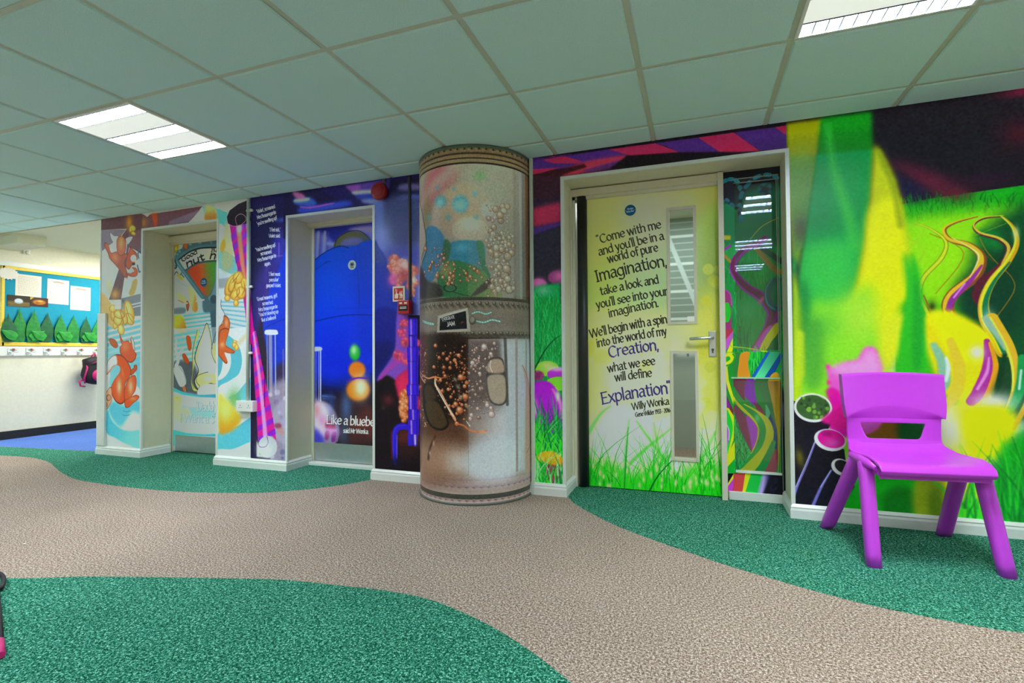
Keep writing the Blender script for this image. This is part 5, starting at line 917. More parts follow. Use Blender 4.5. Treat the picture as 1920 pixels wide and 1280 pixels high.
tx(c, 'Fire door', .24, .55, .78, .58, .22, 'E0ECF4'); tx(c, 'keep shut', .16, .32, .82, .35, .22, 'E0ECF4'); c.stroke([(.05, .5), (.12, .49)], .03, 'E0ECF4'); c.stroke([(.88, .5), (.95, .51)], .03, 'E0ECF4')
c = cvf('sign', 'DCD8C0'); c.poly([(.10, .10), (.86, .10), (.86, .88), (.10, .88)], 'C02418', sm=False)
c.poly([(.17, .20), (.45, .20), (.46, .42), (.50, .50), (.36, .52), (.34, .62), (.26, .62), (.25, .50), (.16, .44)], 'E8E4C8', sm=False); c.ell((.30, .72), .08, .08, 'E8E4C8'); c.ell((.30, .72), .045, .045, 'C02418'); c.ell((.22, .82), .03, .03, 'E8A080')
for dx in (0, .12, .22): c.stroke([(.58+dx*.8, .20), (.62+dx*.8, .38), (.56+dx*.8, .50), (.62+dx*.8, .70)], [.02, .07, .06, .01], 'E8E4C8')
c.stroke([(.55, .22), (.82, .22)], .03, 'E8E4C8', sm=False)
for k_ in ('note1', 'note2'):
    c = cvf(k_, 'E2DCCC')
    if k_ == 'note2': tx(c, 'DADDY', .28, .86, .74, .86, .09, 'B84830') if False else c.stroke([(.28, .88), (.5, .90), (.75, .87)], .03, 'C06850', sm=False); c.stroke([(.3, .83), (.7, .84)], .012, 'C89080', sm=False); c.stroke([(.44, .72), (.48, .60), (.43, .50)], .012, 'A09888'); c.stroke([(.12, .46), (.88, .46)], .008, 'B8B0A4', sm=False); c.poly([(.12, .46), (.16, .48), (.16, .44)], '506C8C', sm=False)
    for r_ in range(14 if k_ == 'note1' else 5):
        y = (.90-.06*r_) if k_ == 'note1' else (.36-.06*r_); x = .10
        while x < .85:
            l = rng.uniform(.03, .10); c.stroke([(x, y), (x+l, y)], .013, 'A8A090' if k_ == 'note1' else 'B8AFA2', sm=False); x += l+.03
c = cvf('ph1', '3A3226'); c.poly([(0, 0), (1, 0), (1, .45), (0, .5)], '6A5A34', blur=.03, sm=False); c.ell((.5, .5), .19, .24, 'C8D4DC', blur=.02); c.stroke([(.0, .3), (1, .35)], .03, '8A7440', sm=False)
for k in range(14): c.stroke([(rng.random(), rng.random()*.4), (rng.random(), rng.random()*.4)], .01, '8C7A50', sm=False)
c = cvf('ph2', '4C3020'); c.ell((.5, .5), .36, .28, 'B87830', blur=.04); c.poly([(0, .7), (.2, 1), (0, 1)], 'D0B030', sm=False); c.ell((.55, .62), .14, .08, 'E0B060', blur=.03); c.ell((.4, .4), .12, .07, '8A4C1C', blur=.03)
c = cvf('tag', 'DCE0E4'); c.ell((.52, .45), .17, .34, '5878A8', blur=.03); c.ell((.55, .62), .14, .22, 'C04838', blur=.03); c.ell((.30, .45), .09, .26, '70A858', blur=.03); c.ell((.74, .45), .08, .2, 'D8A040', blur=.03); c.stroke([(.06, .2), (.06, .8)], .02, '7888A0', sm=False)
c = cvf('corr', 'A8BAB4', 300); c.poly([(0, .54), (1, .54), (1, 1), (0, 1)], '8A9C94', sm=False)
for k in range(15): y = .56+k*.03; c.stroke([(0, y), (1, y)], .006 if k % 4 else .012, 'B4C4C0' if k % 4 else 'E0ECEC', sm=False)
c.stroke([(.40, .98), (.56, .56)], .02, 'C8D8D8', sm=False)
c.poly([(.0, .36), (1, .36), (1, .50), (0, .50)], '8C9C98', sm=False, blur=.02); c.poly([(.45, .40), (.62, .40), (.62, .50), (.45, .50)], 'E8F4F8', sm=False, blur=.01); c.poly([(.50, .53), (.60, .53), (.60, .57), (.50, .57)], 'F0F8FF', sm=False); c.stroke([(.5, .40), (.5, .5)], .008, '60706C', sm=False)  # bright window light put into the corridor wall colour
CVW.clip = None
CVW.noise(.012, 3); CV3.noise(.008, 3); CVC.noise(.02, 3); CV2.noise(.012, 3); CV1.noise(.012, 3)

# ------------------------------------------------------------------ materials
def nodes(name):
    m = bpy.data.materials.new(name); m.use_nodes = True
    return m, m.node_tree.nodes, m.node_tree.links, m.node_tree.nodes['Principled BSDF']
def srgb(c):
    return tuple(((x/255)/12.92 if x/255 <= .04045 else ((x/255+.055)/1.055)**2.4) for x in c)
def mat(name, col, rough=.5, metal=0., var=.06, nscale=40, bump=.0, bscale=200, coat=0, spec=.5, lin=False):
    m, N, L, b = nodes(name)
    c = tuple(col) if lin else srgb(col)
    t = N.new('ShaderNodeTexCoord'); n = N.new('ShaderNodeTexNoise'); n.inputs['Scale'].default_value = nscale; n.inputs['Detail'].default_value = 3
    L.new(t.outputs['Object'], n.inputs['Vector'])
    r = N.new('ShaderNodeValToRGB'); r.color_ramp.elements[0].position = .3; r.color_ramp.elements[1].position = .7
    r.color_ramp.elements[0].color = (*[x*(1-var) for x in c], 1); r.color_ramp.elements[1].color = (*[min(1, x*(1+var)) for x in c], 1)
    L.new(n.outputs['Fac'], r.inputs['Fac']); L.new(r.outputs['Color'], b.inputs['Base Color'])
    b.inputs['Roughness'].default_value = rough; b.inputs['Metallic'].default_value = metal
    b.inputs['Specular IOR Level'].default_value = spec
    if coat: b.inputs['Coat Weight'].default_value = coat
    if bump:
        n2 = N.new('ShaderNodeTexNoise'); n2.inputs['Scale'].default_value = bscale; n2.inputs['Detail'].default_value = 2
        L.new(t.outputs['Object'], n2.inputs['Vector'])
        bp = N.new('ShaderNodeBump'); bp.inputs['Strength'].default_value = bump; bp.inputs['Distance'].default_value = .002
        L.new(n2.outputs['Fac'], bp.inputs['Height']); L.new(bp.outputs['Normal'], b.inputs['Normal'])
    return m
def carpet(name, stops, scale=330):
    m, N, L, b = nodes(name)
    t = N.new('ShaderNodeTexCoord')
    n = N.new('ShaderNodeTexNoise'); n.inputs['Scale'].default_value = scale; n.inputs['Detail'].default_value = 2; n.inputs['Roughness'].default_value = .7
    n3 = N.new('ShaderNodeTexNoise'); n3.inputs['Scale'].default_value = scale*.40; n3.inputs['Detail'].default_value = 2
    L.new(t.outputs['Object'], n.inputs['Vector']); L.new(t.outputs['Object'], n3.inputs['Vector'])
    mx = N.new('ShaderNodeMath'); mx.operation = 'MULTIPLY_ADD'; mx.inputs[1].default_value = .58
    sc = N.new('ShaderNodeMath'); sc.operation = 'MULTIPLY'; sc.inputs[1].default_value = .42
    L.new(n3.outputs['Fac'], sc.inputs[0]); L.new(n.outputs['Fac'], mx.inputs[0]); L.new(sc.outputs[0], mx.inputs[2])
    r = N.new('ShaderNodeValToRGB'); cr = r.color_ramp
    while len(cr.elements) < len(stops): cr.elements.new(.5)
    for e, (p, c) in zip(cr.elements, stops): e.position = p; e.color = (*srgb(c), 1)
    L.new(mx.outputs[0], r.inputs['Fac'])
    big = N.new('ShaderNodeTexNoise'); big.inputs['Scale'].default_value = 2.2; big.inputs['Detail'].default_value = 4
    L.new(t.outputs['Object'], big.inputs['Vector'])
    mr = N.new('ShaderNodeMapRange'); mr.inputs[3].default_value = .84; mr.inputs[4].default_value = 1.16
    L.new(big.outputs['Fac'], mr.inputs[0])
    mm = N.new('ShaderNodeMix'); mm.data_type = 'RGBA'; mm.blend_type = 'MULTIPLY'; mm.inputs[0].default_value = 1
    cb = N.new('ShaderNodeCombineColor')
    for k in range(3): L.new(mr.outputs[0], cb.inputs[k])
    L.new(r.outputs['Color'], mm.inputs[6]); L.new(cb.outputs[0], mm.inputs[7]); L.new(mm.outputs[2], b.inputs['Base Color'])
    b.inputs['Roughness'].default_value = 1; b.inputs['Specular IOR Level'].default_value = .1
    bp = N.new('ShaderNodeBump'); bp.inputs['Strength'].default_value = .4; bp.inputs['Distance'].default_value = .002
    L.new(n.outputs['Fac'], bp.inputs['Height']); L.new(bp.outputs['Normal'], b.inputs['Normal'])
    return m
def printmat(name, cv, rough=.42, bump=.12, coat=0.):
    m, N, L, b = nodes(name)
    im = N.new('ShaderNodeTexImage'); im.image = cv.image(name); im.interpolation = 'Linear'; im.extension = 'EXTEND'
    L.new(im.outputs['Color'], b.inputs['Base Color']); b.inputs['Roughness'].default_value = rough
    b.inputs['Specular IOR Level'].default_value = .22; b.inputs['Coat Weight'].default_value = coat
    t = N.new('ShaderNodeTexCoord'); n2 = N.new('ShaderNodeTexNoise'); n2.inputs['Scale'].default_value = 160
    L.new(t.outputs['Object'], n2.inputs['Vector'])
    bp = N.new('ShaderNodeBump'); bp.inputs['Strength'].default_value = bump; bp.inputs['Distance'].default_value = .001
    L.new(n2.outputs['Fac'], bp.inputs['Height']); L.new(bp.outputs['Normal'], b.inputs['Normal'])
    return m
def glow(name, col, strength):
    m, N, L, b = nodes(name)
    b.inputs['Base Color'].default_value = (*col, 1); b.inputs['Emission Color'].default_value = (*col, 1); b.inputs['Emission Strength'].default_value = strength
    return m
def glass(name, tint=(1, 1, 1), rough=0.02, alpha=.25):
    m, N, L, b = nodes(name)
    b.inputs['Base Color'].default_value = (*tint, 1); b.inputs['Roughness'].default_value = rough; b.inputs['IOR'].default_value = 1.5
    b.inputs['Transmission Weight'].default_value = 1
    return m
M = {}
M['white'] = mat('white_gloss_paint', (226, 232, 226), .3, var=.02)
M['cream'] = mat('cream_emulsion', (224, 220, 192), .7, var=.02, bump=.1)
M['creamwall'] = mat('cream_wall_paint', (234, 231, 208), .7, var=.03, bump=.1)
M['jamb'] = mat('cream_gloss_frame', (222, 219, 194), .35, var=.02)
M['tile'] = mat('ceiling_tile_mineral', (196, 232, 230), .95, var=.10, nscale=260, bump=.5, bscale=350, spec=.1)
M['bar'] = mat('ceiling_grid_paint', (190, 200, 182), .5, var=.03)
M['plaster'] = mat('alcove_ceiling_plaster', (205, 208, 182), .8, var=.03, bump=.1)
M['brown'] = carpet('brown_carpet', [(.38, (64, 48, 42)), (.445, (114, 94, 81)), (.505, (150, 129, 114)), (.565, (192, 176, 162)), (.63, (232, 220, 207))])
M['green'] = carpet('green_carpet', [(.38, (0, 44, 32)), (.445, (5, 74, 53)), (.505, (28, 112, 86)), (.565, (82, 156, 130)), (.63, (160, 224, 200))])
M['blue'] = carpet('blue_carpet', [(.3, (58, 84, 150)), (.5, (84, 116, 190)), (.7, (120, 150, 214))])
M['black'] = mat('black_rubber', (30, 34, 36), .45, var=.1, bump=.1)
M['skirtblack'] = mat('black_worn_skirting', (22, 22, 22), .5, var=.3)
M['steel'] = mat('brushed_steel', (196, 204, 206), .38, metal=.85, var=.04, nscale=30)
M['satin'] = mat('satin_aluminium', (212, 216, 214), .28, metal=.9, var=.02)
M['purple'] = mat('purple_moulded_plastic', (198, 64, 216), .34, var=.02, bump=.05, bscale=500, spec=.45)
M['red'] = mat('red_plastic', (178, 20, 24), .3, var=.03)
M['redlamp'] = mat('red_sounder_plastic', (150, 14, 20), .3, var=.1)
M['plastic'] = mat('white_plastic', (232, 234, 230), .3, var=.01)
M['conduit'] = mat('white_conduit', (205, 218, 205), .4, var=.02)
M['darkconduit'] = mat('dark_bronze_conduit', (112, 108, 106), .4, var=.05)
M['yellowframe'] = mat('yellow_board_frame', (236, 205, 70), .5, var=.04)
M['paper'] = mat('white_paper', (230, 226, 214), .8, var=.02)
M['glass'] = glass('clear_glass', (.97, 1, .98), 0.01)
M['lamp'] = glow('lit_tube', (1, 1, 1), 7)
M['perf'] = glow('backlit_perforated_panel', (.78, .82, .77), .5)
M['louvre'] = mat('bright_louvre', (176, 190, 222), .3, metal=.3, var=.02)
M['dark'] = mat('dark_void', (16, 16, 18), .8)

# ------------------------------------------------------------------ geometry helpers
def tag(o, label=None, cat=None, group=None, kind=None):
    if label: o['label'] = label
    if cat: o['category'] = cat
    if group: o['group'] = group
    if kind: o['kind'] = kind
    return o
def empty(name, loc, rz=0):
    o = bpy.data.objects.new(name, None); COL.objects.link(o); o.location = loc; o.rotation_euler = (0, 0, rz); o.empty_display_size = .1
    return o
class MB:
    def __init__(s): s.bm = bmesh.new(); s.uv = s.bm.loops.layers.uv.new('UVMap'); s.smooth = set()
    def box(s, x0, x1, y0, y1, z0, z1, mi=0, bev=0, mats=None):
        vs = [s.bm.verts.new(p) for p in ((x0, y0, z0), (x1, y0, z0), (x1, y1, z0), (x0, y1, z0), (x0, y0, z1), (x1, y0, z1), (x1, y1, z1), (x0, y1, z1))]
        fs = []
        for q, ids in enumerate(((0, 3, 2, 1), (4, 5, 6, 7), (0, 1, 5, 4), (1, 2, 6, 5), (2, 3, 7, 6), (3, 0, 4, 7))):
            f = s.bm.faces.new([vs[i] for i in ids]); f.material_index = mi if mats is None else mats[q]; fs.append(f)
        if bev:
            es = {e for f in fs for e in f.edges}
            bmesh.ops.bevel(s.bm, geom=list(es), offset=bev, segments=2, affect='EDGES', profile=.5)
        return s
    def poly(s, pts, mi=0):
        f = s.bm.faces.new([s.bm.verts.new(p) for p in pts]); f.material_index = mi; return f
    def tube(s, pts, r, n=10, cap=True, mi=0, smooth=True, sq=None):
        pts = [Vector(p) for p in pts]; rr = r if hasattr(r, '__len__') else [r]*len(pts)
        rings = []; up = None
        for i, p in enumerate(pts):
            d = (pts[min(i+1, len(pts)-1)]-pts[max(i-1, 0)]).normalized()
            if up is None:
                a = Vector((0, 0, 1)) if abs(d.z) < .9 else Vector((1, 0, 0)); up = (a-d*a.dot(d)).normalized()
            else: up = (up-d*up.dot(d)).normalized()
            sd = d.cross(up)
            ring = []
            for k in range(n):
                t = 2*PI*k/n
                cx, sx = math.cos(t), math.sin(t)
                if sq: cx = math.copysign(abs(cx)**sq, cx); sx = math.copysign(abs(sx)**sq, sx)
                ring.append(s.bm.verts.new(p+(up*cx+sd*sx)*rr[i]))
            rings.append(ring)
        for a, b in zip(rings, rings[1:]):
            for k in range(n):
                f = s.bm.faces.new((a[k], a[(k+1) % n], b[(k+1) % n], b[k])); f.smooth = smooth; f.material_index = mi
        if cap:
            s.bm.faces.new(rings[0][::-1]).material_index = mi; s.bm.faces.new(rings[-1]).material_index = mi
        return s
    def lathe(s, prof, axis='z', c=(0, 0, 0), n=24, mi=0):
        rings = []
        for (r, h) in prof:
            ring = []
            for k in range(n):
                t = 2*PI*k/n; a, b = r*math.cos(t), r*math.sin(t)
                p = {'z': (a, b, h), 'y': (a, h, b), 'x': (h, a, b)}[axis]
                ring.append(s.bm.verts.new((p[0]+c[0], p[1]+c[1], p[2]+c[2])))
            rings.append(ring)
        for a, b in zip(rings, rings[1:]):
            for k in range(n):
                f = s.bm.faces.new((a[k], a[(k+1) % n], b[(k+1) % n], b[k])); f.smooth = True; f.material_index = mi
        s.bm.faces.new(rings[0][::-1]).material_index = mi; s.bm.faces.new(rings[-1]).material_index = mi
        return s
    def planar_uv(s, cv, a='x', b='z'):
        ix = 'xyz'.index(a); iy = 'xyz'.index(b)
        for f in s.bm.faces:
            for l in f.loops:
                c = l.vert.co; l[s.uv].uv = ((c[ix]-cv.u0)/(cv.u1-cv.u0), (c[iy]-cv.v0)/(cv.v1-cv.v0))
        return s
    def build(s, name, mats, parent=None, recalc=True, loc=None):
        if recalc: bmesh.ops.recalc_face_normals(s.bm, faces=s.bm.faces)
        me = bpy.data.meshes.new(name); s.bm.to_mesh(me); s.bm.free()
        for mm in (mats if isinstance(mats, (list, tuple)) else [mats]): me.materials.append(M[mm] if isinstance(mm, str) else mm)
        o = bpy.data.objects.new(name, me); COL.objects.link(o)
        if parent: o.parent = parent
        if loc: o.location = loc
        return o
def bx(name, m, dims, parent=None, bev=0, kind=None):
    o = MB().box(*dims, bev=bev).build(name, m, parent)
    if kind: o['kind'] = kind
    return o
def copyo(o, parent=None, loc=None):
    c = o.copy(); COL.objects.link(c)
    if parent: c.parent = parent
    if loc is not None: c.location = loc
    return c
def copy_tree(o, parent=None, loc=None):
    kids = list(o.children)
    c = copyo(o, parent, loc)
    for k in kids: copy_tree(k, c)
    return c
M['print_wall'] = printmat('print_wall', CVW, .38); M['print_recess'] = printmat('print_recess', CVR, .4)
M['print_door1'] = printmat('print_door1', CV1, .38); M['print_door2'] = printmat('print_door2', CV2, .38); M['print_door3'] = printmat('print_door3', CV3, .38)
M['print_side'] = printmat('print_side', CVS, .38); M['print_pillar'] = printmat('print_pillar', CVC, .3, .04)
for k_, c_ in CVF.items(): M['print_'+k_] = printmat('print_'+k_, c_, .5, .02)
M['corr'] = M['print_corr']
M['print_ledge'] = mat('clear_edge_strip', (170, 225, 190), .2); M['jambgrey'] = mat('grey_beading', (150, 165, 150), .4)
M['pillaredge'] = mat('pillar_edge_strip', (92, 100, 92), .3); M['teal'] = mat('turquoise_backing_paper', (0, 142, 170), .8, var=.05)
M['leaf'] = mat('green_leaf_paper', (20, 130, 50), .6, var=.3, nscale=25); M['leafdark'] = mat('dark_green_leaf_paper', (10, 92, 50), .6, var=.3, nscale=25); M['leaflight'] = mat('bright_green_leaf_paper', (30, 150, 50), .6, var=.3, nscale=25)
M['bagblack'] = mat('black_nylon', (24, 18, 28), .7, var=.2, bump=.2); M['bagpink'] = mat('pink_nylon', (200, 24, 110), .6, var=.15)
M['conduitstrip'] = mat('dark_thin_strip', (40, 42, 60), .5)
M['divider'] = mat('dark_divider_strip', (50, 56, 80), .5)

# ================================================================== THE SETTING
XL, XR, YB = -5.58, 6.3, -6.2
PRINT = M['print_wall']; PR2 = M['print_recess']
# floor with carpet inlays
def smooth_curve(pts, n=6):
    P = [np.array(p, float) for p in pts]; out = []
    for i in range(len(P)-1):
        p0, p1, p2, p3 = P[max(i-1, 0)], P[i], P[i+1], P[min(i+2, len(P)-1)]
        for k in range(n):
            t = k/n
            out.append(.5*((2*p1)+(-p0+p2)*t+(2*p0-5*p1+4*p2-p3)*t*t+(-p0+3*p1-3*p2+p3)*t**3))
    out.append(P[-1]); return out
floor = bx('floor', 'brown', (XL-.1, XR, YB, 2.4, -.05, 0), kind='structure')
def inlay(pts, m, z=.0012):
    mb = MB(); bm = mb.bm
    vs = [bm.verts.new((p[0], p[1], z)) for p in pts]
    lo = [bm.verts.new((p[0], p[1], -.01)) for p in pts]
    es = [bm.edges.new((vs[i], vs[(i+1) % len(vs)])) for i in range(len(vs))]
    bmesh.ops.triangle_fill(bm, use_beauty=True, edges=es, normal=(0, 0, 1))
    for f in bm.faces:
        if f.normal.z < 0: f.normal_flip()
    for i in range(len(vs)):
        j = (i+1) % len(vs); bm.faces.new((vs[i], lo[i], lo[j], vs[j]))
    return mb.build('carpet_inlay', m, floor, recalc=False)
def fl(pts): return [tuple(q) for q in onZ(smooth_curve(pts))]
g1 = fl([(-60, 850), (0, 853.5), (53, 856.7), (89, 865), (106, 878), (118, 887), (142, 898), (183, 905.5), (244, 913.6), (325, 920.5), (406, 923.3), (488, 923.3), (569, 917.6), (640, 909), (695.7, 899)])
inlay(g1+[(-.76, .35), (-3.4, .35), (-3.75, .05)]+[tuple(q) for q in onZ([(180, 846), (0, 837), (-60, 834)])], 'green')
g2 = fl([(-260, 1100), (-100, 1088), (0, 1084), (61, 1083.8), (163, 1081), (284, 1082), (406, 1084), (528, 1087), (640, 1098), (721, 1107), (802, 1123), (867, 1148), (924, 1176), (965, 1201), (1006, 1229), (1046, 1260), (1071, 1281), (1120, 1330)])
inlay(g2+[(.1, -2.75), (-.8, -2.9), (-2.2, -2.6)], 'green')
g3 = fl([(1064.7, 930), (1077, 943), (1107, 961), (1148, 981.5), (1209, 1006), (1280, 1031), (1361, 1058.7), (1483, 1095), (1605, 1128), (1727, 1154), (1849, 1176.5), (1920, 1186), (2100, 1205)])
inlay(g3+[(3.6, -.9), (3.6, .02), (1.95, .02), (1.95, .3), (.6, .3)], 'green')
inlay([tuple(q) for q in onZ([(-60, 833), (0, 836.5), (180, 845.5)])]+[(-3.7, .06), (-3.7, 2.1), (XL+.01, 2.1), (XL+.01, -.3)], 'blue')

# ceiling: slab, grid bars, tiles
ceil = MB().box(XL-.1, XR, YB, 0.0, H+.03, H+.08).box(XL-.1, -3.6, 0, 2.4, H+.03, H+.08).build('ceiling', 'plaster'); ceil['kind'] = 'structure'
bx('plaster_panel', 'plaster', (XL, -3.7, 0.004, 2.3, H, H+.028), ceil)
xs = [T*i for i in range(-10, 11)]; xs = [x for x in xs if XL < x < XR]
ys = [-(D0+T*j) for j in range(10)]
def rot90(x, y, z): return (y, x, z)
for x in xs: bx('grid_bar', 'bar', (x-.012, x+.012, YB, 0, H+.007, H+.03), ceil)
for y in ys: bx('grid_bar', 'bar', (XL, XR, y-.012, y+.012, H+.0068, H+.0295), ceil)
def tile_mesh(wx, wy):
    mb = MB(); b = .007
    x, y = wx/2-.0125, wy/2-.0125
    q = [(-x+b, -y+b, 0), (x-b, -y+b, 0), (x-b, y-b, 0), (-x+b, y-b, 0)]; u = [(-x, -y, .0065), (x, -y, .0065), (x, y, .0065), (-x, y, .0065)]
    Q = [mb.bm.verts.new(p) for p in q]; U = [mb.bm.verts.new(p) for p in u]
    mb.bm.faces.new(Q[::-1])
    for i in range(4): mb.bm.faces.new((Q[i], Q[(i+1) % 4], U[(i+1) % 4], U[i]))
    mb.bm.faces.new(U)
    me = bpy.data.meshes.new('ceiling_tile'); bmesh.ops.recalc_face_normals(mb.bm, faces=mb.bm.faces); mb.bm.to_mesh(me); mb.bm.free(); me.materials.append(M['tile']); return me
meshes = {}
xe = [XL]+xs+[XR]; ye = [0.0]+ys[:9]
for i in range(len(xe)-1):
    for j in range(len(ye)-1):
        x0, x1, y1, y0 = xe[i], xe[i+1], ye[j], ye[j+1]
        if any(abs(x0-lx) < .01 and abs(y1-ly) < .01 for lx, ly in LIGHTS): continue
        key = (round(x1-x0, 3), round(y1-y0, 3))
        if key not in meshes: meshes[key] = tile_mesh(*key)
        o = bpy.data.objects.new('ceiling_tile', meshes[key]); COL.objects.link(o); o.parent = ceil
        o.location = ((x0+x1)/2, (y0+y1)/2, H+random.uniform(-.0008, .0008)); o.rotation_euler = (random.uniform(-.0012, .0012), random.uniform(-.0012, .0012), 0)
bx('trim_1', 'plaster', (XL, -5.05, .02, .27, H-.105, H), kind='structure')

# mural wall with its three openings
OP = [(-3.19, -2.285, 2.017), (-1.567, -.765, 1.975), (.634, 1.909, 2.008)]
X0, X1 = -3.738, 3.75
def clip_boxes(mb, x0, x1, z0, z1): mb.box(x0, x1, 0, .30, z0, z1 if z1 < H else H+.08, mats=[1, 1, 0, 1, 1, 1])
mb = MB(); prev = X0
for (a, b, t) in OP:
    clip_boxes(mb, prev, a, 0, H); clip_boxes(mb, a, b, t, H); prev = b
clip_boxes(mb, prev, X1, 0, H)
mb.planar_uv(CVW); wall = mb.build('wall_front', [PRINT, 'cream'], recalc=False); wall['kind'] = 'structure'
# recess infill (printed) behind door frames
mb = MB(); RY = .275
for (x0, x1, z0, z1) in [(-3.30, -3.178, 0, 2.06), (-3.178, -2.25, 1.965, 2.06), (-1.60, -1.545, 0, 2.04), (-1.545, -.74, 1.945, 2.04), (.55, .66, 0, 2.06), (.66, 1.576, 1.985, 2.06)]:
    mb.box(x0, x1, RY, RY+.1, z0, z1, mats=[1, 1, 0, 1, 1, 1])
mb.planar_uv(CVR); o = mb.build('wall_recess', [PR2, 'cream'], recalc=False); o['kind'] = 'structure'
# other walls
bx('wall_left', 'creamwall', (XL-.1, XL, YB, 2.4, 0, H+.03), kind='structure')
bx('wall_alcove', 'creamwall', (XL, -3.738, 2.2, 2.3, 0, H+.03), kind='structure')
bx('wall_alcove_side', 'creamwall', (-3.738, -3.66, .30, 2.2, 0, H+.03), kind='structure')
bx('wall_back', 'creamwall', (XL, XR, YB-.1, YB, 0, H+.03), kind='structure')
bx('wall_right', 'creamwall', (XR, XR+.1, YB, .3, 0, H+.03), kind='structure')
bx('wall_front_far', 'creamwall', (3.75, XR, 0, .3, 0, H+.03), kind='structure')
# corner beads round the openings (trim)
bw, bt = .020, .004; n = 2
for (a, b, t) in OP:
    mb = MB()
    mb.box(a-bw*.35, a+bw*.65, -bt, .012, 0.07, t+.006); mb.box(b-bw*.65, b+bw*.35, -bt, .012, 0.07, t+.006); mb.box(a+bw*.65, b-bw*.65, -bt, .012, t-.014, t+.006)
    o = mb.build('trim_%d' % n, 'white'); o['kind'] = 'structure'; n += 1
bx('trim_5', 'white', (X0-.004, X0+.008, -.004, .01, 0.07, 2.02), kind='structure')
bx('trim_6', 'conduit', (.425, .446, -.022, 0, 0.0, H), kind='structure', bev=.002)
# skirtings: profile swept along the floor
def skirting(name, path, closed=False):
    mb = MB(); bm = mb.bm
    prof = [(0, 0), (.020, 0), (.020, .045), (.016, .056), (.018, .062), (.006, .076), (0, .076)]
    P = [Vector((x, y)) for x, y in path]; rows = []
    for i, p in enumerate(P):
        d0 = (p-P[i-1]).normalized() if i > 0 else (P[1]-p).normalized(); d1 = (P[i+1]-p).normalized() if i < len(P)-1 else d0
        n0 = Vector((d0.y, -d0.x)); n1 = Vector((d1.y, -d1.x)); nn = (n0+n1).normalized(); k = 1/max(.3, nn.dot(n0))
        rows.append([bm.verts.new((p.x+nn.x*k*o, p.y+nn.y*k*o, h)) for o, h in prof])
    for a, b in zip(rows, rows[1:]):
        for i in range(len(prof)-1): bm.faces.new((a[i], b[i], b[i+1], a[i+1]))
    bm.faces.new(rows[0]); bm.faces.new(rows[-1][::-1])
    o = mb.build(name, 'white'); o['kind'] = 'structure'
skirting('baseboard_left', [(X0, .3), (X0, 0), (OP[0][0], 0), (OP[0][0], .262)])
skirting('baseboard_middle', [(OP[0][1], .26), (OP[0][1], 0), (OP[1][0], 0), (OP[1][0], .262)])
skirting('baseboard_centre', [(OP[1][1], .26), (OP[1][1], 0), (OP[2][0], 0), (OP[2][0], .262)])
skirting('baseboard_right', [(OP[2][1], .27), (OP[2][1], 0), (X1, 0)])
mb = MB()
mb.box(XL, XL+.014, YB, 2.2, 0, .09)
o = mb.build('baseboard_alcove', 'skirtblack'); o['kind'] = 'structure'

# ------------------------------------------------------------------ doors
def frame(parent, x0, x1, top, w=.06, depth=.035, y=RY, head=None, left=True, right=True, m='jamb', stop=.014):
    head = head or w
    mb = MB()
    if left:
        mb.box(x0, x0+w, y-depth, y+.06, 0, top, bev=.0015)
        mb.box(x0+w-.001, x0+w+stop, y-depth+.02, y+.06, 0, top-head)
    if right:
        mb.box(x1-w, x1, y-depth, y+.06, 0, top, bev=.0015)
        mb.box(x1-w-stop, x1-w+.001, y-depth+.02, y+.06, 0, top-head)
    mb.box(x0+(w if left else 0), x1-(w if right else 0), y-depth, y+.06, top-head, top, bev=.0015)
    mb.box(x0+w, x1-w, y-depth+.02, y+.06, top-head-stop, top-head+.001)
    return mb.build('door_frame', m, parent)
def leaf(name_, parent, cv, pm, x0, x1, z0, z1, y, holes=()):
    mb = MB()
    xs_ = sorted({x0, x1, *[h[0] for h in holes], *[h[1] for h in holes]}); zs_ = sorted({z0, z1, *[h[2] for h in holes], *[h[3] for h in holes]})
    for i in range(len(xs_)-1):
        for j in range(len(zs_)-1):
            cx, cz = (xs_[i]+xs_[i+1])/2, (zs_[j]+zs_[j+1])/2
            if any(h[0] < cx < h[1] and h[2] < cz < h[3] for h in holes): continue
            mb.box(xs_[i], xs_[i+1], y, y+.044, zs_[j], zs_[j+1], mats=[1, 1, 0, 1, 1, 1])
    mb.planar_uv(cv)
    return mb.build(name_, [pm, 'jamb'], parent, recalc=False)
DY = .285
# door 1
d1 = empty('door_1', (0, 0, 0)); d1['kind'] = 'structure'
frame(d1, -3.275, -2.17, 2.0, w=.078, head=.058)
leaf('door_leaf', d1, CV1, M['print_door1'], -3.17, -2.22, .012, 1.93, DY)
bx('kick_plate', 'steel', (-3.142, -2.22, DY-.002, DY, .012, .158), d1)
# door 2
d2 = empty('door_2', (0, 0, 0)); d2['kind'] = 'structure'
frame(d2, -1.69, -.64, 1.99, w=.10, head=.036, depth=.05)
mb = MB().box(-1.625, -1.590, RY-.062, RY-.045, 0, 1.955).build('frame_moulding', 'jamb', d2)
leaf('door_leaf', d2, CV2, M['print_door2'], -1.57, -.70, .03, 1.94, DY)
bx('kick_plate', 'steel', (-1.562, -.70, DY-.002, DY, .03, .176), d2)
bx('threshold', 'white', (-1.6, -.7, RY-.055, DY+.04, 0, .024), d2, bev=.003)
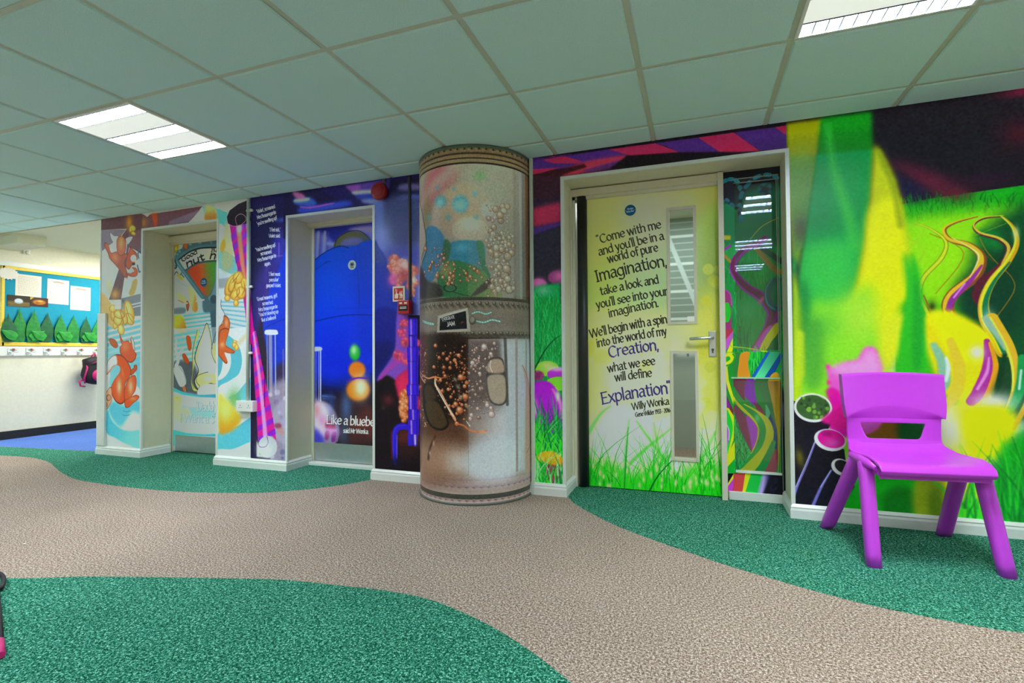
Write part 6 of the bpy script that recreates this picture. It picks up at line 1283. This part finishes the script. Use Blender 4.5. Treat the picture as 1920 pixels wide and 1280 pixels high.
# door 3
d3 = empty('door_3', (0, 0, 0)); d3['kind'] = 'structure'
frame(d3, .612, 1.592, 2.0, w=.030, head=.046, depth=.035, right=False, stop=.02)
mb = MB().box(1.560, 1.592, RY-.05, RY+.06, 0, 2.0, bev=.002).build('door_post', 'jamb', d3)
V1 = (1.2665, 1.4185, 1.088, 1.812); V2 = (1.2795, 1.4185, .222, .892)
leaf('door_leaf', d3, CV3, M['print_door3'], .70, 1.560, .006, 1.955, DY, holes=[V1, V2])
mb = MB().tube([(.705, DY-.012, .008), (.705, DY-.012, 1.952)], .034, n=20)
mb.box(.672, .733, DY-.012, DY+.02, .008, 1.952)
mb.build('hinge_guard', 'black', d3)
for V in (V1, V2):
    a, b, c, d = V; mb = MB(); g = .014
    mb.box(a-g, a+.004, DY-.006, DY+.05, c-g, d+g, bev=.001); mb.box(b-.004, b+g, DY-.006, DY+.05, c-g, d+g, bev=.001)
    mb.box(a, b, DY-.006, DY+.05, c-g, c+.004, bev=.001); mb.box(a, b, DY-.006, DY+.05, d-.004, d+g, bev=.001)
    vf = mb.build('glazing_bead', 'jamb', d3)
    bx('pane', 'glass', (a, b, DY+.018, DY+.024, c, d), vf)
mb = MB().box(1.497, 1.541, DY-.009, DY, .868, 1.028, bev=.004)
hp = mb.build('handle_plate', 'satin', d3)
MB().lathe([(.011, -.002), (.011, -.030)], 'y', (1.519, DY-.008, .985), 16).build('rosette', 'satin', hp)
lp = [(1.519, DY-.03, .985), (1.519, DY-.047, .985), (1.510, DY-.056, .985), (1.44, DY-.056, .983), (1.402, DY-.056, .981), (1.392, DY-.05, .981), (1.391, DY-.03, .981)]
MB().tube(lp, .0095, n=12).build('lever', 'satin', hp)
mb = MB().lathe([(.0085, -.0095), (.0085, -.0125)], 'y', (1.519, DY, .912), 16); mb.box(1.514, 1.524, DY-.0125, DY-.009, .890, .912); mb.build('lock_cylinder', 'darkconduit', hp)
# corridor seen through the vision panels: striped blind and window light are painted on its wall
mb = MB().box(.3, 2.4, 1.9, 1.95, 0, H)
for f in mb.bm.faces:
    for l in f.loops: l[mb.uv].uv = ((l.vert.co.x-.3)/2.1, l.vert.co.z/H)
o = mb.build('wall_corridor', 'corr'); o['kind'] = 'structure'
bx('wall_corridor_left', 'cream', (.25, .3, .4, 1.95, 0, H), kind='structure')
bx('wall_corridor_right', 'cream', (2.4, 2.45, .3, 1.95, 0, H), kind='structure')
bx('ceiling_corridor', 'plaster', (.25, 2.45, .30, 1.95, H+.0, H+.03), kind='structure')

# side screen beside door 3 (fixed glazed panel)
w1 = empty('window_1', (0, 0, 0)); w1['kind'] = 'structure'
sx0, sx1 = 1.592, 1.912; SY = .268
P1 = (1.655, 1.886, .905, 1.935); P2 = (1.640, 1.886, .176, .722)
leaf('panel', w1, CVS, M['print_side'], sx0, sx1, .045, 2.008, SY, holes=[P1, P2])
leaf('panel', w1, CVS, M['print_side'], P1[0]-.01, P1[1]+.01, P1[2]-.01, P1[3]+.01, SY+.022)
leaf('panel', w1, CVS, M['print_side'], P2[0]-.01, P2[1]+.01, P2[2]-.01, P2[3]+.01, SY+.022)
bx('pane', 'glass', (P1[0], P1[1], SY+.006, SY+.010, P1[2], P1[3]), w1)
bx('pane', 'glass', (P2[0], P2[1], SY+.006, SY+.010, P2[2], P2[3]), w1)
bx('sill', 'white', (1.600, 1.908, SY-.014, SY+.002, 0, .05), w1, bev=.002)
bx('glazing_ledge', 'white', (P2[0], P2[1]+.004, SY-.010, SY+.004, P2[2]-.010, P2[2]+.004), w1)
bx('glazing_ledge', 'print_ledge', (1.622, 1.889, SY-.009, SY+.004, .735, .744), w1)
mb = MB()
for (a, b, c, d) in [(1.650, 1.886, 1.930, 1.935), (1.640, 1.893, 1.955, 1.961)]: mb.box(a, b, SY-.004, SY+.001, c, d)
mb.box(1.886, 1.889, SY-.004, SY+.001, .9, 1.935); mb.box(1.8945, 1.8975, SY-.004, SY+.001, .03, 1.961)
mb.build('glazing_bead', 'jambgrey', w1)

# ================================================================== THE THINGS
# round pillar wrapped in print
pil = empty('round_pillar', (CC[0], CC[1], 0)); tag(pil, 'round pillar wrapped in a chocolate and steel rivet mural, between the blue and the grass mural', 'pillar')
mb = MB(); n = 96; lay = []
zz = [0, .03, H-.012, H-.002]
rr = [CR-.004, CR, CR, CR]
for z, r in zip(zz, rr):
    lay.append([mb.bm.verts.new((r*math.sin(-PI+2*PI*k/n), -r*math.cos(-PI+2*PI*k/n), z)) for k in range(n)])
for li in range(len(lay)-1):
    for k in range(n):
        f = mb.bm.faces.new((lay[li][k], lay[li][(k+1) % n], lay[li+1][(k+1) % n], lay[li+1][k])); f.smooth = True
        for l, (kk, z) in zip(f.loops, ((k, zz[li]), (k+1, zz[li]), (k+1, zz[li+1]), (k, zz[li+1]))):
            l[mb.uv].uv = (((-PI+2*PI*kk/n)*CR-CVC.u0)/(CVC.u1-CVC.u0), (z-CVC.v0)/(CVC.v1-CVC.v0))
mb.bm.faces.new(lay[0]); mb.bm.faces.new(lay[-1][::-1])
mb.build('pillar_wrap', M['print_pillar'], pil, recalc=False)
mb = MB()
mb.lathe([(CR+.001, .0), (CR+.006, .0), (CR+.006, .012), (CR+.001, .014)], 'z', (0, 0, 0), 64)
mb.build('base_edge', 'pillaredge', pil)
mb = MB().lathe([(CR+.001, H-.014), (CR+.003, H-.012), (CR+.003, H), (CR+.001, H)], 'z', (0, 0, 0), 64).build('top_edge', 'pillaredge', pil)

# ceiling lights
def make_light(loc):
    r = empty('ceiling_light', loc)
    mb = MB(); s = .6; e = .010
    mb.box(e, e+.012, -s+e, -e, -.001, .02); mb.box(s-e-.012, s-e, -s+e, -e, -.001, .02)
    mb.box(e+.012, s-e-.012, -e-.012, -e, -.001, .02); mb.box(e+.012, s-e-.012, -s+e, -s+e+.012, -.001, .02)
    mb.build('frame', 'plastic', r)
    bands = [(-.020, -.106), (-.254, -.340), (-.492, -.578)]
    for (a, b) in bands:
        bx('tube', 'lamp', (.022, .578, b, a, .016, .018), r)
        mb = MB()
        for k in range(13):
            x = .022+.556*k/12; mb.box(x-.003, x+.003, b, a, .001, .013)
        mb.box(.022, .578, a-.002, a, -.0025, .016); mb.box(.022, .578, b, b+.002, -.0025, .016)
        lv = mb.build('louvre', 'louvre', r); lv['kind'] = 'stuff'
    for (a, b) in ((-.110, -.250), (-.344, -.488)):
        for q in (a+.0015, b-.0045): bx('divider', 'divider', (.022, .578, q, q+.003, -.0025, .008), r)
        bx('perforated_panel', 'perf', (.022, .578, b, a, .0, .006), r)
    return r
l0 = make_light((LIGHTS[0][0], LIGHTS[0][1], H))
tag(l0, 'square recessed ceiling light with three lit louvre strips, above the left pair of doors', 'ceiling light', 'recessed ceiling lights')
l1 = copy_tree(l0, None, (LIGHTS[1][0], LIGHTS[1][1], H))
l1['label'] = 'square recessed ceiling light cut by the top edge, above the purple chair'
for (lx, ly) in LIGHTS[2:]:
    q = copy_tree(l0, None, (lx, ly, H)); q['label'] = 'square recessed ceiling light outside the frame, out of view of the photograph'

# purple child's chair
chx = empty('plastic_chair', (2.315, -.33, 0), math.radians(6.5))
tag(chx, "purple moulded plastic child's chair against the green and yellow mural", 'chair')
def loft(mb, rows, closed=False, thick=.0):
    vs = [[mb.bm.verts.new(p) for p in r] for r in rows]
    for a, b in zip(vs, vs[1:]):
        for k in range(len(a)-1):
            f = mb.bm.faces.new((a[k], a[k+1], b[k+1], b[k])); f.smooth = True
    return vs
# one continuous moulded profile: front lip, dished seat, then up into the back
PROF = crom(np.array([(-.236, .384), (-.244, .396), (-.236, .409), (-.20, .415), (-.12, .409), (-.03, .404), (.04, .406), (.085, .420), (.112, .448), (.128, .490), (.142, .56), (.156, .66), (.168, .74), (.172, .787)]), False, 4)
PL = np.concatenate([[0], np.cumsum(np.hypot(*np.diff(PROF, axis=0).T))]); PL /= PL[-1]
WPS = [(0, .203), (.10, .212), (.30, .226), (.44, .216), (.50, .200), (.58, .196), (.72, .198), (.80, .205), (1.0, .207)]
def shell_pt(u, s_):
    y, z = np.interp(s_, PL, PROF[:, 0]), np.interp(s_, PL, PROF[:, 1]); w_ = np.interp(s_, [a for a, b in WPS], [b for a, b in WPS])
    au = abs(u)
    if z < .47 and y < .12:
        k = min(1, max(0, (.47-z)/.05)); z += k*(.026*au**3*min(1, (y+.244)/.10))      # side edges rise into the leg bosses
    if z > .45: y -= .030*au*au*min(1, (z-.45)/.15)                                     # back curved round the sitter
    if z > .75: z -= .012*au*au*(z-.75)/.04
    return (u*w_, y, z)
def solid(mb, P, Q, skip=None):
    # P front rows, Q back rows (same shape): closed slab with optional hole
    ni, nj = len(P), len(P[0]); F = [[mb.bm.verts.new(p) for p in r] for r in P]; B = [[mb.bm.verts.new(p) for p in r] for r in Q]
    q = lambda i, j: 0 <= i < ni-1 and 0 <= j < nj-1 and not (skip and skip(i, j))
    for i in range(ni-1):
        for j in range(nj-1):
            if not q(i, j): continue
            mb.bm.faces.new((F[i][j], F[i][j+1], F[i+1][j+1], F[i+1][j])).smooth = True; mb.bm.faces.new((B[i][j], B[i+1][j], B[i+1][j+1], B[i][j+1])).smooth = True
            for (di, dj, a, b) in ((-1, 0, (i, j), (i, j+1)), (1, 0, (i+1, j+1), (i+1, j)), (0, -1, (i+1, j), (i, j)), (0, 1, (i, j+1), (i+1, j+1))):
                if q(i+di, j+dj): continue
                mb.bm.faces.new((F[b[0]][b[1]], F[a[0]][a[1]], B[a[0]][a[1]], B[b[0]][b[1]]))
def offset_rows(P, t):
    n_i, n_j = len(P), len(P[0]); out = []
    for i in range(n_i):
        row = []
        for j in range(n_j):
            a = Vector(P[min(i+1, n_i-1)][j])-Vector(P[max(i-1, 0)][j]); b = Vector(P[i][min(j+1, n_j-1)])-Vector(P[i][max(j-1, 0)])
            row.append(tuple(Vector(P[i][j])-b.cross(a).normalized()*-t))
        out.append(row)
    return out
def soft(o, w_=.003):
    md = o.modifiers.new('Bevel', 'BEVEL'); md.width = w_; md.segments = 2; md.limit_method = 'ANGLE'; md.angle_limit = .9
us = [math.sin(x/16*PI/2)*.6+x/16*.4 for x in range(-16, 17)]
ssplit = float(np.interp(.455, PROF[4:, 1][8:], PL[4:][8:])) if False else float(PL[np.argmax((PROF[:, 1] > .452) & (PROF[:, 0] > 0))])
rows = [[shell_pt(u, s_) for u in us] for s_ in np.linspace(0, ssplit, 26)]
mb = MB(); solid(mb, rows, offset_rows(rows, .009)); seat = mb.build('seat', 'purple', chx); soft(seat)
# back: rows follow height; the slot is a trapezoid with rounded lower corners, made by warping the grid on to its outline
def s_of_z(z): k0 = int(np.argmax((PROF[:, 1] > .44) & (PROF[:, 0] > .05))); return float(np.interp(z, PROF[k0-1:, 1], PL[k0-1:]))
zt, zb = .552, .478
zr = [.452, .460, .470, zb, zb+.003, zb+.008, zb+.016, zb+.03, zb+.05, zt-.006, zt, .565, .59, .62, .65, .69, .73, .765, .78, .787]
def slot_half(z):
    t = min(1, max(0, (z-zb)/(zt-zb))); hw = .112+.026*t
    if z < zb+.016: d_ = (zb+.016-z)/.016; hw -= .016*(1-math.sqrt(max(0, 1-d_*d_)))
    if z > zt-.006: hw -= .003*(z-zt+.006)/.006
    return hw
rows = []
JL, JR = 9, 23
for z in zr:
    s_ = s_of_z(z); w_ = shell_pt(1, s_)[0]; hw = slot_half(min(max(z, zb), zt))/w_; row = []
    for k in range(33):
        if k <= JL: u = -1+(1-hw)*k/JL
        elif k >= JR: u = hw+(1-hw)*(k-JR)/(32-JR)
        else: u = -hw+2*hw*(k-JL)/(JR-JL)
        p = shell_pt(u, s_); row.append(p)
    rows.append(row)
i0, i1 = zr.index(zb), zr.index(zt)
mb = MB(); solid(mb, rows, offset_rows(rows, .009), lambda i, j: i0 <= i < i1 and JL <= j < JR)
back = mb.build('backrest', 'purple', chx); soft(back)
# thick upper panel: its lower edge arches up in the middle, the face below slopes back to the slot
def up(u, z, off):
    p = shell_pt(u, s_of_z(min(z, .787))); return (p[0]*1.035, p[1]-off, z-(.010*u*u if z > .75 else 0))
rows = []
for t in (0, .33, .66, 1): rows.append([up(u, (.583 if abs(u) > 1 else .556+.024*abs(u)**4)*(1-t)+(.579+.054*(1-u*u))*t, .003+.024*t) for u in us])
for t in (.04, .15, .3, .5, .7, .85, .94, .98): rows.append([up(u, (.579+.054*(1-u*u))*(1-t)+.792*t, .0275-.002*t) for u in us])
rows.append([up(u, .796, .020) for u in us])
Q = [[(p[0], shell_pt(min(1, max(-1, u)), s_of_z(min(max(p[2], .46), .787)))[1]+.012, p[2]) for p, u in zip(r, us)] for r in rows]
mb = MB(); solid(mb, rows, Q); soft(mb.build('upper_panel', 'purple', chx), .004)
# side frames: A-shaped legs joined under the seat edge
def chair_leg(x0, y0, z0, x1, y1, r0, r1):
    mb = MB(); pts = [(x0, y0, z0+.014), (x0, y0, z0+.009), (x0, y0, z0)]; rs = [r0*.45, r0*.8, r0]
    for k in range(1, 10):
        t = k/9; pts.append((x0+(x1-x0)*t, y0+(y1-y0)*t, z0*(1-t)+.001*t)); rs.append(r0+(r1-r0)*t)
    mb.tube(pts, rs, n=20, sq=.75)
    for v in mb.bm.verts:
        if v.co.z < .022: v.co.z = .0015
    return mb.build('leg', 'purple', chx)
for sg in (-1, 1):
    chair_leg(sg*.214, -.125, .408, sg*.234, -.238, .029, .028)
    chair_leg(sg*.206, -.020, .404, sg*.256, .236, .030, .029)
    mb = MB(); mb.tube([(sg*.206, -.214, .402), (sg*.216, -.16, .412), (sg*.220, -.09, .416), (sg*.216, .0, .414), (sg*.200, .07, .420)], [.010, .020, .022, .019, .009], n=14); mb.build('side_rail', 'purple', chx)
mb = MB(); mb.box(-.200, .200, -.222, -.214, .362, .402, bev=.002); mb.box(-.195, .195, .06, .068, .375, .405, bev=.002); mb.box(-.200, -.192, -.215, .065, .372, .402, bev=.002); mb.box(.192, .200, -.215, .065, .372, .402, bev=.002)
mb.build('seat_rim', 'purple', chx)

# fire alarm sounder
fa = empty('alarm_sounder', (-.69, 0, 2.058)); tag(fa, 'round red fire alarm sounder high on the wall, right of the middle doorway', 'alarm')
MB().lathe([(.046, 0), (.046, -.022), (.060, -.026), (.063, -.052), (.056, -.066), (.030, -.072), (.004, -.073)], 'y', (0, 0, 0), 32).build('bell_housing', 'redlamp', fa)
mb = MB()
for k in range(12):
    a = 2*PI*k/12; mb.box(.040*math.cos(a)-.004, .040*math.cos(a)+.004, -.0745, -.068, .040*math.sin(a)-.002, .040*math.sin(a)+.002)
mb.build('grille', 'red', fa)
MB().tube([(.015, -.012, .055), (.022, -.01, .095)], .011, n=12).build('cable_gland', 'darkconduit', fa)
# fire call sign
fs = bx('fire_call_sign', 'print_sign', (-.607, -.508, -.004, 0, 1.270, 1.378)); tag(fs, 'small square red and white fire alarm call point sign, above the red break-glass box', 'sign')
for p in fs.data.polygons:
    for li in p.loop_indices:
        c = fs.data.vertices[fs.data.loops[li].vertex_index].co; fs.data.uv_layers[0].data[li].uv = ((c.x+.607)/.099, (c.z-1.270)/.108)
# break glass call point
cp = empty('call_point', (-.494, 0, 1.224)); tag(cp, 'red square break-glass fire call point on the wall, left of the pillar', 'alarm')
MB().box(-.047, .047, -.048, 0, -.048, .048, bev=.005).build('housing', 'red', cp)
bx('glass_window', 'dark', (-.036, .036, -.0495, -.047, -.026, .012), cp)
mb = MB()
for z in (.000, -.009): mb.box(-.026, .026, -.0502, -.0493, z-.0022, z+.0022)
mb.build('printed_text', 'paper', cp)
mb = MB()
for s_ in (-1, 1): mb.box(min(s_*.008, s_*.030), max(s_*.008, s_*.030), -.0495, -.047, .022, .034)
mb.build('printed_arrow', 'paper', cp)
# conduits
c1 = empty('conduit', (-1.944, 0, 0)); tag(c1, 'white vertical cable conduit running from ceiling to the double socket', 'conduit')
MB().tube([(0, -.014, .53), (0, -.014, H-.002)], .0125, n=14).build('pipe', 'conduit', c1)
for z in (2.055, 1.440, .912):
    mb = MB().box(-.020, .040, -.020, -.001, z-.009, z+.009, bev=.003).lathe([(.011, -.004), (.011, -.024), (.006, -.026)], 'y', (.034, 0, z), 12)
    mb.build('saddle_clip', 'plastic', c1)
c2 = empty('conduit', (-.469, 0, 0)); tag(c2, 'slim dark vertical conduit above the red call point, beside the pillar', 'conduit')
MB().tube([(0, -.009, 1.27), (0, -.009, H-.002)], .0065, n=12).build('pipe', 'darkconduit', c2)
bx('pipe_strip', 'conduitstrip', (.006, .013, -.006, 0, 1.27, H-.002), c2)  # narrow dark strip along one side of the pipe
# double socket
so = empty('double_socket', (-1.944, 0, .491)); tag(so, 'white double wall socket at the foot of the white conduit', 'socket')
MB().box(-.086, .086, -.046, 0, -.043, .043, bev=.004).build('back_box', 'plastic', so)
mb = MB()
for cx in (-.043, .043):
    for (x, z, ww, hh) in ((0, .006, .0022, .006), (-.011, -.010, .0045, .0018), (.011, -.010, .0045, .0018)):
        mb.box(cx+x-ww, cx+x+ww, -.0466, -.0455, z-hh, z+hh)
mb.build('pin_slot', 'dark', so)['kind'] = 'stuff'
for cx in (-.020, .020): bx('rocker_switch', 'plastic', (cx-.007, cx+.007, -.050, -.045, .014, .034), so, bev=.002)
# blank plate
pl = MB().box(-.045, .045, -.010, 0, -.044, .044, bev=.003).build('wall_plate', 'plastic', loc=(-3.484, 0, 1.358)); tag(pl, 'white square blanking plate on the squirrel mural at the left pier', 'wall plate')
mb = MB().lathe([(.003, -.0105), (.003, -.0115)], 'y', (-.030, 0, 0), 8).lathe([(.003, -.0105), (.003, -.0115)], 'y', (.030, 0, 0), 8); mb.build('screw', 'satin', pl)['kind'] = 'stuff'
# tall white backing board at the left pier corner
ed = MB().box(-3.749, -3.640, -.018, 0, .078, 1.284, bev=.002).build('edge_board', 'white'); tag(ed, 'tall narrow white painted edging board at the corner of the left pier', 'board')
mb = MB()
for z in (.3, .75, 1.22): mb.lathe([(.0035, -.0183), (.0035, -.0193)], 'y', (-3.69, 0, z), 8)
mb.build('screw', 'satin', ed)['kind'] = 'stuff'
# signs on doors
def disc(name, loc, r, cv, mt, label, cat='sign'):
    mb = MB().lathe([(r, 0), (r, -.0015)], 'y', (0, 0, 0), 32)
    for f in mb.bm.faces:
        for l in f.loops: l[mb.uv].uv = (.5+l.vert.co.x/(2*r), .5+l.vert.co.z/(2*r))
    o = mb.build(name, mt, loc=loc); tag(o, label, cat); return o
disc('door_sign', (-1.173, DY-.0003, 1.614), .039, None, M['print_wc'], 'round white toilet sign with two dark figures on the blue door')
disc('door_sign', (1.026, DY-.0003, 1.835), .036, None, M['print_fire'], 'round blue fire door sign with white lettering on the quote door')
disc('door_sign', (-2.795, DY-.0003, 1.561), .040, None, M['print_fire'], 'round blue fire door sign on the nut gauge mural door')

# display board on the alcove wall
db = empty('display_board', (XL, 0, 0)); tag(db, 'large turquoise display board with yellow border on the cream wall, far left', 'display board')
bx('backing', 'teal', (0, .008, .165, 2.05, 1.045, 1.845), db)
mb = MB()
mb.box(0, .020, .15, 2.07, 1.838, 1.872, bev=.002); mb.box(0, .020, .15, 2.07, 1.010, 1.050, bev=.002); mb.box(0, .020, .145, .170, 1.010, 1.872, bev=.002)
mb.build('frame', 'yellowframe', db)
bx('trim_7', 'white', (XL, XL+.012, .10, 2.1, 1.874, 1.925), kind='structure')
def sheet(name, y0, y1, z0, z1, m_, label, cat, tilt=0, x=.009, group=None):
    mb = MB(); cy, cz = (y0+y1)/2, (z0+z1)/2; a, b = (y1-y0)/2, (z1-z0)/2
    mb.box(0, .0012, -a, a, -b, b)
    for f in mb.bm.faces:
        for l in f.loops: l[mb.uv].uv = ((l.vert.co.y+a)/(2*a), (l.vert.co.z+b)/(2*b))
    o = mb.build(name, m_, loc=(XL+x, cy, cz)); o.rotation_euler = (tilt, 0, 0); tag(o, label, cat, group); return o
sheet('paper_sheet', .264, .500, 1.560, 1.800, M['print_note1'], 'white written sheet pinned at the left of the turquoise board', 'paper', -.01, group='sheets pinned to the display board')
sheet('paper_sheet', .555, .770, 1.500, 1.785, M['print_note2'], 'white sheet with a red heading pinned in the middle of the turquoise board', 'paper', -.015, group='sheets pinned to the display board')
sheet('paper_sheet', .785, 1.000, 1.445, 1.730, M['print_note2'], 'rightmost white sheet with a red heading on the turquoise board', 'paper', -.01, group='sheets pinned to the display board')
sheet('photo_print', .195, .395, 1.440, 1.562, M['print_ph1'], 'dark photo of a white pebble pinned under the left sheet', 'photo', 0, .011)
sheet('photo_print', .398, .565, 1.455, 1.555, M['print_ph2'], 'brown photo pinned right of the pebble photo on the board', 'photo', 0, .0105)
mb = MB(); c0 = mb.bm.verts.new((.001, 0, 0)); st = []
for k in range(36):
    r = .085 if k % 2 else .070; a = 2*PI*k/36; st.append(mb.bm.verts.new((0, r*math.cos(a)*1.15, r*math.sin(a)*.8)))
for k in range(36): mb.bm.faces.new((c0, st[k], st[(k+1) % 36]))
o = mb.build('star_label', 'paper', loc=(XL+.022, .195, 1.79)); tag(o, 'white starburst card at the top left corner of the turquoise board', 'paper'); o.modifiers.new('Solid', 'SOLIDIFY').thickness = .002
# paper leaves along the bottom of the board
def leafmesh(hh, ww):
    mb = MB(); L = 10; rows = []
    for i in range(L+1):
        t = i/L; wv = ww*math.sin(PI*min(1, t*.82+.18))**.8*(1-t**3)+.001
        rows.append([(.001+.002*math.sin(PI*t), -wv, t*hh), (.003+.005*math.sin(PI*t), 0, t*hh), (.001+.002*math.sin(PI*t), wv, t*hh)])
    for a, b in zip(rows, rows[1:]):
        A = [mb.bm.verts.new(p) for p in a]; B = [mb.bm.verts.new(p) for p in b]
        mb.bm.faces.new((A[0], A[1], B[1], B[0])); mb.bm.faces.new((A[1], A[2], B[2], B[1]))
    bmesh.ops.remove_doubles(mb.bm, verts=mb.bm.verts, dist=.0005)
    return mb
l_cells = [(.205, 1.36, .085, 'leafdark'), (.30, 1.43, .075, 'leaf'), (.415, 1.425, .08, 'leaf'), (.545, 1.395, .08, 'leafdark'), (.68, 1.39, .075, 'leaf'), (.815, 1.385, .08, 'leaf'), (.94, 1.375, .075, 'leafdark'), (1.075, 1.37, .08, 'leaf'), (1.21, 1.38, .08, 'leaf'), (1.35, 1.37, .08, 'leafdark')]
ordn = ['leftmost', 'second from left', 'third from left', 'fourth from left', 'fifth from left', 'sixth from left', 'seventh from left', 'rightmost visible']
for k, (y, zt, ww, mm) in enumerate(l_cells):
    o = leafmesh(zt-1.055, ww*.86).build('paper_leaf', mm, loc=(XL+(.0215 if k % 2 else .0315), y, 1.055)); o.rotation_euler = (random.uniform(-.04, .04), 0, 0)
    o.modifiers.new('Solid', 'SOLIDIFY').thickness = .0015
    tag(o, ('large green paper leaf on the turquoise board, %s of the row' % ordn[k]) if k < 8 else 'green paper leaf at the board end hidden behind the left pier', 'paper leaf', 'paper leaves on the display board')
for k in range(8):
    y = .26+k*.13; mb = leafmesh(.16, .05); o = mb.build('paper_leaf', 'leaflight', loc=(XL+(.042 if k % 2 else .052), y, 1.05)); o.rotation_euler = (-1.0 if k % 2 else 1.0, 0, 0); o.location.z = 1.095
    o.modifiers.new('Solid', 'SOLIDIFY').thickness = .0015
    tag(o, 'small bright green paper leaf lying sideways at the board bottom, %s' % ['leftmost of them', 'second from the left', 'third from the left', 'fourth from the left', 'fifth from the left', 'sixth from the left', 'seventh from the left', 'nearest the left pier'][k], 'paper leaf', 'small paper leaves along the board bottom')
# coat rail
cr_ = empty('coat_rail', (XL, 0, 0)); tag(cr_, 'white coat rail with hooks and name labels under the display board', 'coat rail')
MB().box(0, .020, -.4, 2.1, .900, 1.002, bev=.003).build('rail_board', 'plastic', cr_)
hk = None; lb = None
for k, y in enumerate((.215, .375, .535, .705, .868, 1.04, 1.2, 1.37)):
    if hk is None:
        hk = MB().tube([(0, 0, .012), (.030, 0, .006), (.048, 0, -.004), (.052, 0, -.018), (.060, 0, -.020), (.066, 0, -.008)], .0055, n=8).box(-.001, .006, -.014, .014, -.012, .028, bev=.002).build('hook', 'satin', cr_, loc=(.021, y, .925))
        mb = MB().box(0, .002, -.046, .046, -.024, .024)
        for f in mb.bm.faces:
            for l in f.loops: l[mb.uv].uv = ((l.vert.co.y+.046)/.092, (l.vert.co.z+.024)/.048)
        lb = mb.build('name_label', M['print_tag'], cr_, loc=(.021, y+.03, .965))
    else:
        copyo(hk, cr_, (.021, y, .925)); copyo(lb, cr_, (.021, y+.03, .965))
# backpack
bp = empty('backpack', (XL+.075, .985, .55)); tag(bp, "child's black and pink backpack hanging from the coat rail, beside the left pier", 'bag')
mb = MB()
bm_ = mb.bm; bmesh.ops.create_cube(bm_, size=1)
bmesh.ops.subdivide_edges(bm_, edges=bm_.edges[:], cuts=5, use_grid_fill=True)
for v in bm_.verts:
    p = v.co.copy(); q = p.normalized()*.62; p = p.lerp(q, .55)
    v.co = Vector((p.x*.13+.075, p.y*.26, p.z*.30+.165)) + Vector((0, .01*math.sin(v.co.z*9), 0))
for f in bm_.faces: f.smooth = True
mb.build('body', 'bagblack', bp)
mb = MB(); bm_ = mb.bm; bmesh.ops.create_uvsphere(bm_, u_segments=16, v_segments=10, radius=1)
for v in bm_.verts: v.co = Vector((v.co.x*.03+.145, v.co.y*.085, v.co.z*.075+.11))
for f in bm_.faces: f.smooth = True
mb.build('front_pocket', 'bagpink', bp)
MB().tube([(.03, 0, .30), (.03, .02, .35), (.05, .0, .372), (.05, -.03, .35), (.03, -.03, .30)], .008, n=8).build('top_loop', 'bagpink', bp)
MB().tube([(.06, -.10, .29), (.13, -.125, .20), (.12, -.15, .08), (.08, -.12, .02)], .009, n=8).build('strap', 'bagpink', bp)
MB().tube([(.08, -.13, .06), (.10, -.19, .05), (.09, -.17, -.01), (.08, -.12, -.02)], .010, n=8).build('strap', 'bagpink', bp)
MB().tube([(.145, -.085, .25), (.155, -.03, .275), (.155, .04, .275), (.145, .09, .25)], .005, n=6).build('zip', 'bagpink', bp)
mb = MB(); mb.box(.150, .156, -.03, .03, .165, .205, bev=.002); mb.build('badge', 'paper', bp)
# small sensor
se = empty('motion_sensor', (XL, .356, 2.056)); tag(se, 'small white motion sensor high on the cream wall above the display board', 'sensor')
MB().box(0, .028, -.03, .03, -.026, .026, bev=.006).build('sensor_body', 'plastic', se)
MB().lathe([(.02, 0), (.018, .010), (.008, .016)], 'x', (.028, 0, -.008), 14).build('lens', 'paper', se)
# strap / handle at far left edge
sx, sy = [float(v) for v in onZ([(2, 1100)])[0]]
st_ = empty('bag_strap', (sx, sy, 0)); tag(st_, 'black rounded bag strap end with pink trim at the left edge on the green carpet', 'strap')
def pz(px, py, z): q = onZ([(px, py)], z)[0]; return (float(q[0])-sx, float(q[1])-sy, z)
pts = [pz(-30, 1190, .012), pz(-12, 1112, .012), pz(2, 1102, .014), pz(7, 1088, .02), pz(3, 1078, .03), pz(-10, 1074, .04), pz(-40, 1085, .04)]
MB().tube([tuple(p) for p in smooth_curve(pts, 4)], .008, n=10).build('strap_loop', 'bagblack', st_)
pts = [pz(-6, 1110, .01), pz(-2, 1160, .01), pz(1, 1210, .012)]
MB().tube(pts, .009, n=8).build('strap_tail', 'bagblack', st_)
MB().tube([pz(0.5, 1200, .013), pz(2, 1228, .013)], .010, n=8).build('strap_end', 'bagpink', st_)
# scraps of paper on the carpet
for (px, py, lab) in ((45, 1021, 'tiny white paper scrap on the brown carpet near the left edge'), (393, 938.5, 'tiny white paper scrap on the brown carpet below the left pair of doors')):
    q = onZ([(px, py)])[0]
    mb = MB(); mb.poly([(-.008, -.004, .002), (.007, -.006, .005), (.009, .004, .002), (-.005, .005, .004)]); o = mb.build('paper_scrap', 'paper', loc=(float(q[0]), float(q[1]), .0015)); o.modifiers.new('Solid', 'SOLIDIFY').thickness = .001
    tag(o, lab, 'paper')
